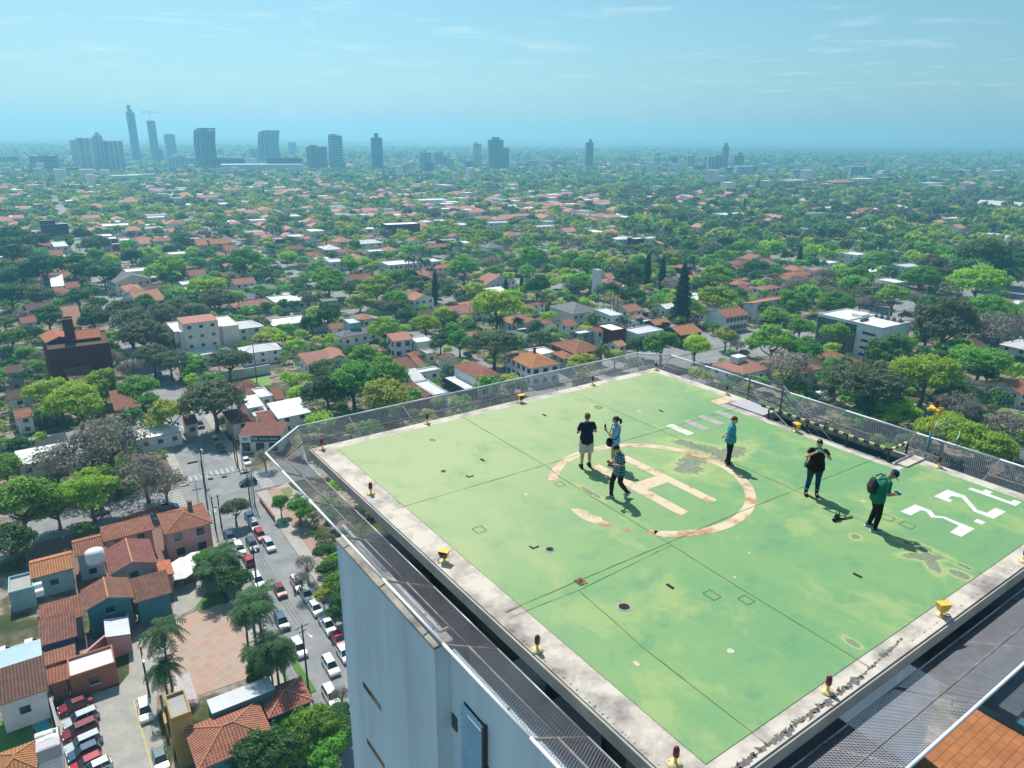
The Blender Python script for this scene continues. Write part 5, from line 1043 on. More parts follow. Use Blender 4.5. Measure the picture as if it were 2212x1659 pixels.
for q in ([(0,157),(100,137),(187,160),(62,187)],5,'hip','o','W'),([(145,117),(250,107),(322,127),(200,142)],6.5,'flat','t2','W'),([(160,197),(250,192),(342,202),(222,227)],4.5,'gw','t','W'),([(755,207),(870,197),(947,230),(832,247)],5,'flat','w','W'),([(1540,367),(1690,347),(1852,385),(1642,412)],5,'hip','o','W'),([(1790,412),(1860,392),(1933,392),(1870,430)],5,'sf','w','W'),([(1810,432),(1933,422),(1950,455),(1832,470)],4.5,'gw','t','W'),([(1720,1042),(1850,1030),(1943,1120),(1772,1150)],5,'gw','o','C'),([(500,122),(740,117),(742,148),(540,152)],4.5,'flat','w','W'),([(530,62),(600,47),(642,60),(582,77)],4.5,'flat','w','D'),([(902,167),(985,152),(992,180),(922,187)],4.5,'gw','t','W'),([(1780,1597),(1933,1590),(1960,1660),(1830,1680)],5,'gw','g','W'),([(600,215),(700,200),(790,260),(680,290)],5,'hip','g','D'),([(1320,400),(1400,395),(1420,430),(1340,440)],5,'flat','c','T'),([(870,85),(1080,80),(1090,105),(900,110)],5,'flat','c','A'):
    B('j',q[0],*q[1:])
# mid distance, right hand side
for q in ([(1895,570),(2212,590),(2212,610),(1930,600)],7,'gw','c','W'),([(640,525),(730,520),(735,535),(650,540)],6,'flat','w','W'),([(1085,410),(1170,405),(1235,430),(1130,440)],16,'flat','w','W'),([(1240,410),(1300,405),(1368,412),(1290,425)],14,'flat','z','D'),([(940,440),(1010,432),(1080,445),(1000,455)],12,'hip','p','R'),([(1550,445),(1610,440),(1655,450),(1590,460)],14,'flat','c','C'),([(1990,365),(2040,360),(2075,370),(2030,378)],18,'flat','w','W'),([(650,420),(700,415),(780,440),(700,450)],13,'flat','c','W'),([(1705,368),(1750,365),(1775,372),(1740,376)],14,'flat','z','D'),([(160,640),(400,640),(410,660),(230,665)],7,'flat','c','W'),([(770,640),(850,630),(895,650),(820,665)],9,'flat','g','W'),([(885,605),(1050,600),(1060,615),(900,620)],7,'flat','c','W'),([(1070,625),(1200,618),(1225,635),(1100,640)],5,'gw','o','W'),([(1300,625),(1370,600),(1390,610),(1340,640)],5,'hip','w','W'),([(1885,800),(1960,798),(2030,815),(1930,825)],5,'gw','o','W'),([(2040,930),(2150,930),(2212,950),(2120,965)],5,'hip','t2','W'),([(1370,625),(1470,620),(1540,640),(1440,645)],6,'gw','t2','W'):
    B('c',q[0],*q[1:],ov=.1,**(dict(name='apartment_block',cat='apartment block',desc='mid rise '+WALLWORD[q[3+0]]+' block' if False else 'mid rise block',per=4) if q[1]>11 else {}))
for q in ([(325,670),(545,672),(548,690),(330,692)],10,'flat','w','R'),([(535,520),(720,520),(722,540),(540,545)],8,'flat','w','W'),([(665,430),(755,440),(758,448),(668,442)],12,'flat','c','C'),([(970,660),(1100,665),(1112,685),(990,680)],7,'flat','w','W'),([(1270,685),(1390,690),(1392,705),(1275,705)],7,'flat','w','W'),([(1300,575),(1380,568),(1432,590),(1340,595)],5.5,'hip','p','W'),([(890,640),(950,628),(1015,650),(940,662)],5.5,'hip','t2','W'),([(725,740),(790,735),(838,775),(760,785)],7,'gd','t2','W'),([(1876,770),(1920,760),(1945,775),(1900,785)],8,'flat','w','R'),([(1945,765),(1990,762),(1998,775),(1955,780)],8,'flat','w','W'),([(1990,440),(2075,445),(2082,452),(2000,452)],12,'flat','w','W'),([(225,840),(320,840),(322,855),(240,862)],7,'flat','w','W'),([(485,780),(540,770),(557,790),(500,800)],7,'gd','t2','W'),([(545,825),(600,815),(617,835),(560,845)],6,'hip','t2','W'),([(615,820),(700,800),(735,825),(640,840)],5,'gw','t','H'),([(1760,765),(1860,765),(1868,780),(1775,782)],7,'hip','w','W'),([(190,760),(250,750),(262,770),(200,775)],5,'gw','t2','W'),([(1740,430),(1800,430),(1803,440),(1745,442)],10,'flat','w','W'),([(1160,655),(1275,660),(1280,672),(1165,672)],7,'flat','t2','W'):
    B('b',q[0],*q[1:],ov=.1)
# ---- additions on particular buildings
def boxes(name,root,lst,m_):
    for c,dd in lst: mb=MB(); mb.box(c,dd); mb.build(name,[m_],root)
M['curtain']=mat('dark_curtain_glass',(.03,.055,.05),c2=(.06,.10,.08),rough=.1,spec=.7,scale=.3)
ow=[c for c in bpy.data.objects if c.parent==off and c.name.startswith('wall')][0]
OW,OD=[max(v.co[k] for v in ow.data.vertices)*2 for k in range(2)]
mb=MB(); mb.box((-OW/2-.06,OD*.18,6.6),(.12,OD*.62,12.6)); mb.build('curtain_wall',[M['curtain']],off)
for k in range(15): mb=MB(); mb.box((-OW/2-.14,OD*(-.13+.62*k/14),6.6),(.1,.09,12.6)); mb.build('mullion',[M['steel']],off)
for k in range(6): mb=MB(); mb.box((-OW/2-.16,OD*.18,1.5+k*2.1),(.06,OD*.62,.1)); mb.build('transom',[M['steel']],off)
for z in (2.2,4.9,7.7,10.6): mb=MB(); mb.box((-OW/2-.02,-OD*.32,z),(.08,OD*.2,1.0)); mb.build('window',[M['glass']],off)
mb=MB(); mb.box((OW*.12,OD*.1,14.3),(5,4.5,1.2)); mb.box((0,OD*.02,13.85),(OW-.5,.3,.6)); mb.build('roof_room',[M['white']],off)
for i in range(9):
    for j in range(2):
        mb=MB(); mb.box((OW*.42-i*.0-j*1.6,-OD*.42+i*1.25,14.2),(1.1,.9,.9)); mb.build('cooler',[M['darksteel'] if (i+j)%2 else M['greyplate']],off)
for i in range(4): mb=MB(); mb.box((-OW*.1-i*1.2,-OD*.1,14.1),(.9,.9,.8)); mb.build('cooler',[M['darksteel']],off)
# the cream block: pink recess between two pale wings, roof terrace rails
cw=[c for c in bpy.data.objects if c.parent==crm and c.name.startswith('wall')][0]
CW_,CD_=[max(v.co[k] for v in cw.data.vertices)*2 for k in range(2)]
for x0,x1,mm in ((-CW_*.16,CW_*.2,'P'),): mb=MB(); mb.box(((x0+x1)/2,-CD_/2-.05,5.2),(x1-x0,.1,10.4)); mb.build('pink_recess',[WALLS[mm]],crm)
for x in (-CW_*.3,CW_*.36): mb=MB(); mb.box((x,-CD_/2-.6,5.7),(CW_*.26,1.2,11.5)); mb.build('pale_wing',[WALLS['C']],crm)
for z in (2.4,5.0,7.6): 
    for x in (-CW_*.1,CW_*.02,CW_*.13): mb=MB(); mb.box((x,-CD_/2-.12,z),(.9,.06,.9)); mb.build('window',[M['glass']],crm)
# coolers and tanks on other roofs
def gadget(vk,p,z,name,label,cat,dims,m_,cyl=False):
    c=at(*V[vk](*p),z)
    mb=MB()
    if cyl: mb.lathe([(dims[0],0),(dims[0]*1.02,dims[1]*.2),(dims[0],dims[1]*.85),(dims[0]*.5,dims[1]),(.15,dims[1]*1.06)],n=20)
    else: mb.box((0,0,dims[2]/2),dims); mb.box((0,0,dims[2]+.03),(dims[0]*.8,dims[1]*.8,.06))
    o=mb.build(name,[m_],None,cyl); o.location=(c.x,c.y,z); o.rotation_euler=(0,0,CA); tag(o,label,cat); return o
gadget('1',(965,1300),7.6,'water_tank','big white round water tank on the restaurant roof','water tank',(1.5,2.4),M['white'],True)
for k,p in enumerate([(345,1420),(355,1470),(365,1520),(410,1400),(425,1440)]): tag(gadget('3',p,4.9,'air_conditioner',None,None,(1.1,.8,.9),M['white']),('first','second','third','fourth','fifth')[k]+' white cooler counted from the pool side on the corner parapet roof','air conditioner','coolers on the corner roof')
gadget('3',(425,1550),4.9,'air_handler','large ribbed air handler among the corner roof coolers','air handler',(2.6,1.7,1.8),M['greyplate'])
for k,p in enumerate([(390,1575),(405,1640)]): gadget('1',p,4.2,'air_conditioner',('upper','lower')[k]+' white cooler on the shaded red roof edge, left of the restaurant','air conditioner',(1.2,1.0,1.0),M['white'])
for k,p in enumerate([(925,365),(1062,322),(1112,290)]): gadget('3',p,1.8,'air_conditioner',('leftmost','middle','rightmost')[k]+' of three coolers against the teal gabled block','air conditioner',(1.1,.6,.8),M['greyplate'])
gadget('i',(1560,940),6.2,'roof_box','plain white box room standing on the pink tiled hall','roof box',(4.5,3.5,2.2),M['white'])
gadget('i',(700,600),3.6,'water_tank','green round water tank beside the orange showroom','water tank',(1.6,2.6),M['teal'],True)
for k,p in enumerate([(910,620),(940,620),(960,622)]): gadget('i',p,6.8,'air_conditioner',('left','middle','right')[k]+' dark cooler on the roof behind the orange showroom','air conditioner',(1.1,1.0,1.2),M['darksteel'])
for p,z,l,vk in [((1315,830),0,'far white mushroom shaped water tower among dark trees','c'),((2085,905),0,'white mushroom shaped water tower near the right edge','c')]:
    c=at(*V[vk](*p),0); mb=MB(); mb.lathe([(1.2,0),(.9,6),(1.3,7.5),(1.8,9),(1.8,12.5),(1.2,12.8)],n=20); o=mb.build('water_tower',[M['white']],None,True); o.location=c; tag(o,l,'water tower')
# boundary walls
def wall(vk,pts,h,m_,label,name='boundary_wall',th=.25):
    p=[at(*V[vk](*q),0) for q in pts]; mb=MB()
    for i in range(len(p)-1):
        d=p[i+1]-p[i]; c=(p[i]+p[i+1])/2; mb.box((c.x,c.y,h/2),(d.length+th*(.9 if i else 0),th,h+ i*.004),math.atan2(d.y,d.x)); mb.box((c.x,c.y,h+.05+i*.004),(d.length,th+.12,.1),math.atan2(d.y,d.x))
    o=mb.build(name,[m_]); tag(o,label,'wall'); return o
wall('d',[(1232,850),(1400,830),(1600,800),(1752,772)],3.2,WALLS['W'],'long white wall along the bright green sports lawn')
wall('d',[(1232,850),(1225,880)],3.2,WALLS['W'],'short white wall end beside the crossroads lawn')
wall('3',[(640,925),(950,650),(1050,690),(1140,330)],3.2,WALLS['P'],'tall pink wall curving beside the drive')
wall('1',[(215,215),(680,105)],3.0,WALLS['W'],'pale blue white wall behind the leafless grey trees')
wall('2',[(955,1205),(1100,1405)],1.0,WALLS['K'],'low brick planter wall at the street corner')
wall('3',[(395,960),(470,1250),(510,1400)],1.8,WALLS['G'],'grey wall with creeper between pool and car park')
wall('j',[(940,1140),(1200,1215)],2.2,WALLS['K'],'brick wall beside the pale drive')
wall('3',[(1375,1160),(1420,1400)],2.4,WALLS['Y'],'ochre wall at the edge of the car park')
wall('h',[(1270,700),(1330,650),(1400,640)],2.5,WALLS['W'],'white garden wall in front of the green hedge')
wall('1',[(1200,900),(1700,740)],.6,WALLS['H'],'low rust coloured kerb wall behind the long tiled wing')
# pools
def pool(vk,pts,label):
    f=[at(*V[vk](*p),.06) for p in pts]; c=sum(f,Vector((0,0,0)))/len(f); r=empty('pool',(c.x,c.y,0),0,label,'pool')
    if sum(f[i].x*f[(i+1)%len(f)].y-f[(i+1)%len(f)].x*f[i].y for i in range(len(f)))<0: f=f[::-1]
    loc=[(p.x-c.x,p.y-c.y) for p in f]; mb=MB(); mb.prism([(x*1.18,y*1.18) for x,y in loc],.0,.09); mb.build('pool_edge',[M['pave']],r)
    mb=MB(); mb.face([(x,y,.11) for x,y in loc]); mb.build('pool_water',[mat('pool_water',(.02,.36,.40),c2=(.03,.48,.52),rough=.06,scale=.6)],r)
pool('3',[(295,1300),(395,1255),(440,1340),(330,1395)],'small turquoise pool beside the creeper wall at the lower left')
pool('j',[(165,1165),(230,1140),(300,1140),(335,1160),(290,1180),(200,1185)],'round ended turquoise pool beyond the safety netting')
# parasols
def parasol(vk,p,rad,label,group=None,cloth=None):
    c=at(*V[vk](*p),2.7); r=empty('parasol',(c.x,c.y,0),0,label,'parasol',group)
    mb=MB(); n=8; vs=[(0,0,3.2)]+[(rad*math.cos(2*math.pi*k/n),rad*math.sin(2*math.pi*k/n),2.55) for k in range(n)]+[(rad*math.cos(2*math.pi*k/n),rad*math.sin(2*math.pi*k/n),2.4) for k in range(n)]
    mb.add(vs,[(0,1+k,1+(k+1)%n) for k in range(n)]+[(1+k,1+n+k,1+n+(k+1)%n,1+(k+1)%n) for k in range(n)]); mb.build('canopy',[cloth or M['white']],r)
    mb=MB(); mb.tube([(0,0,0),(0,0,3.15)],.04,6); mb.build('pole',[M['steel']],r)
parasol('4',(140,205),2.6,'white parasol, middle one of three by the restaurant','white parasols by the restaurant'); parasol('4',(212,160),2.0,'white parasol, farthest of three and half behind the palms','white parasols by the restaurant'); parasol('4',(105,270),2.6,'white parasol, nearest of three by the restaurant','white parasols by the restaurant')
parasol('j',(280,1130),1.9,'white parasol beside the turquoise pool beyond the netting')
# optical centre with its sign
oc,oa,ow_,od_=rectfit('2',[(700,470),(1150,440),(1170,530),(745,545)],5.0)
p0=at(*V['2'](742,545),5.0); p1=at(*V['2'](1160,540),5.0); dv=(p1-p0); oa=math.atan2(dv.y,dv.x); ln_=dv.length
nrm=Vector((-math.sin(oa),math.cos(oa),0)); oc=(p0+p1)/2+nrm*4; oc.z=0
opt=empty('optical_shop',oc,oa,'small white shop at the crossroads with a dark sign band and eye emblem','shop'); FOOT.append((oc.x,oc.y,6))
mb=MB(); mb.box((0,0,2.4),(ln_,8,4.8)); mb.build('wall',[WALLS['W']],opt)
rb=roof_mb('sf',ln_,8,4.85,.2,.12); rb.build('roof',[ROOFS['m'],M['eave'],WALLS['W'],M['ridge']],opt)
mb=MB(); mb.box((0,-4.12,4.0),(ln_,.2,1.75)); sg=mb.build('sign_board',[mat('sign_dark_teal',(.03,.075,.085),rough=.5,var=.1)],opt)
mb=MB(); mb.box((-ln_/2+ln_*.14,-4.24,4.0),(ln_*.27,.03,1.70)); mb.build('emblem_panel',[M['white']],sg)
mb=MB(); ex=-ln_/2+ln_*.14
def lens_shape(cx,cz,a,b_,y,n=16): return [(cx+a*math.cos(2*math.pi*k/n),y,cz+b_*math.sin(2*math.pi*k/n)*abs(math.sin(2*math.pi*k/n))**.2) for k in range(n)]
mb.face(lens_shape(ex,4.0,.75,.45,-4.262)); mb.build('eye_emblem',[mat('emblem_blue',(.03,.17,.24),rough=.5)],sg)
mb=MB(); mb.face(lens_shape(ex,4.0,.46,.26,-4.266)); mb.build('eye_emblem',[M['white']],sg); mb=MB(); mb.face(lens_shape(ex,4.0,.2,.22,-4.27)); mb.build('eye_emblem',[mat('emblem_blue2',(.02,.16,.26),rough=.5)],sg)
text('FAI',1.35,(-ln_/2+ln_*.29,-4.26,3.6),sg,M['white'],sx=.85); text('OPTICAL CENTER',.72,(-ln_/2+ln_*.29+2.15,-4.26,3.68),sg,M['white'],sx=.82 if ln_>10 else .7)
for x in (-.36,-.02,.3): mb=MB(); mb.box((ln_*x,-4.03,1.6),(ln_*.2,.1,2.4)); mb.build('shop_window',[M['glass']],opt); mb=MB(); mb.box((ln_*x+ln_*.14,-4.1,1.6),(.25,.25,3.0)); mb.build('pillar',[M['white']],opt)
# ================================================================ TREES
def leafmat(name,c,c2,trans=.35,ov=.16):
    m=bpy.data.materials.new(name); m.use_nodes=True; nt=m.node_tree; L=nt.links.new; b=nt.nodes['Principled BSDF']
    b.inputs['Roughness'].default_value=.6; b.inputs['Specular IOR Level'].default_value=.25
    g=P(nt,'ShaderNodeNewGeometry'); mx=P(nt,'ShaderNodeMix'); mx.data_type='RGBA'; L(g.outputs['Random Per Island'],mx.inputs[0]); mx.inputs[6].default_value=(*c,1); mx.inputs[7].default_value=(*c2,1)
    oi=P(nt,'ShaderNodeObjectInfo'); hs=P(nt,'ShaderNodeHueSaturation'); mr=P(nt,'ShaderNodeMapRange'); mr.inputs[3].default_value=1-ov*1.3; mr.inputs[4].default_value=1+ov*1.3; L(oi.outputs['Random'],mr.inputs[0]); L(mr.outputs[0],hs.inputs['Value'])
    ml=P(nt,'ShaderNodeMath'); ml.operation='MULTIPLY'; ml.inputs[1].default_value=5.37; fr=P(nt,'ShaderNodeMath'); fr.operation='FRACT'; L(oi.outputs['Random'],ml.inputs[0]); L(ml.outputs[0],fr.inputs[0]); m2=P(nt,'ShaderNodeMapRange'); m2.inputs[3].default_value=.5-ov*.12; m2.inputs[4].default_value=.5+ov*.12; L(fr.outputs[0],m2.inputs[0]); L(m2.outputs[0],hs.inputs['Hue']); L(mx.outputs[2],hs.inputs['Color'])
    L(hs.outputs[0],b.inputs['Base Color'])
    tr=P(nt,'ShaderNodeBsdfTranslucent'); L(hs.outputs[0],tr.inputs[0]); ms=P(nt,'ShaderNodeMixShader'); ms.inputs[0].default_value=trans; L(b.outputs[0],ms.inputs[1]); L(tr.outputs[0],ms.inputs[2]); L(ms.outputs[0],nt.nodes['Material Output'].inputs['Surface']); return m
LM=dict(L=leafmat('lime_leaves',(.46,.64,.06),(.30,.50,.05),.45),Y=leafmat('yellow_green_leaves',(.55,.61,.11),(.38,.46,.08),.45),G=leafmat('green_leaves',(.25,.50,.07),(.14,.35,.05),.45),D=leafmat('dark_green_leaves',(.12,.27,.075),(.07,.18,.055),.42),O=leafmat('olive_grey_leaves',(.23,.285,.14),(.13,.18,.085),.42),B=leafmat('dry_twigs_and_leaves',(.36,.33,.27),(.20,.19,.15),.3),C=leafmat('conifer_needles',(.03,.07,.045),(.018,.045,.03),.15),P=leafmat('palm_fronds',(.09,.19,.06),(.045,.11,.04),.2))
BARK=mat('bark',(.11,.09,.07),c2=(.2,.18,.15),scale=3)
nprs=np.random.RandomState(11)
def leafquads(cent,nor,size,rs,asp=1.6):
    """cent (n,3), nor (n,3) outward: one bent leaf spray quad each"""
    n=len(cent); nn=nor+rs.normal(0,.55,(n,3)); nn/=np.linalg.norm(nn,axis=1)[:,None]
    t=np.cross(nn,rs.normal(0,1,(n,3))); t/=np.linalg.norm(t,axis=1)[:,None]; b=np.cross(nn,t); s=(size*rs.uniform(.6,1.4,n))[:,None]
    v=np.stack([cent-t*s*asp*.5,cent-b*s*.5+nn*s*.08,cent+t*s*asp*.5,cent+b*s*.5+nn*s*.08],1)
    return v.reshape(-1,3)
def meshq(name,v,m_):
    n=len(v)//4; me=bpy.data.meshes.new(name); me.vertices.add(len(v)); me.vertices.foreach_set('co',v.astype(np.float32).ravel()); me.loops.add(n*4); me.loops.foreach_set('vertex_index',np.arange(n*4,dtype=np.int32)); me.polygons.add(n); me.polygons.foreach_set('loop_start',np.arange(0,n*4,4,dtype=np.int32)); me.polygons.foreach_set('loop_total',np.full(n,4,dtype=np.int32))
    me.update(calc_edges=True); me.materials.append(m_); return me
def crown_pts(rs,kind,n):
    """leaf positions for a crown of radius 1 centred on the origin: lobes over a dome, ragged, open below"""
    nl={'round':16,'wide':20,'loose':14,'sparse':18}[kind]; pts=[];nor=[]
    zs={'round':.78,'wide':.48,'loose':.72,'sparse':.6}[kind]
    for i in range(nl):
        a=rs.uniform(0,6.28); u=rs.uniform(-.25,1); r=math.sqrt(max(0,1-u*u)); rr=rs.uniform(.52,.74)
        c=np.array([rr*r*math.cos(a),rr*r*math.sin(a),rr*u*zs]); lr=rs.uniform(.26,.44)
        k=int(n/nl*(lr/.35)**2); d=rs.normal(0,1,(k,3)); d/=np.linalg.norm(d,axis=1)[:,None]; d[:,2]=np.where(d[:,2]<-.35,-d[:,2],d[:,2])
        # clumpy radius per direction
        h=np.sin(d[:,0]*7+i)*np.cos(d[:,1]*8+2*i)+np.sin(d[:,2]*9+i*3)
        rad=lr*(1+.16*h)*rs.uniform(.72,1.06,k)**(1 if kind!='sparse' else .4)
        p=c+d*rad[:,None]*np.array([1,1,.8]); keep=rs.uniform(0,1,k)<(1 if kind in('round','wide') else (.8 if kind=='loose' else .55)); pts.append(p[keep]); nor.append(d[keep])
    return np.concatenate(pts),np.concatenate(nor)
def trunk_mesh(rs,kind,limbs):
    mb=MB(); H=-1.15
    mb.tube([(0,0,-1.35),(.02,.01,-.9),(0,.03,-.4)],[.085,.06,.05],7)
    for k in range(limbs):
        a=rs.uniform(0,6.28); e=rs.uniform(.35,.85); z0=rs.uniform(-.75,-.3); p1=(e*.45*math.cos(a),e*.45*math.sin(a),z0+.25); p2=(e*.8*math.cos(a+.25),e*.8*math.sin(a+.25),z0+.45+rs.uniform(0,.3))
        mb.tube([(0,.01,z0),p1,p2],[.04,.028,.010],5,0)
        if kind=='sparse':
            for j in range(4):
                b_=rs.uniform(0,6.28); q=(p2[0]+.22*math.cos(b_),p2[1]+.22*math.sin(b_),p2[2]+rs.uniform(.02,.25)); mb.tube([p1,p2,q] if j==0 else [tuple((x+y)/2 for x,y in zip(p1,p2)),q],[.014,.01,.004][:3 if j==0 else 2],4,0,False)
    return mb.mesh('trunk',[BARK],True)
TREEV={}
for kind,cnt,n,sz in (('round',4,9500,.062),('wide',4,10500,.058),('loose',4,7600,.062),('sparse',3,5200,.045)):
    for i in range(cnt):
        rs=np.random.RandomState(hash((kind,i))%1000 if False else {'round':10,'wide':20,'loose':30,'sparse':40}[kind]+i)
        p,nr=crown_pts(rs,kind,n); nr2=nr+np.array([0,0,.35]); TREEV.setdefault(kind,[]).append((meshq('crown',leafquads(p,nr2,sz,rs),LM['G']),trunk_mesh(rs,kind,9 if kind=='sparse' else 6)))
def conifer_mesh(rs,col_=False):
    v=[];N_=5200
    t=rs.uniform(0,1,N_)**.8; z=-1+2*t; prof=(1-t)**.75*.36+.02 if not col_ else (np.sin(np.pi*np.clip(t,.02,1)**.7)**.6*.20+.01); lay=.82+.22*np.sin(t*70)
    a=rs.uniform(0,6.28,N_); r=prof*lay*rs.uniform(.55,1.08,N_)*(1+.15*np.sin(a*5+t*20)); p=np.stack([r*np.cos(a),r*np.sin(a),z-.12*r],1); nr=np.stack([np.cos(a),np.sin(a),np.full(N_,.3)],1)
    return meshq('crown',leafquads(p,nr,.055,rs,2.0),LM['C'])
CONV=[(conifer_mesh(np.random.RandomState(60+i),i==2)) for i in range(3)]
mbt=MB(); mbt.tube([(0,0,-1.12),(0,0,.3)],[.04,.01],6); CONT=mbt.mesh('trunk',[BARK],True)
def palm_meshes(rs,feather=True):
    v=[]; nf=27
    for k in range(nf):
        a=6.283*k/nf+rs.uniform(-.15,.15); el=rs.uniform(-.5,1.15); L_=rs.uniform(.8,1.1); prev=np.array([0,0,0.]); d=np.array([math.cos(a)*math.cos(el),math.sin(a)*math.cos(el),math.sin(el)]); side=np.array([-math.sin(a),math.cos(a),0])
        S=9
        for j in range(S):
            nx=prev+d*L_/S; wv=.19*math.sin(math.pi*(j+.8)/(S+1))**.7
            for s in(-1,1):
                for q in range(2):
                    wv2=wv*rs.uniform(.75,1.2); b0=prev+(nx-prev)*q/2; b1=b0+(nx-prev)*.42; tip=b0+side*s*wv2+d*.07+np.array([0,0,-wv2*rs.uniform(.3,.8)]); v+= [b0,b1,tip+(b1-b0)*.6,tip]
            prev=nx; d=d+np.array([0,0,-.20]); d/=np.linalg.norm(d)
    return meshq('crown',np.array(v),LM['P'])
PALMV=[palm_meshes(np.random.RandomState(70+i)) for i in range(3)]
mbt=MB(); mbt.tube([(0,0,0),(.02,0,.5),(0,.01,1)],[.035,.026,.022],8); PALMT=mbt.mesh('trunk',[mat('palm_trunk',(.25,.23,.20),c2=(.14,.13,.11),scale=6,stretch=(1,1,6))],True)
TREES=[]; NT=[0]
TW=dict(L='lime green',Y='yellow green',G='green',D='dark green',O='olive grey',B='sparse grey brown')
def tree(c,R,ty,kind=None,flat=1.0,desc=None,label=None,lift=1.0):
    rs=rnd; kind=kind or {'L':rs.choice(['round','wide','wide']),'Y':rs.choice(['round','loose']),'G':rs.choice(['round','loose','wide']),'D':rs.choice(['round','loose']),'O':rs.choice(['wide','wide','loose']),'B':'sparse'}[ty]
    cm,tm=rs.choice(TREEV[kind]); hc=max(3.6,1.12*R)*lift
    r=empty('broadleaf_tree',(c[0],c[1],0),rs.uniform(0,6.28),label,'tree')
    z=hc; sc_=(R,R,R*rs.uniform(.92,1.12)*flat)
    a=bpy.data.objects.new('crown',cm); col.objects.link(a); a.parent=r; a.location=(0,0,z); a.scale=sc_; a.material_slots[0].link='OBJECT'; a.material_slots[0].material=LM[ty]
    b=bpy.data.objects.new('trunk',tm); col.objects.link(b); b.parent=r; b.location=(0,0,z); b.scale=(R,R,hc/1.3)
    TREES.append((c[0],c[1],R)); 
    if not label:
        sz='huge ' if R>8.5 else ('small ' if R<3.6 else ''); LABELQ.append((r,desc or f"{sz}{TW[ty]} tree",'tree'))
    return r
def conifer(c,h,k=0,label=None,wd=1.0):
    r=empty('conifer',(c[0],c[1],0),rnd.uniform(0,6),label,'conifer')
    a=bpy.data.objects.new('crown',CONV[k]); col.objects.link(a); a.parent=r; a.location=(0,0,h*.54); a.scale=(h*.5*wd,h*.5*wd,h*.46)
    b=bpy.data.objects.new('trunk',CONT); col.objects.link(b); b.parent=r; b.location=(0,0,h*.54); b.scale=(h*.5,h*.5,h*.5)
    TREES.append((c[0],c[1],h*.2)); 
    if not label: LABELQ.append((r,'dark conifer' if k<2 else 'dark columnar cypress','conifer'))
def palm(c,h,R=2.6,label=None,desc='palm tree'):
    r=empty('palm_tree',(c[0],c[1],0),rnd.uniform(0,6),label,'palm')
    a=bpy.data.objects.new('crown',rnd.choice(PALMV)); col.objects.link(a); a.parent=r; a.location=(0,0,h); a.scale=(R,R,R)
    b=bpy.data.objects.new('trunk',PALMT); col.objects.link(b); b.parent=r; b.scale=(h*.55 if h>7 else 6,)*2+(h,)
    TREES.append((c[0],c[1],1.8)); 
    if not label: LABELQ.append((r,desc,'palm'))
def htree(vk,px,py,wpx,ty,kind=None,label=None,hk=1.0):
    s={'g':1000/2212,'h':1000/2212,'i':1000/2212,'j':932/1933,'1':700/1787,'2':700/1787,'4':750/1347,'b':1400/2212,'d':1344/2212,'c':1332/2212}[vk]/1.8228
    p=V[vk](px,py); R=5
    for _ in range(4):
        w_=at(*p,max(3.6,1.12*R)*hk); dist=(w_-Vector((0,0,CAMZ))).length; R=max(1.2,wpx*s/2*dist/FPX*1.16)
    return tree((w_.x,w_.y),R,ty,kind,label=label,lift=hk)
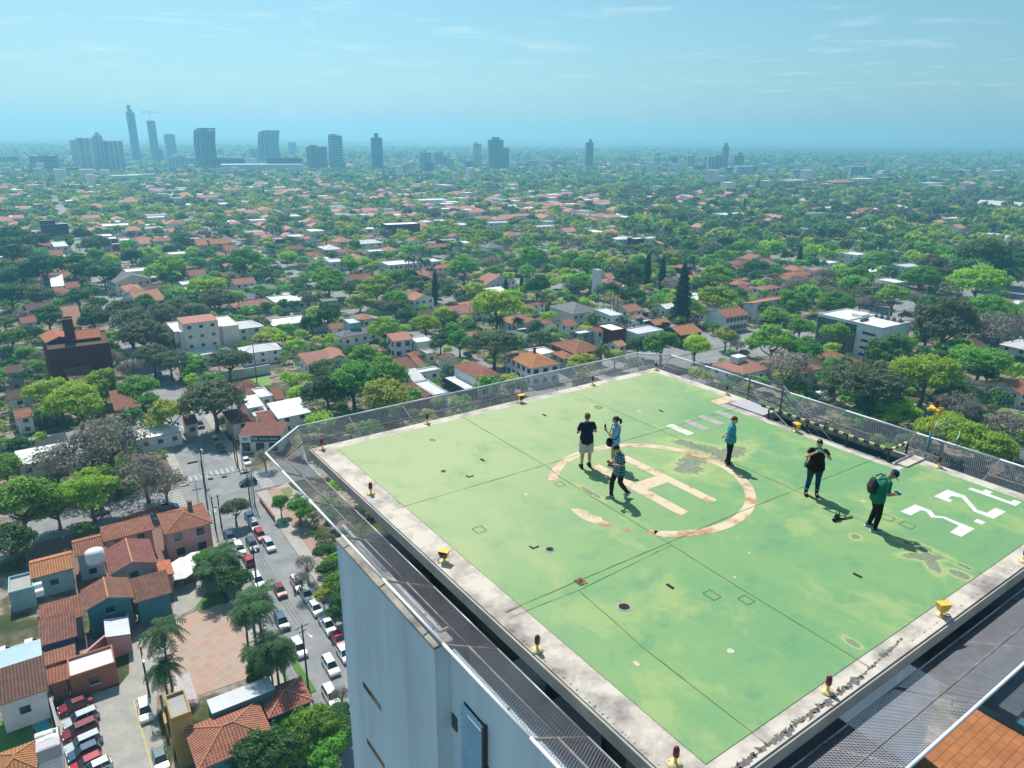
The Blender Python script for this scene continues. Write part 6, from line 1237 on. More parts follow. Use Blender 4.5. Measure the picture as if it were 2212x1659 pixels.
HT={'g':[(1130,830,300,'O'),(1250,930,330,'O'),(1060,720,250,'O'),(1400,760,240,'O'),(1480,1010,190,'O'),(1330,1110,250,'O'),(1700,740,200,'O'),(1900,620,250,'O'),(1560,680,170,'O'),(640,330,230,'G'),(740,380,150,'G'),(850,255,150,'G'),(900,390,200,'D'),(930,340,130,'D'),(1150,255,150,'D'),(1040,270,100,'D'),(1480,340,230,'L'),(1730,315,140,'G'),(1440,435,100,'G'),(1810,520,260,'L'),(1930,290,150,'G'),(2080,350,120,'L'),(2120,275,230,'G'),(840,135,180,'O'),(1480,195,100,'D'),(330,110,150,'D'),(260,205,100,'G'),(100,100,230,'D'),(80,215,260,'D'),(60,350,140,'G'),(370,345,250,'D'),(200,400,180,'D'),(60,445,120,'D'),(680,600,170,'D'),(870,645,110,'G'),(320,590,220,'O'),(100,605,200,'D'),(420,775,200,'D'),(820,800,200,'D'),(40,815,110,'G'),(90,960,190,'G'),(270,930,150,'D'),(240,1110,150,'G'),(60,1085,120,'D'),(80,1185,100,'D'),(965,945,115,'L'),(340,1130,130,'B'),(960,1150,190,'B'),(1150,1225,200,'B'),(430,1430,290,'L'),(520,1490,240,'B'),(680,1540,420,'L'),(890,1355,250,'L'),(1220,1385,250,'G'),(1310,1530,180,'G'),(1480,1640,290,'Y'),(1860,1490,440,'O'),(1850,1350,180,'G'),(1480,1155,240,'O'),(1690,1215,170,'G'),(1990,1150,290,'O'),(2120,1035,120,'G'),(1260,640,130,'G'),(560,110,110,'D'),(720,60,120,'D'),(1580,100,120,'D')],
'1':[(200,760,520,'G'),(560,760,330,'G'),(900,610,440,'L'),(1150,450,200,'L'),(560,330,400,'B'),(820,260,480,'B'),(1110,130,560,'B'),(1450,430,430,'B'),(1650,540,360,'B'),(90,1120,330,'D'),(50,380,260,'G'),(850,980,150,'D'),(180,160,230,'D'),(1000,700,220,'B')],
'2':[(700,1300,250,'O'),(1160,1230,170,'G'),(1000,760,180,'B'),(1350,1310,250,'G'),(1380,620,180,'L')],
'h':[(1390,155,290,'G'),(750,225,200,'G'),(890,185,140,'L'),(400,100,150,'L'),(580,130,120,'G'),(200,225,230,'G'),(200,295,200,'G'),(620,300,270,'L'),(480,430,210,'Y'),(640,450,160,'B'),(800,465,180,'O'),(890,535,160,'D'),(1050,620,220,'L'),(1210,560,200,'Y'),(1670,470,370,'L'),(1650,780,370,'O'),(1350,775,210,'G'),(1180,765,170,'D'),(520,910,280,'G'),(420,1100,440,'G'),(700,1060,330,'G'),(190,1180,380,'D'),(690,1270,380,'Y'),(180,1010,250,'O'),(430,870,180,'D'),(60,605,170,'D'),(200,530,240,'D'),(40,400,120,'O'),(390,295,150,'O'),(1630,90,200,'B'),(1640,155,150,'G'),(1840,95,140,'G'),(1990,50,220,'G'),(2020,315,250,'D'),(1160,200,140,'B'),(960,275,110,'D'),(1420,325,120,'D'),(1550,310,90,'L'),(2060,745,210,'O'),(700,650,260,'L'),(1290,620,120,'G'),(2130,400,150,'Y'),(1080,310,120,'Y')],
'i':[(250,100,240,'G'),(100,60,200,'G'),(490,115,170,'Y'),(620,210,250,'D'),(700,100,170,'G'),(980,50,170,'L'),(1180,60,110,'G'),(1370,205,240,'L'),(1370,385,280,'L'),(1290,115,150,'G'),(1000,280,190,'B'),(1210,510,180,'Y'),(900,800,280,'G'),(1190,800,250,'L'),(1460,730,180,'Y'),(1720,135,190,'D'),(2060,310,210,'B'),(2050,430,220,'G'),(1800,485,150,'D'),(1880,575,230,'G'),(1860,765,340,'G'),(2100,640,190,'G'),(2150,855,240,'G'),(690,800,180,'D'),(2010,1010,400,'B'),(210,970,240,'Y'),(490,900,170,'Y'),(70,180,130,'L'),(150,300,180,'D'),(270,280,130,'G'),(650,380,200,'D'),(1560,800,120,'B'),(1350,630,90,'G'),(810,160,120,'Y'),(940,180,140,'G')],
'j':[(400,410,230,'G'),(350,335,190,'B'),(600,400,120,'B'),(700,385,120,'B'),(870,370,230,'G'),(1070,365,140,'B'),(1190,415,110,'G'),(1090,195,230,'G'),(1290,255,160,'L'),(1560,230,300,'L'),(1640,490,320,'G'),(1300,560,390,'O'),(1150,630,280,'B'),(1720,640,320,'B'),(1580,880,340,'G'),(1750,175,190,'D'),(850,790,280,'D'),(960,760,180,'G'),(390,680,210,'G'),(150,790,220,'G'),(60,600,150,'G'),(1130,990,400,'L'),(660,1090,480,'O'),(60,1080,160,'G'),(900,1290,280,'L'),(640,1275,230,'D'),(1330,1045,230,'G'),(1290,1215,190,'D'),(1400,1260,280,'B'),(1300,1440,330,'L'),(1600,1570,380,'L'),(1770,1390,230,'B'),(1850,1410,120,'D'),(1500,1100,200,'B'),(1160,870,230,'D'),(1480,1170,180,'D'),(1640,1000,150,'D'),(1450,430,180,'O'),(1250,180,200,'O'),(1850,60,260,'D'),(1600,60,300,'D'),(1180,90,180,'O'),(560,200,200,'G'),(470,170,150,'G'),(1900,560,160,'B'),(310,180,140,'B'),(90,250,180,'B')],
'4':[(400,280,200,'D'),(480,330,190,'D'),(330,200,200,'G'),(1080,1390,320,'G'),(690,1560,340,'D'),(1000,225,150,'B'),(1180,240,150,'G'),(1200,560,120,'D'),(1240,1280,150,'D'),(640,1000,130,'G'),(1120,440,110,'Y'),(1170,1560,250,'G'),(860,1350,150,'G'),(960,330,110,'B'),(1240,1150,120,'B'),(1150,290,170,'D'),(1215,370,190,'G'),(1250,500,170,'D'),(1130,150,150,'D'),(1230,190,150,'G'),(900,1560,220,'G'),(1230,1420,230,'D'),(1010,1500,240,'O')]}
for vk,lst in HT.items():
    for a in lst: htree(vk,*a)
def on(vk,p,z=0): q=at(*V[vk](*p),z); return (q.x,q.y)
for vk,p,h,R,lab in [('3',(1365,480),11,3.9,'tall palm at the edge of the car park, left of the brick plaza'),('3',(1375,800),6.5,3.2,'shorter palm in the shade of the tall car park palm'),('4',(610,500),13,3.8,'tallest palm of the clump between plaza and street'),('4',(650,430),12,3.4,'palm behind the tallest of the plaza clump'),('4',(560,540),11,3.0,'palm on the plaza side of the clump'),('4',(700,800),10,3.4,'nearest of the dense dark palms on the lawn triangle'),('4',(770,760),10.5,3.2,'right hand dark palm on the lawn triangle'),('4',(820,830),9,3.0,'palm closest to the kerb on the lawn triangle'),('4',(740,850),8,3.0,'lower dark palm in the lawn triangle group'),('4',(600,830),5,1.9,'thin young palm alone beside the plaza'),('4',(340,250),6,3.6,'fan palm beside the white parasols'),('4',(430,150),7,3.6,'fan palm nearest the crossroads in the restaurant garden'),('4',(390,120),6,3.2,'fan palm between the parasols and the parked cars'),('j',(430,900),13,5.0,'large palm with hanging fronds left of the white office'),('j',(480,850),11,4.0,'palm just behind the large hanging palm'),('i',(350,290),15,3.4,None),('i',(400,265),15,3.2,None),('i',(460,255),15,3.4,None),('i',(520,300),12,3.2,None),('i',(490,280),14,3,None),('i',(300,540),8,4.2,None),('i',(700,400),8,2.8,None),('i',(830,500),6,2.6,None),('i',(570,560),7,3,None),('i',(120,370),9,3,None),('i',(380,800),9,3.6,None),('h',(1300,510),9,3.2,None),('h',(690,760),8,2.8,None),('h',(1860,570),8,3.4,None),('h',(2010,590),9,3.8,None),('h',(1000,250),9,3.4,None),('h',(900,30),16,3.4,None),('h',(950,35),15,3.2,None),('h',(1010,45),16,3.4,None),('h',(1070,50),14,3.2,None),('h',(1700,560),7,3,None),('h',(660,860),7,3,None),('h',(1240,970),6,2.8,None),('h',(1130,770),8,3,None),('g',(210,1240),9,3.2,None),('g',(1540,640),8,3.4,None),('g',(2070,590),9,3.4,None),('g',(980,560),8,3,None),('g',(2020,900),8,3,None),('g',(720,440),9,3,None),('g',(1750,210),10,3.4,None),('g',(400,420),9,3,None),('2',(1340,1180),5,2.4,None),('j',(640,200),11,3.6,None),('j',(300,60),9,3,None),('i',(880,40),12,3.4,None)]:
    h=h*(1.0 if vk!='4' or h<8 else 1.15); R=R*1.1; c=on(vk,p,h); palm(c,h,R,lab)
conifer(on('i',(1060,600),0),27,0,'tall dark araucaria towering over the orange showroom',1.0)
for vk,p,h,k in [('i',(890,345),19,2),('i',(765,300),19,2),('h',(1135,470),14,2),('h',(1750,350),9,1),('h',(1885,365),9,2),('b',(1470,430),16,1),('c',(465,520),20,2),('c',(380,625),14,2),('b',(655,1140),14,2),('b',(1190,1115),10,2),('a',(1710,700),14,2),('j',(90,110),14,2)]: conifer(on(vk,p,0),h,k)
# ---------------- fill-in houses and trees on the street grid, nearest ones as individuals
FILL=random.Random(42)
cell={}
def reg(x,y,r): cell.setdefault((int(x//20),int(y//20)),[]).append((x,y,r))
for f in FOOT: reg(*f)
for f in TREES: reg(f[0],f[1],f[2]*.55)
def free(x,y,r):
    cx,cy=int(x//20),int(y//20)
    for i in range(cx-2,cx+3):
        for j in range(cy-2,cy+3):
            for (a,b_,q) in cell.get((i,j),()):
                if (a-x)**2+(b_-y)**2<(r+q)**2: return False
    return True
def onroad(x,y,pad_=0):
    s,t=gl_(x,y)
    if s>-150:
        for a in VST:
            if abs(t-a)<vw(a)+pad_ and (a<150 or s>0): return True
    for a in UST:
        if abs(s-a)<uw(a)+pad_ and -420<t<760 and not(a==55 and t>60): return True
    if 10-pad_<s<36+pad_ and t>106: return True
    return False
KEEP=[('2',(850,800),12),('2',(500,800),14),('3',(900,1300),30),('4',(300,800),26),('4',(700,300),14),('2',(560,1080),13),('2',(300,500),10),('2',(1150,1150),12),('1',(1000,1300),28),('d',(1620,820),18),('3',(150,1300),16),('3',(300,500),20)]
KEEPW=[(*on(v,p),r) for v,p,r in KEEP]
def kept(x,y): return any((x-a)**2+(y-b_)**2<r*r for a,b_,r in KEEPW) or (math.hypot(x,y)<95 and y<95)
def inview(x,y,m_=60):
    px,py=pix((x,y,3)); return -m_<px<2212+m_ and py<1659+m_ and py>200
cands=[]
s=-100
hc_=[]
for si in range(-8,70):
    for ti in range(-60,60):
        s=si*17+FILL.uniform(-4.5,4.5); t=ti*18+FILL.uniform(-5,5)
        x,y=gw_(s,t)
        if y<235 or y>1150 or not inview(x,y): continue
        if onroad(x,y,9.5) or kept(x,y): continue
        dens=.70+.34*math.sin(x*.006+1.0)*math.sin(y*.008+.6)
        if x>120: dens-=.38
        if x<-150 and y<520: dens-=.10
        if FILL.random()>dens: continue
        hc_.append((y+abs(x)*.2,x,y,FILL.random()))
hc_.sort()
protos={}
def proto_house(k):
    """small set of fill houses; each is then copied with its parts"""
    r=random.Random(100+k)
    rm=['t2','t','t2','p','t','b','w','t2','w','g','t','c','t2','z','w','p'][k%16]; wm=['W','C','W','W','K','W','W','P','W','W','C','W','W','R','C','G'][k%16]
    w_=r.uniform(11.5,16.5); d_=r.uniform(9.5,13); h=r.choice([3.6,4.2,5.5,6.4]); roof='flat' if rm in('w','c','z') and k%2==0 or rm=='z' else r.choice(['hip','gw','gd','hip'])
    if rm=='w' and roof!='flat': roof='sf'
    a=building((0,-500-20*k),0,w_,d_,h,roof,rm,wm,win='fl' ,chim=1 if r.random()<.4 else 0,occ=False,per=4.2,frame=False); 
    if k%2==0:
        sx_=r.choice((-1,1)); ww_,wd_=w_*.5,d_*.7; ox,oy=sx_*(w_/2+ww_/2-.8),-d_*.35
        mb=MB(); mb.box((ox,oy,1.62),(ww_,wd_,3.22)); mb.build('wing_wall',[WALLS[wm]],a)
        wb=roof_mb(r.choice(['gw','gd','hip']) if rm not in('w','c') else 'flat',ww_,wd_,3.26,.4,.34); wb.v=[(x+ox,y+oy,z) for x,y,z in wb.v]; wb.build('wing_roof',[ROOFS[r.choice([rm,rm,'t2','w'])],M['eave'],WALLS[wm],M['ridge']],a)
    if k%3!=1:
        mb=MB(); mb.lathe([(.55,0),(.6,.1),(.58,1.0),(.2,1.25)],(w_*.2,d_*.3,h+.9),10); mb.build('roof_tank',[ROOFS['u'] if k%2 else M['white']],a,True)
    if k%4==0:
        mb=MB(); mb.box((-w_*.3,-d_/2-1.4,2.5),(w_*.35,2.8,.12)); mb.build('porch_roof',[ROOFS['w']],a)
    a['fd']=f"{ROOFWORD[rm]} {WALLWORD[wm]} house"; LABELQ.pop(); return a
NPROTO=16; PR=[proto_house(k) for k in range(NPROTO)]
ALLCH={}
for o in bpy.data.objects:
    if o.parent: ALLCH.setdefault(o.parent.name,[]).append(o)
def copyt(o,parent=None):
    c=o.copy(); col.objects.link(c)
    if parent: c.parent=parent
    for ch in ALLCH.get(o.name,()): copyt(ch,c)
    return c
NH_HAND=sum(1 for o in bpy.data.objects if o.get('category')=='house')
placed=0; farh=[]
for key,x,y,rv in hc_:
    if not free(x,y,6.5): continue
    s,t=gl_(x,y); ang=CA+(math.pi/2 if rv<.5 else 0)+FILL.uniform(-.04,.04)
    if y>2: reg(x,y,6.0)
    if placed<298-NH_HAND:
        k=FILL.randrange(NPROTO); h=copyt(PR[k]); h.location=(x,y,0); h.rotation_euler=(0,0,ang); d=h['fd']; del h['fd']; sc_=FILL.uniform(.85,1.15); h.scale=(sc_,sc_,sc_*FILL.uniform(.92,1.1)); h['group']='houses of the neighbourhood'; LABELQ.append((h,d,'house')); placed+=1
    else: farh.append((x,y,ang))
def wipe(o):
    for ch in ALLCH.get(o.name,()): wipe(ch)
    bpy.data.objects.remove(o)
for a in PR: wipe(a)
# far houses: one mass beyond the individually built ones
def far_houses(lst,name,label,seed):
    r=random.Random(seed); mb=MB()
    for x,y,ang in lst:
        w_,d_=r.uniform(4,10.5),r.uniform(4,7.5); h=r.choice([3.5,4,6,6.5]) if y<1100 else (r.uniform(3,8) if r.random()>.07 else r.uniform(10,30)); m_=Matrix.Rotation(ang,3,'Z'); T=lambda a,b_,z:Vector((x,y,0))+m_@Vector((a,b_,z))
        kind=r.random() if h<9 else .7; rmi=1 if kind<.34 else (2 if kind<.54 else (3 if kind<.82 else 4)); q=[(-w_,-d_),(w_,-d_),(w_,d_),(-w_,d_)]
        wi=0 if r.random()<.8 else 5
        for i in range(4): a,b_=q[i],q[(i+1)%4]; mb.face([T(*a,0),T(*b_,0),T(*b_,h),T(*a,h)],wi)
        if rmi in(3,4): mb.face([T(*p,h) for p in q],rmi)
        else:
            e=1.06; tp=h+d_*.4; Q=[(a*e,b_*e) for a,b_ in q]
            if r.random()<.5: mb.face([T(*Q[0],h),T(*Q[1],h),T(w_*.5,0,tp),T(-w_*.5,0,tp)],rmi); mb.face([T(*Q[2],h),T(*Q[3],h),T(-w_*.5,0,tp),T(w_*.5,0,tp)],rmi); mb.face([T(*Q[1],h),T(*Q[2],h),T(w_*.5,0,tp)],rmi); mb.face([T(*Q[3],h),T(*Q[0],h),T(-w_*.5,0,tp)],rmi)
            else: mb.face([T(*Q[0],h),T(*Q[1],h),T(w_*e,0,tp),T(-w_*e,0,tp)],rmi); mb.face([T(*Q[2],h),T(*Q[3],h),T(-w_*e,0,tp),T(w_*e,0,tp)],rmi); mb.face([T(w_,-d_,h),T(w_,d_,h),T(w_,0,tp)],wi); mb.face([T(-w_,d_,h),T(-w_,-d_,h),T(-w_,0,tp)],wi)
        # a lower wing and dark openings
        mb.face([T(-w_*.6,-d_-.03,1),T(-w_*.2,-d_-.03,1),T(-w_*.2,-d_-.03,2.4),T(-w_*.6,-d_-.03,2.4)],6); mb.face([T(w_*.2,-d_-.03,1),T(w_*.6,-d_-.03,1),T(w_*.6,-d_-.03,2.4),T(w_*.2,-d_-.03,2.4)],6)
    o=mb.build(name,[WALLS['W'],ROOFS['t2'],ROOFS['p'],ROOFS['w'],ROOFS['z'],WALLS['C'],M['glass']]); tag(o,label,'houses',kind='stuff')
while len(farh)<2300:
    y=FILL.uniform(700,2600); x=FILL.uniform(-.78,.78)*y
    if y<1150: continue
    c=.5+.5*math.sin(x*.004+y*.003)*math.sin(y*.006-.5)
    if FILL.random()>c*.8+.1 or not free(x,y,7): continue
    reg(x,y,6); farh.append((x,y,CA+FILL.choice([0,1.57])+FILL.uniform(-.1,.1)))
far_houses(farh,'distant_houses','distant low houses with tiled and white roofs among the trees',5)
# fill trees
tc=[]
NTREE=sum(1 for o in bpy.data.objects if o.get('category')=='tree')
y=60.
while y<1300:
    st_=8.6 if y<420 else 9.8
    x=-.80*y-30
    while x<.80*y+30:
        xx=x+FILL.uniform(-3.6,3.6); yy=y+FILL.uniform(-3.6,3.6); x+=st_
        if not inview(xx,yy,30) or kept(xx,yy): continue
        tc.append((yy,xx))
    y+=st_
tc.sort(); TN=0; fart=[]
for yy,xx in tc:
    R=FILL.choice([2.2,2.6,3.2,3.8,4.4,5.2,6.4]) if yy>330 else FILL.choice([2.0,2.6,3.2,4.0,4.6])
    if xx>110 and yy>260: R*=1.3
    s_,t_=gl_(xx,yy)
    if onroad(xx,yy,0.5): 
        if FILL.random()>(.22 if yy>380 else .03): continue
    if not free(xx,yy,R*.60): continue
    z=.5+.5*math.sin(xx*.021+3)*math.cos(yy*.017+xx*.006)
    u=FILL.random()*.65+z*.35
    right=xx>100 or (xx<-100 and yy<600)
    if right: ty='L' if u<.26 else ('G' if u<.48 else ('D' if u<.66 else ('O' if u<.84 else 'B')))
    else: ty='L' if u<.30 else ('Y' if u<.40 else ('G' if u<.66 else ('D' if u<.80 else ('O' if u<.90 else 'B'))))
    reg(xx,yy,R*.55)
    if NTREE+TN<299: o=tree((xx,yy),R,ty); o['group']='trees of the neighbourhood'; TN+=1
    else: fart.append((xx,yy,R,ty,FILL.random()))
# far trees as one mass
def far_trees(lst,name,label,nq,qs,seed,zf=.95,zmin=3.2):
    rs=np.random.RandomState(seed); tv={}
    for k in range(8):
        c,nr=crown_pts(rs,['round','wide','loose','round'][k%4],nq); sel=rs.permutation(len(c))[:nq]; tv[k]=(c[sel],nr[sel]+np.array([0,0,.35]))
    groups={}
    for x,y,R,ty,rv in lst:
        c,nr=tv[int(rv*8)%8]; a=rv*37; ca,sa=math.cos(a),math.sin(a); Rm=np.array([[ca,-sa,0],[sa,ca,0],[0,0,1]])
        v=leafquads(c@Rm.T,nr@Rm.T,qs,rs)*R+np.array([x,y,max(zmin,zf*R)]); groups.setdefault(ty,[]).append(v)
    allv=[];mi=[];mats=[]
    for i,(ty,l) in enumerate(groups.items()): q=np.concatenate(l); allv.append(q); mi.append(np.full(len(q)//4,i,dtype=np.int32)); mats.append(LM[ty])
    v=np.concatenate(allv); me=meshq(name,v,mats[0])
    for m_ in mats[1:]: me.materials.append(m_)
    me.polygons.foreach_set('material_index',np.concatenate(mi)); o=bpy.data.objects.new(name,me); col.objects.link(o); tag(o,label,'trees',kind='stuff')
a_=[t for t in fart if t[1]<520]; b_=[t for t in fart if t[1]>=520]
far_trees(a_,'middle_distance_trees','leafy trees filling the gardens of the middle distance',760,.14,1)
far_trees(b_,'distant_trees','distant trees between the far houses',200,.26,2)
sh=[]; tries=0
while len(sh)<5200 and tries<60000:
    tries+=1; y=FILL.uniform(95,560); x=FILL.uniform(-.78,.78)*y
    if not inview(x,y,10) or kept(x,y) or onroad(x,y,1.2): continue
    R=FILL.uniform(.8,2.1)
    if not free(x,y,R*.35): continue
    reg(x,y,R*.5); sh.append((x,y,R,FILL.choice('LGGGDDDOYB'),FILL.random()))
far_trees(sh,'garden_shrubs','bushes and undergrowth filling the gardens between the houses',110,.20,9,.45,.5)
vf=[]
while len(vf)<15000:
    y=1150+FILL.random()**1.25*3600; x=FILL.uniform(-.80,.80)*y
    if y<1350 and not free(x,y,3): continue
    R=FILL.uniform(4,8)*(1 if y<2400 else 1.7); vf.append((x,y,R,FILL.choice('LGGDDOOY'),FILL.random()))
far_trees(vf,'horizon_trees','wooded suburbs running out to the hazy horizon',26,.62,3)
# ================================================================ SKYLINE
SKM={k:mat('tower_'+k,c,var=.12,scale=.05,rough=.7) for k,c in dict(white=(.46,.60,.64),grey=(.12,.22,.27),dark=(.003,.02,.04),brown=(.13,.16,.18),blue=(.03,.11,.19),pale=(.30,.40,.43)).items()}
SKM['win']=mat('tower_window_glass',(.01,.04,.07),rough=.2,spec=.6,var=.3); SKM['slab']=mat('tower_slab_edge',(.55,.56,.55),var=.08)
def scale_at(p): return (p-Vector((0,0,CAMZ))).dot(CFW)/FPX
def skytower(vk,xl,xr,yt,yb,mt,label,style='grid',rot=.25,cap=None,win='win',depth=None,cols=(4,3),taper=0,name='tower_block',z0=None):
    s_={'a':1344/2212,'b':1400/2212,'c':1332/2212}[vk]/1.8228
    xb=(xl+xr)/2; p=at(*V[vk](xb,yb),0); k=scale_at(p)
    wpx=(xr-xl)*s_; W_=wpx*k
    top=V[vk](xb,yt); h=CAMZ+ (0) ; h=0
    for _ in range(30): 
        pass
    lo,hi=0,400
    for _ in range(40):
        mid=(lo+hi)/2
        if pix((p.x,p.y,mid))[1]>top[1]: lo=mid
        else: hi=mid
    h=lo; view_a=math.atan2(p.x,p.y)
    w=W_/(math.cos(rot)+.75*math.sin(rot)); d=w*.75 if depth is None else depth
    if depth is not None: w=(W_-d*math.sin(rot))/math.cos(rot)
    r=empty(name,(p.x,p.y,0),-view_a+rot,label,'tower'); FOOT.append((p.x,p.y,w*.6))
    mb=MB(); mb.box((0,0,h/2),(w,d,h)); mb.build('wall',[SKM[mt]],r)
    fl=max(3,int(h/3.3)); fh=h/fl
    if style=='grid':
        for side,n,ln in(('f',cols[0],w),('l',cols[1],d)):
            for i in range(n):
                a=-ln/2+ln*(i+.5)/n; mb=MB()
                for f in range(1,fl):
                    z=f*fh+fh*.5
                    if side=='f': mb.box((a,-d/2-.05,z),(ln/n*.55,.1,fh*.45))
                    else: mb.box((-w/2-.05,a,z),(.1,ln/n*.55,fh*.45))
                mb.build('window_column',[SKM[win]],r)
    if style=='band':
        for side in 'fl':
            mb=MB()
            for f in range(1,fl):
                z=f*fh+fh*.45
                if side=='f': mb.box((0,-d/2-.05,z),(w*.94,.1,fh*.42))
                else: mb.box((-w/2-.05,0,z),(.1,d*.9,fh*.42))
            mb.build('window_bands',[SKM[win]],r)
    if style=='balcony':
        for i in range(cols[0]):
            a=-w/2+w*(i+.5)/cols[0]; mb=MB(); mb.box((a,-d/2-.05,h/2),(w/cols[0]*.7,.1,h*.97)); mb.build('glazed_strip',[SKM[win]],r)
        mb=MB()
        for f in range(1,fl): mb.box((0,-.4,f*fh),(w+1.2,d+.8,.35))
        mb.build('balcony_slabs',[SKM['slab']],r)
    if cap:
        for (cx,cw,ch) in cap: mb=MB(); mb.box((cx*w,0,h+ch/2),(cw*w,d*.6,ch)); mb.build('roof_house',[SKM[mt]],r)
    return r,w,d,h
T=skytower
# five part white block
for (xl,xr,yt,yb,nm) in ((452,500,332,540,'leftmost'),(497,610,318,552,'second'),(600,655,302,556,'third and tallest'),(655,735,335,556,'fourth'),(690,782,338,558,'rightmost')):
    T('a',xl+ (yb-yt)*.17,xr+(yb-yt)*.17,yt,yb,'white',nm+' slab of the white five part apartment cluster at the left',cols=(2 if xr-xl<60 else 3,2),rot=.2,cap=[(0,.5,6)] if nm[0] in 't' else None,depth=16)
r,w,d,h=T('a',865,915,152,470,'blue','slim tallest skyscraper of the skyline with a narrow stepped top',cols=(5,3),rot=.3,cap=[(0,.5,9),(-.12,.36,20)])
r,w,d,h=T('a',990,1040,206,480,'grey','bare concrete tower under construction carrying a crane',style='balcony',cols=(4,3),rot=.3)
cr_=empty('tower_crane',(r.location.x,r.location.y,h),0,'thin crane standing on the tower under construction','crane')
mb=MB(); mb.tube([(0,0,0),(0,0,27)],.6,4); mb.build('mast',[SKM['grey']],cr_); mb=MB(); mb.tube([(-16,0,22),(30,0,22)],.4,4); mb.tube([(-16,0,22),(0,0,27),(30,0,22)],.18,4); mb.box((-18,0,22.5),(4,2,3)); mb.build('jib',[SKM['grey']],cr_)
T('a',1085,1150,298,458,'grey','grey tower with jagged crown, right of the tower under construction',cols=(3,2),cap=[(0,.8,3)])
T('a',1035,1065,395,480,'dark','short dark block between the two grey towers',style='band')
T('a',1105,1275,445,532,'white','low white block with square windows left of the dark curved tower',cols=(9,3),rot=.12,cap=[(-.1,.5,5)],depth=20)
T('a',222,385,432,560,'pale','wide pale hotel block with dark window bands at the far left',style='band',rot=.45,cap=[(.0,.3,3)])
T('a',0,120,440,500,'blue','low blue grey block at the left picture edge',cols=(5,2),depth=15)
T('a',380,420,450,500,'pale','small pale block behind the hotel block')
T('a',380,520,510,560,'brown','low brown block in front of the five part cluster',cols=(5,2),depth=15)
T('a',820,905,475,510,'white','low white building at the foot of the tallest skyscraper',cols=(5,2),depth=15)
def curved(vk,xl,xr,yt,yb,label,sign=None):
    s_=1344/2212/1.8228; p=at(*V[vk]((xl+xr)/2+18,yb),0); k=scale_at(p); W_=(xr-xl)*s_*k; top=V[vk]((xl+xr)/2,yt)[1]; lo,hi=0,400
    for _ in range(40):
        mid=(lo+hi)/2
        if pix((p.x,p.y,mid))[1]>top: lo=mid
        else: hi=mid
    h=lo; r=empty('curved_tower',(p.x,p.y,0),-math.atan2(p.x,p.y)+.05,label,'tower'); w=W_*.98; d=w*.45; n=18
    sh=lambda z:w*.10*math.sin(math.pi*min(1,z/h))*-1+w*.0
    def prism(x0,x1,y0,y1,z0,z1,m_,nm,tilt=0):
        vs=[];
        for i in range(n+1):
            z=z0+(z1-z0)*i/n; o=sh(z)
            for x,y in((x0,y0),(x1,y0),(x1,y1),(x0,y1)): vs.append((x+o,y,z+ (x*tilt if i==n else 0)))
        fs=[(i*4+k,i*4+(k+1)%4,i*4+4+(k+1)%4,i*4+4+k) for i in range(n) for k in range(4)]+[(0,3,2,1),(n*4,n*4+1,n*4+2,n*4+3)]
        mb=MB(); mb.add(vs,fs); return mb.build(nm,[m_],r)
    prism(-w*.22,w*.5,-d/2,d/2,0,h,SKM['dark'],'glass_front'); prism(-w*.38,-w*.222,-d*.4,d*.4,0,h*.99,SKM['dark'],'glass_fin'); prism(-w*.5,-w*.382,-d*.3,d*.3,0,h*.95,SKM['dark'],'glass_fin')
    for a,b_ in((-.225,-.5),(-.385,-.4),(-.50,-.3)): prism(w*a,w*(a+.022),d*b_-1.2,d*b_-.2,0,h*.985,SKM['slab'],'white_edge')
    mb=MB()
    for f in range(1,24): 
        z=h*f/25; mb.box((w*.14+sh(z),-d/2-.15,z),(w*.70,.2,.35))
    mb.build('floor_line',[SKM['blue']],r)
    if sign:
        text(sign,9,(w*.10,-d/2-1.0,h*.93),r,M['white'],ext=.3,off=.013)
    return r
curved('a',1275,1405,253,525,'dark curved glass tower with white lettering at its top','ueno')
curved('a',1680,1810,268,480,'plain dark curved glass tower, right one of the curved pair')
T('a',1345,1585,450,530,'dark','long dark podium at the foot of the lettered curved tower',style='none',rot=.05,depth=40); 
T('a',1365,1580,440,452+70,'white','thin white roof above the dark podium',style='none',rot=.05,depth=25)
T('a',1450,1960,487,545,'white','very long white roofed shopping hall',style='none',rot=.08,depth=60)
T('a',1740,1960,445,540,'dark','dark glazed block behind the white shopping hall',style='band',rot=.05,depth=25)
for a in [('a',1625,1695,388,480,'pale','pale block left of the plain curved tower'),('a',1872,1925,345,440,'pale','slender pale tower right of the plain curved tower'),('a',1420,1445,390,450,'brown','narrow brown slab behind the lettered curved tower')]: T(*a)
T('a',1995,2125,375,535,'brown','brown grey tower with balconies near the white hall',style='grid',cols=(5,3),cap=[(-.2,.3,4)],rot=.4)
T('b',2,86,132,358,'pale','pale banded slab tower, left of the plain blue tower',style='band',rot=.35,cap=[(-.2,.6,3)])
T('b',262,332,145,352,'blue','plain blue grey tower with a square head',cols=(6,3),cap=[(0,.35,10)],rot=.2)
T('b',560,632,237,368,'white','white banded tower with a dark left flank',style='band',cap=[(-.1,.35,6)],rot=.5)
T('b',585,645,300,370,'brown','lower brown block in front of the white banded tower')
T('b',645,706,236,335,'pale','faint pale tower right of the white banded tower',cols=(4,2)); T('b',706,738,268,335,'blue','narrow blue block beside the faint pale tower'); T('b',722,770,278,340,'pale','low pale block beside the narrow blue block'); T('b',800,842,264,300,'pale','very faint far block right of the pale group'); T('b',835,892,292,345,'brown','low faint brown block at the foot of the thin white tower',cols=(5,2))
T('b',892,940,182,336,'white','thin white tower with a blank left half',cols=(3,2),cap=[(-.2,.15,6)],rot=.4)
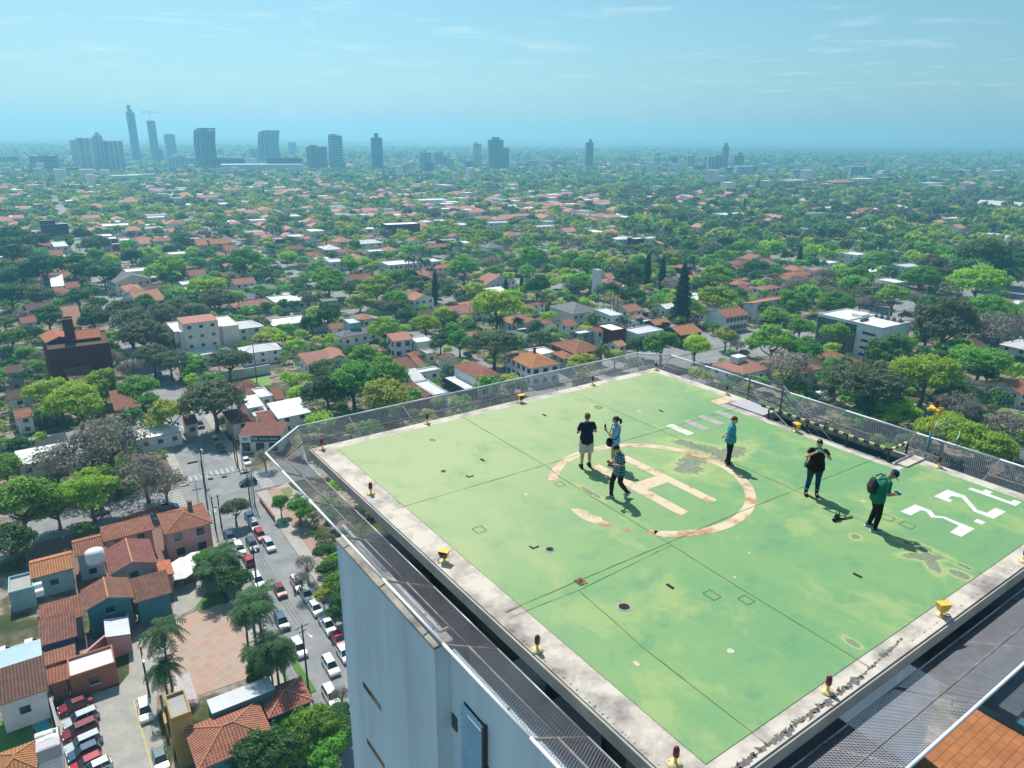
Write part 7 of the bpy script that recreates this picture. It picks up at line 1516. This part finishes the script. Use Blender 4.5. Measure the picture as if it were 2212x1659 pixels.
T('b',980,1078,158,350,'grey','broad grey tower with many balconies and a flat dome top',style='balcony',cols=(9,4),cap=[(0,.5,6)],rot=.12)
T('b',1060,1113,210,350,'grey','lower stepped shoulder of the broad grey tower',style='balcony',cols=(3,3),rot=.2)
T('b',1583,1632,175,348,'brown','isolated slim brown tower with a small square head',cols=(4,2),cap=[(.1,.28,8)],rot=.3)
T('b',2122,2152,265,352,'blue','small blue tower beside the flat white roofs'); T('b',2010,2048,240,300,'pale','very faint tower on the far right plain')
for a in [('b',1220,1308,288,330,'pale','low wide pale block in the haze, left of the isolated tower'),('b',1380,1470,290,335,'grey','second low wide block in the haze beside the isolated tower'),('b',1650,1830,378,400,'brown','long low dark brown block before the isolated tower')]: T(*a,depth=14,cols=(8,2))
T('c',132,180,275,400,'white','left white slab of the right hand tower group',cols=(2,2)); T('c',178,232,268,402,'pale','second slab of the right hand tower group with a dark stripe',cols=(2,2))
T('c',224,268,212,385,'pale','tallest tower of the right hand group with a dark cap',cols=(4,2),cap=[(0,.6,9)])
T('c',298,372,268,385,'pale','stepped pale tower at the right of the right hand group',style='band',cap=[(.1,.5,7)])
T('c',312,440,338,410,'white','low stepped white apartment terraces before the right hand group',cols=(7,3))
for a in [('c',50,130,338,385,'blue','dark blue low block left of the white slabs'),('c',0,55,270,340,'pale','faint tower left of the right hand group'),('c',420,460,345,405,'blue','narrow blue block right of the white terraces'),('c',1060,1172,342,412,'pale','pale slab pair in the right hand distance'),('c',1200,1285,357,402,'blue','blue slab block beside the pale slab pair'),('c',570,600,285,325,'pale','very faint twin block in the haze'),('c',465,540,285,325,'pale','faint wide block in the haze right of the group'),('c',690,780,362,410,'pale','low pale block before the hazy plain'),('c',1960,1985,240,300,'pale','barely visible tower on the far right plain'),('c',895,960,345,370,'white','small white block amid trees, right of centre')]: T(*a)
# low wooded ridges on the horizon
def ridge(y,x0,x1,h,seed,name):
    r=random.Random(seed); n=60; mb=MB(); ph=[r.uniform(0,6) for _ in range(5)]
    for i in range(n):
        xa,xb=[x0+(x1-x0)*(i+k)/n for k in(0,1)]; f=lambda x:h*(.55+.25*math.sin(x/2600+ph[0])+.12*math.sin(x/900+ph[1])+.05*math.sin(x/310+ph[2]))
        mb.face([(xa,y,-1),(xb,y,-1),(xb,y+700,f(xb)),(xa,y+700,f(xa))]); mb.face([(xa,y+700,f(xa)),(xb,y+700,f(xb)),(xb,y+3000,-1),(xa,y+3000,-1)])
    o=mb.build(name,[go.data.materials[0]]); o['kind']='structure'
ridge(6200,-6500,-1200,42,1,'hills'); ridge(9500,-9000,9000,70,2,'hills'); ridge(5200,900,5200,34,3,'hills')
# ================================================================ CARS
def car_mesh(kind):
    """body shell, glass, wheels of a parked car along +x, about 4.4 m"""
    L_={'suv':4.5,'hatch':4.0,'sedan':4.5,'pickup':5.1}[kind]; Wd=.90; Hh={'suv':1.66,'hatch':1.48,'sedan':1.44,'pickup':1.74}[kind]
    x0,x1=-L_/2,L_/2; belt=.95 if kind!='sedan' else .9
    low=[(x0,.45),(x0+.02,.75),(x0+.10,belt),(x1-1.25,belt),(x1-.25,.80),(x1,.62),(x1,.42)]
    if kind=='pickup': roofp=[(-.75,belt),(-.6,Hh),(.45,Hh),(1.25,belt)]
    elif kind=='sedan': roofp=[(x0+.55,belt),(x0+1.15,Hh),(.35,Hh),(1.15,belt)]
    elif kind=='hatch': roofp=[(x0+.12,belt),(x0+.45,Hh),(.2,Hh),(1.05,belt)]
    else: roofp=[(x0+.10,belt),(x0+.35,Hh),(.45,Hh),(1.2,belt)]
    body=MB()
    def shell(mb,prof,w0,w1,z_in,mi=0,zt=None):
        n=len(prof); vs=[];
        for s in(-1,1):
            for x,z in prof: vs.append((x,s*(w0+(w1-w0)*max(0,min(1,(z-z_in)/.7))),z))
        fs=[(i,i+1,n+i+1,n+i) for i in range(n-1)]+[(n-1,0,n,2*n-1)]+[tuple(range(n))[::-1],tuple(range(n,2*n))]
        mb.add(vs,fs,mi)
    shell(body,[(x0,.28)]+low+[(x1,.28)],Wd-.02,Wd-.10,.5)
    if kind=='pickup':
        body.box((x0+.03,0,1.02),(.06,1.6,.16)); body.box((-1.6,.8,1.02),(1.75,.06,.16)); body.box((-1.6,-.8,1.02),(1.75,.06,.16))
    r0,r1=roofp[1],roofp[2]; body.box(((r0[0]+r1[0])/2,0,Hh-.02),(r1[0]-r0[0]+.06,1.24,.06))
    for x,z,xa in((roofp[0][0],0,roofp[1][0]),(roofp[3][0],0,roofp[2][0]),((roofp[1][0]+roofp[2][0])/2-.1,0,(roofp[1][0]+roofp[2][0])/2)):
        for s in(-1,1): body.tube([(x,s*.80,belt-.02),(xa,s*.62,Hh-.03)],.045,4)
    gl=MB(); shell(gl,[(a+(.03 if i<2 else -.03),b_-.03) for i,(a,b_) in enumerate(roofp)],.80,.60,belt)
    wh=MB(); 
    me_b=body.mesh('body',[bpy.data.materials[0]]); me_g=gl.mesh('window_glass',[M['glassdark']])
    wt=MB(); pts=[]; wt.tube([(0,-.11,0),(0,.11,0)],.33,16); me_t=wt.mesh('tyre',[M['black']],False)
    rm=MB(); rm.tube([(0,-.125,0),(0,.125,0)],.19,10); me_r=rm.mesh('rim',[M['steel']])
    hl=MB(); hl.box((0,0,0),(.10,.34,.14)); me_h=hl.mesh('headlight',[M['railwhite']]); tl=MB(); tl.box((0,0,0),(.08,.26,.2)); me_l=tl.mesh('tail_light',[mat('tail_light_red',(.3,.01,.01),rough=.2)])
    pl=MB(); pl.box((x1+.01,0,.5),(.03,.5,.12)); pl.box((x0-.01,0,.7),(.03,.5,.12)); 
    return dict(L=L_,b=me_b,g=me_g,t=me_t,r=me_r,h=me_h,l=me_l,x0=x0,x1=x1)
CK={k:car_mesh(k) for k in('suv','hatch','sedan','pickup')}
CP={k:mat('car_paint_'+k,c,rough=.25,spec=.6,var=.05) for k,c in dict(white=(.78,.79,.80),silver=(.48,.52,.55),red=(.42,.02,.035),darkred=(.20,.015,.03),black=(.02,.024,.028),blue=(.04,.09,.17),teal=(.03,.10,.12),grey=(.16,.18,.20),yellow=(.55,.42,.10),greenish=(.38,.46,.42)).items()}
CW=dict(white='white',silver='silver',red='red',darkred='dark red',black='black',blue='dark blue',teal='dark teal',grey='grey',yellow='yellow',greenish='pale green')
def car(xy,ang,kind,colr,label=None,group=None):
    k=CK[kind]; r=empty('parked_car',(xy[0],xy[1],.03),ang,label,'car',group)
    def add(n_,me,loc=(0,0,0),par=r):
        o=bpy.data.objects.new(n_,me); col.objects.link(o); o.parent=par; o.location=loc; return o
    b=add('body',k['b']); b.material_slots[0].link='OBJECT'; b.material_slots[0].material=CP[colr]; add('window_glass',k['g'])
    for x in(k['x0']+.82,k['x1']-.88):
        for s in(-1,1): w_=add('wheel',k['t'],(x,s*.80,.33)); add('rim',k['r'],(0,0,0),w_)
    for s in(-1,1): add('headlight',k['h'],(k['x1']-.10,s*.62,.70)); add('tail_light',k['l'],(k['x0']+.02,s*.70,.82))
    if not label: LABELQ.append((r,f"{CW[colr]} {dict(suv='estate car',hatch='hatchback',sedan='saloon car',pickup='pickup')[kind]}",'car'))
    return r
dn=CA-math.pi/2      # heading down the main street, towards the camera
gk='cars parked along the main street'
for vk,p,a,kd,cl in [('4',(460,25),dn,'suv','blue'),('4',(525,105),dn,'suv','white'),('4',(615,75),dn,'suv','blue'),('4',(735,78),dn,'suv','silver'),('4',(672,8),dn,'suv','red'),('4',(588,182),dn+math.pi,'hatch','red'),('4',(655,328),dn,'suv','white'),('4',(812,400),dn,'hatch','darkred'),('4',(935,350),dn,'suv','white'),('4',(1000,428),dn,'suv','greenish'),('4',(1065,525),dn,'hatch','white'),('4',(1150,645),dn,'pickup','white'),('4',(1228,745),dn,'hatch','red'),('4',(825,618),dn,'suv','blue'),('4',(945,805),dn,'suv','white'),('4',(1170,930),dn,'suv','white'),('4',(1268,845),dn,'hatch','white'),('4',(1175,1145),dn,'suv','white'),('4',(1275,1300),dn,'pickup','teal'),('2',(855,1368),dn,'hatch','blue'),('2',(895,1445),dn,'suv','silver')]:
    car(on(vk,p,.8),a,kd,cl,group=gk)
for k,(p,kd,cl,l) in enumerate([((635,1115),'sedan','darkred','dark red saloon, first in the car park row nearest the leafy bush'),((682,1235),'suv','silver','silver estate car second in the car park row'),((672,1330),'suv','darkred','dark red estate car third in the car park row'),((702,1440),'suv','silver','pale silver estate car fourth in the car park row'),((705,1515),'hatch','blue','dark blue hatchback fifth in the car park row'),((730,1612),'hatch','red','red hatchback sixth in the car park row'),((800,1655),'hatch','white','white hatchback at the bottom of the car park row')]):
    q=[at(*V['3'](*z_),0) for z_ in((515,1200),(765,1095))]; ang=math.atan2((q[1]-q[0]).y,(q[1]-q[0]).x); car(on('3',p,.8),ang+math.pi,kd,cl,l,'cars in the car park row')
car(on('3',(1222,1165),.8),dn,'suv','white','white car alone in a yellow lined bay of the car park'); car(on('3',(1352,1575),.8),dn,'sedan','teal','dark teal car at the bottom edge of the car park under the tiled hall')
for vk,p,a,kd,cl in [('2',(172,205),dn,'suv','white'),('2',(248,298),dn,'suv','white'),('2',(352,435),dn,'hatch','black'),('2',(508,592),dn,'hatch','yellow'),('2',(562,668),dn,'hatch','teal'),('2',(815,800),dn,'sedan','white'),('2',(832,1010),CA+math.pi,'hatch','black'),('2',(40,1260),CA,'hatch','blue'),('1',(1000,790),CA,'hatch','greenish'),('1',(1680,760),CA,'hatch','blue'),('3',(255,625),CA,'pickup','white'),('3',(25,690),CA,'suv','white'),('4',(975,1645),CA,'hatch','teal'),('d',(1032,778),dn,'hatch','silver'),('d',(910,630),dn,'hatch','black'),('d',(1820,655),CA,'suv','white'),('i',(815,545),CA,'suv','white'),('i',(912,567),CA,'pickup','white'),('i',(1620,850),CA,'suv','grey'),('i',(1340,1000),CA,'hatch','white'),('j',(800,490),CA,'suv','teal'),('j',(1600,1395),CA,'hatch','blue'),('j',(1420,345),CA,'hatch','grey'),('e',(1650,622),CA,'suv','white'),('e',(1540,642),CA,'hatch','white'),('h',(1830,1100),dn,'hatch','white'),('h',(1420,870),dn,'sedan','black'),('a',(540,1055),dn,'hatch','white'),('a',(478,930),dn,'suv','white'),('a',(505,915),dn,'hatch','grey'),('g',(725,208),dn,'hatch','white'),('g',(645,45),dn,'hatch','white'),('j',(1240,1130),CA,'suv','silver'),('h',(1240,1140),CA,'hatch','grey'),('i',(980,700),CA,'hatch','white')]:
    car(on(vk,p,.8),a,kd,cl)
# yellow bay lines in the car park
for pts in ([(1125,1085),(1150,1060),(1160,1085)],):
    pass
def pline(vk,a,b_,w_,name,m_):
    p=at(*V[vk](*a),.065);q=at(*V[vk](*b_),.065); d=(q-p).normalized(); n=Vector((-d.y,d.x,0))*w_/2; mb=MB(); mb.face([p-n,q-n,q+n,p+n]); o=mb.build(name,[m_]); o['kind']='structure'
for a,b_ in(((1125,1085),(1285,1659)),((1125,1085),(1255,1030)),((1180,1305),(1330,1240)),((560,1200),(770,1120))): pline('3',a,b_,.12,'bay_line',M['yellowline'])
# ================================================================ POLES, SIGNALS, CABLES
POLE=mat('dark_timber_pole',(.05,.045,.04),c2=(.1,.09,.085),scale=3)
PP=[]
def pole(vk,base,h,label,arms=(1.6,),lamp=None,m_=POLE,ang=CA,trans=False):
    c=on(vk,base); r=empty('utility_pole',(c[0],c[1],0),ang,label,'utility pole' if not lamp or arms else 'street lamp','poles along the streets'); PP.append((Vector((c[0],c[1],h-.3)),r))
    mb=MB(); mb.tube([(0,0,0),(0,0,h)],[.17,.11],8); mb.build('post',[m_],r,True)
    for k,a in enumerate(arms): mb=MB(); mb.box((0,0,h-.4-k*.8),(a,.1,.1)); mb.build('crossarm',[m_],r); mb=MB(); [mb.lathe([(.05,0),(.06,.12),(.02,.16)],(x,0,h-.34-k*.8),6) for x in(-a*.45,a*.45,0)]; mb.build('insulators',[M['white']],r)
    if trans: mb=MB(); mb.lathe([(.28,0),(.3,.1),(.3,.8),(.2,.95)],(.42,0,h-2.6),10); mb.build('transformer',[M['greyplate']],r,True)
    if lamp: 
        mb=MB(); mb.tube([(0,0,h-1.2),(0,-1.3,h-.7),(0,-2.2,h-.7)],.04,6); mb.box((0,-2.5,h-.72),(.22,.7,.12)); mb.build('lamp_arm',[M['steel']],r)
    return r
pole('4',(1012,1092),11.5,'tall dark pole with crossarms on the near verge of the street',(2.2,1.2),True,ang=CA+.2)
pole('4',(650,368),9.5,'pole with a lamp in front of the parked white car on the left kerb',(1.0,),True)
pole('2',(395,1010),10,'pole with a boxed transformer at the left corner of the crossroads',(1.2,),True,trans=True)
pole('2',(430,1290),9,'pole beside the pink tiled corner block',(1.2,))
pole('2',(905,1250),10,'pale pole with signals at the brick planter corner',(1.0,),None,M['steel'])
pole('2',(858,1240),9,'dark pole just left of the pale signal pole',(1.0,))
pole('2',(705,800),8,'left one of three poles in front of the optical shop',(.9,)); pole('2',(735,860),8,'middle one of three poles in front of the optical shop',()); pole('2',(780,870),6,'short white signal post by the parked white car',(),None,M['railwhite'])
pole('2',(510,1500),8,'pole at the shady tree below the crossroads',(1.0,)); pole('2',(570,1480),8,'second pole at the shady tree below the crossroads',(1.0,))
pole('3',(1263,1060),9,'slim dark lamp pole standing in the car park beside the white car',(),True)
pole('d',(1178,840),9,'pole at the white wall corner beyond the crossroads',(1.0,),True); pole('d',(1665,830),14,'left floodlight pole of the sports lawn',(2.2,)); pole('d',(1430,810),12,'tall pole behind the white sports wall',(2.0,)); pole('d',(620,400),10,'pole at the far end of the olive trees',(1.2,))
pole('j',(690,940),9,'power pole with white insulators before the dark thicket',(1.4,1.4)); pole('j',(610,940),8,'lower power pole below the white office end',(1.2,)); pole('j',(375,860),9,'power pole behind the large hanging palm',(1.4,1.4)); pole('i',(790,560),12,'power pole by the white garage cars',(1.6,1.2)); pole('i',(570,840),7,'small aerial pole near the far netting corner',(.9,)); pole('h',(1440,590),10,'power pole before the lime green tree',(1.2,)); pole('g',(705,260),9,'power pole beside the far street',(1.2,)); pole('i',(1490,890),8,'lamp pole on the avenue median',(),True); pole('i',(1160,920),8,'second lamp pole on the avenue median',(),True); pole('g',(830,760),9,'power pole by the shaded far street',(1.2,))
def sag(a,b_,d=.9,n=10): return [a.lerp(b_,k/n)+Vector((0,0,-4*d*(k/n)*(1-k/n))) for k in range(n+1)]
def cable(i,j,off,label):
    mb=MB(); n=Vector((math.cos(CA),math.sin(CA),0))
    a,b_=PP[i][0]+n*off,PP[j][0]+n*off; mb.tube(sag(a,b_),.022,4); o=mb.build('cable',[M['black']]); tag(o,label,'cable','overhead cables')
for i,j,l in((2,3,'cables across the crossroads on the left'),(3,4,'cables crossing from the pink block to the planter corner'),(4,1,'cables from the planter corner down the main street'),(1,0,'cables over the street between the two lamp poles'),(2,6,'cables in front of the optical shop'),(16,17,'cables beside the white office'),(12,2,'cables along the main street beyond the crossroads'),(16,18,'cables behind the hanging palm')):
    for o_ in(-.5,0,.5): cable(i,j,o_,l)
def signal(vk,base,h,arm,ang,label):
    c=on(vk,base); r=empty('traffic_light',(c[0],c[1],0),ang,label,'traffic light'); mb=MB(); mb.tube([(0,0,0),(0,0,h)],.09,8); mb.tube([(0,0,h-.3),(arm,0,h)],.06,8); mb.build('mast',[M['steel']],r,True)
    for x in(arm*.5,arm*.95): mb=MB(); mb.box((x,0,h-.1),(1.1,.3,.38)); mb.build('signal_head',[M['black']],r)
signal('2',(335,1225),5.6,6.5,CA-.2,'traffic light with a long arm reaching over the lower crossing'); signal('2',(385,1010),5.6,-2.5,CA,'traffic light at the left corner of the crossroads')
signal('2',(885,1250),8.5,-1.2,CA,'traffic light head on the planter corner')
# small figures on the street
person('man','person in orange vest standing between the parked white cars',(*on('4',(917,425)),.02),1.0,1.75,dict(elb={-1:(-.26,.02,1.12),1:(.26,.02,1.12)},wr={-1:(-.28,.1,.88),1:(.28,.1,.88)},palm={-1:(1,0,0),1:(-1,0,0)},knee=straight(),ank={-1:(-.12,-.05,.09),1:(.12,.05,.09)},sleeve=.5,shirt=mat('orange_vest',(.75,.12,.02)),pants=den,shoe=black_c,hair=black_c,hairlen='short'))
person('man','person in dark clothes at the bottom, beside the dark teal car',(*on('4',(925,1625)),.02),2.0,1.72,dict(elb={-1:(-.26,.02,1.12),1:(.26,.02,1.12)},wr={-1:(-.28,.1,.88),1:(.28,.1,.88)},palm={-1:(1,0,0),1:(-1,0,0)},knee=straight(),ank={-1:(-.12,-.05,.09),1:(.12,.05,.09)},sleeve=.5,shirt=black_c,pants=den,shoe=black_c,hair=black_c,hairlen='short'))
# ================================================================ LABELS for what was placed in numbers
LMK=[('the optical shop',V['2'](900,600)),('the crossroads',(480,1045)),('the cream apartment block',V['g'](1750,820)),('the dark red block',V['g'](680,1050)),('the white office block',V['j'](640,600)),('the brick plaza',V['4'](320,780)),('the restaurant roofs',V['1'](1150,1300)),('the car park',V['3'](950,1300)),('the flat carport',V['h'](1350,1120)),('the white hipped villa',V['h'](1500,1010)),('the dormered white house',V['i'](150,480)),('the dark red warehouse',V['i'](500,680)),('the orange showroom',V['i'](1080,670)),('the avenue',V['i'](1250,850)),('the tall araucaria',V['i'](1070,350)),('the netted pool',V['j'](250,1160)),('the lamp mast',V['j'](1200,1400)),('the sports lawn',V['d'](1620,820)),('the slate roofed villa',V['h'](440,690)),('the white school block',V['h'](900,80)),('the pink tiled hall',V['i'](1580,980)),('the lettered tower',V['a'](1340,400)),('the plain curved tower',V['a'](1750,380)),('the white five part cluster',V['a'](640,450)),('the tallest skyscraper',V['a'](870,350)),('the broad grey tower',V['b'](1040,260)),('the isolated brown tower',V['b'](1607,260)),('the right hand towers',V['c'](220,330)),('the dark glass block',V['a'](300,900)),('the slim white water tower',V['i'](335,190)),('the left mushroom water tower',V['c'](1315,860)),('the right mushroom water tower',V['c'](2085,860)),('the lime canopy by the villas',V['h'](1670,460)),('the veranda office',V['i'](1480,550)),('the far street',V['g'](720,180)),('the big tiled hall',V['4'](300,1500)),('the white school palms',V['h'](990,60)),('the far left hotel block',V['a'](300,500))]
bpy.context.view_layer.update()
grp={}
for o,desc,kd in LABELQ:
    px,py=pix(o.matrix_world.translation+Vector((0,0,4))); best=min(LMK,key=lambda l:(l[1][0]-px)**2+((l[1][1]-py)*1.4)**2); dx,dy=px-best[1][0],(py-best[1][1])*1.4
    side='right of' if dx>abs(dy) else ('left of' if -dx>abs(dy) else ('in front of' if dy>0 else 'beyond')); grp.setdefault((desc,best[0],side),[]).append((dx*dx+dy*dy,o))
ORD=['nearest','second nearest','third nearest','fourth nearest','fifth nearest','sixth nearest','seventh nearest','eighth nearest','ninth nearest','tenth nearest']
for (desc,lm,side),l in grp.items():
    l.sort(key=lambda t:t[0])
    for k,(_,o) in enumerate(l):
        o['label']=f"{desc} {side} {lm}" if len(l)==1 else f"{ORD[k]+' ' if k<10 else str(k+1)+'th nearest '}{desc} {side} {lm}"
# ================================================================ HAZE
mb=MB(); mb.box((0,24000,119),(70000,54000,260)); 
hm=bpy.data.materials.new('haze'); hm.use_nodes=True; nt=hm.node_tree; nt.nodes.clear(); ou=nt.nodes.new('ShaderNodeOutputMaterial'); pv=nt.nodes.new('ShaderNodeVolumePrincipled'); pv.inputs['Density'].default_value=HAZE_D; pv.inputs['Color'].default_value=HAZE_C; pv.inputs['Absorption Color'].default_value=(.25,.25,.25,1); pv.inputs['Anisotropy'].default_value=0.45; nt.links.new(pv.outputs[0],ou.inputs['Volume'])
hz=mb.build('haze',[hm]); tag(hz,'pale blue haze over the town',None,kind='stuff')
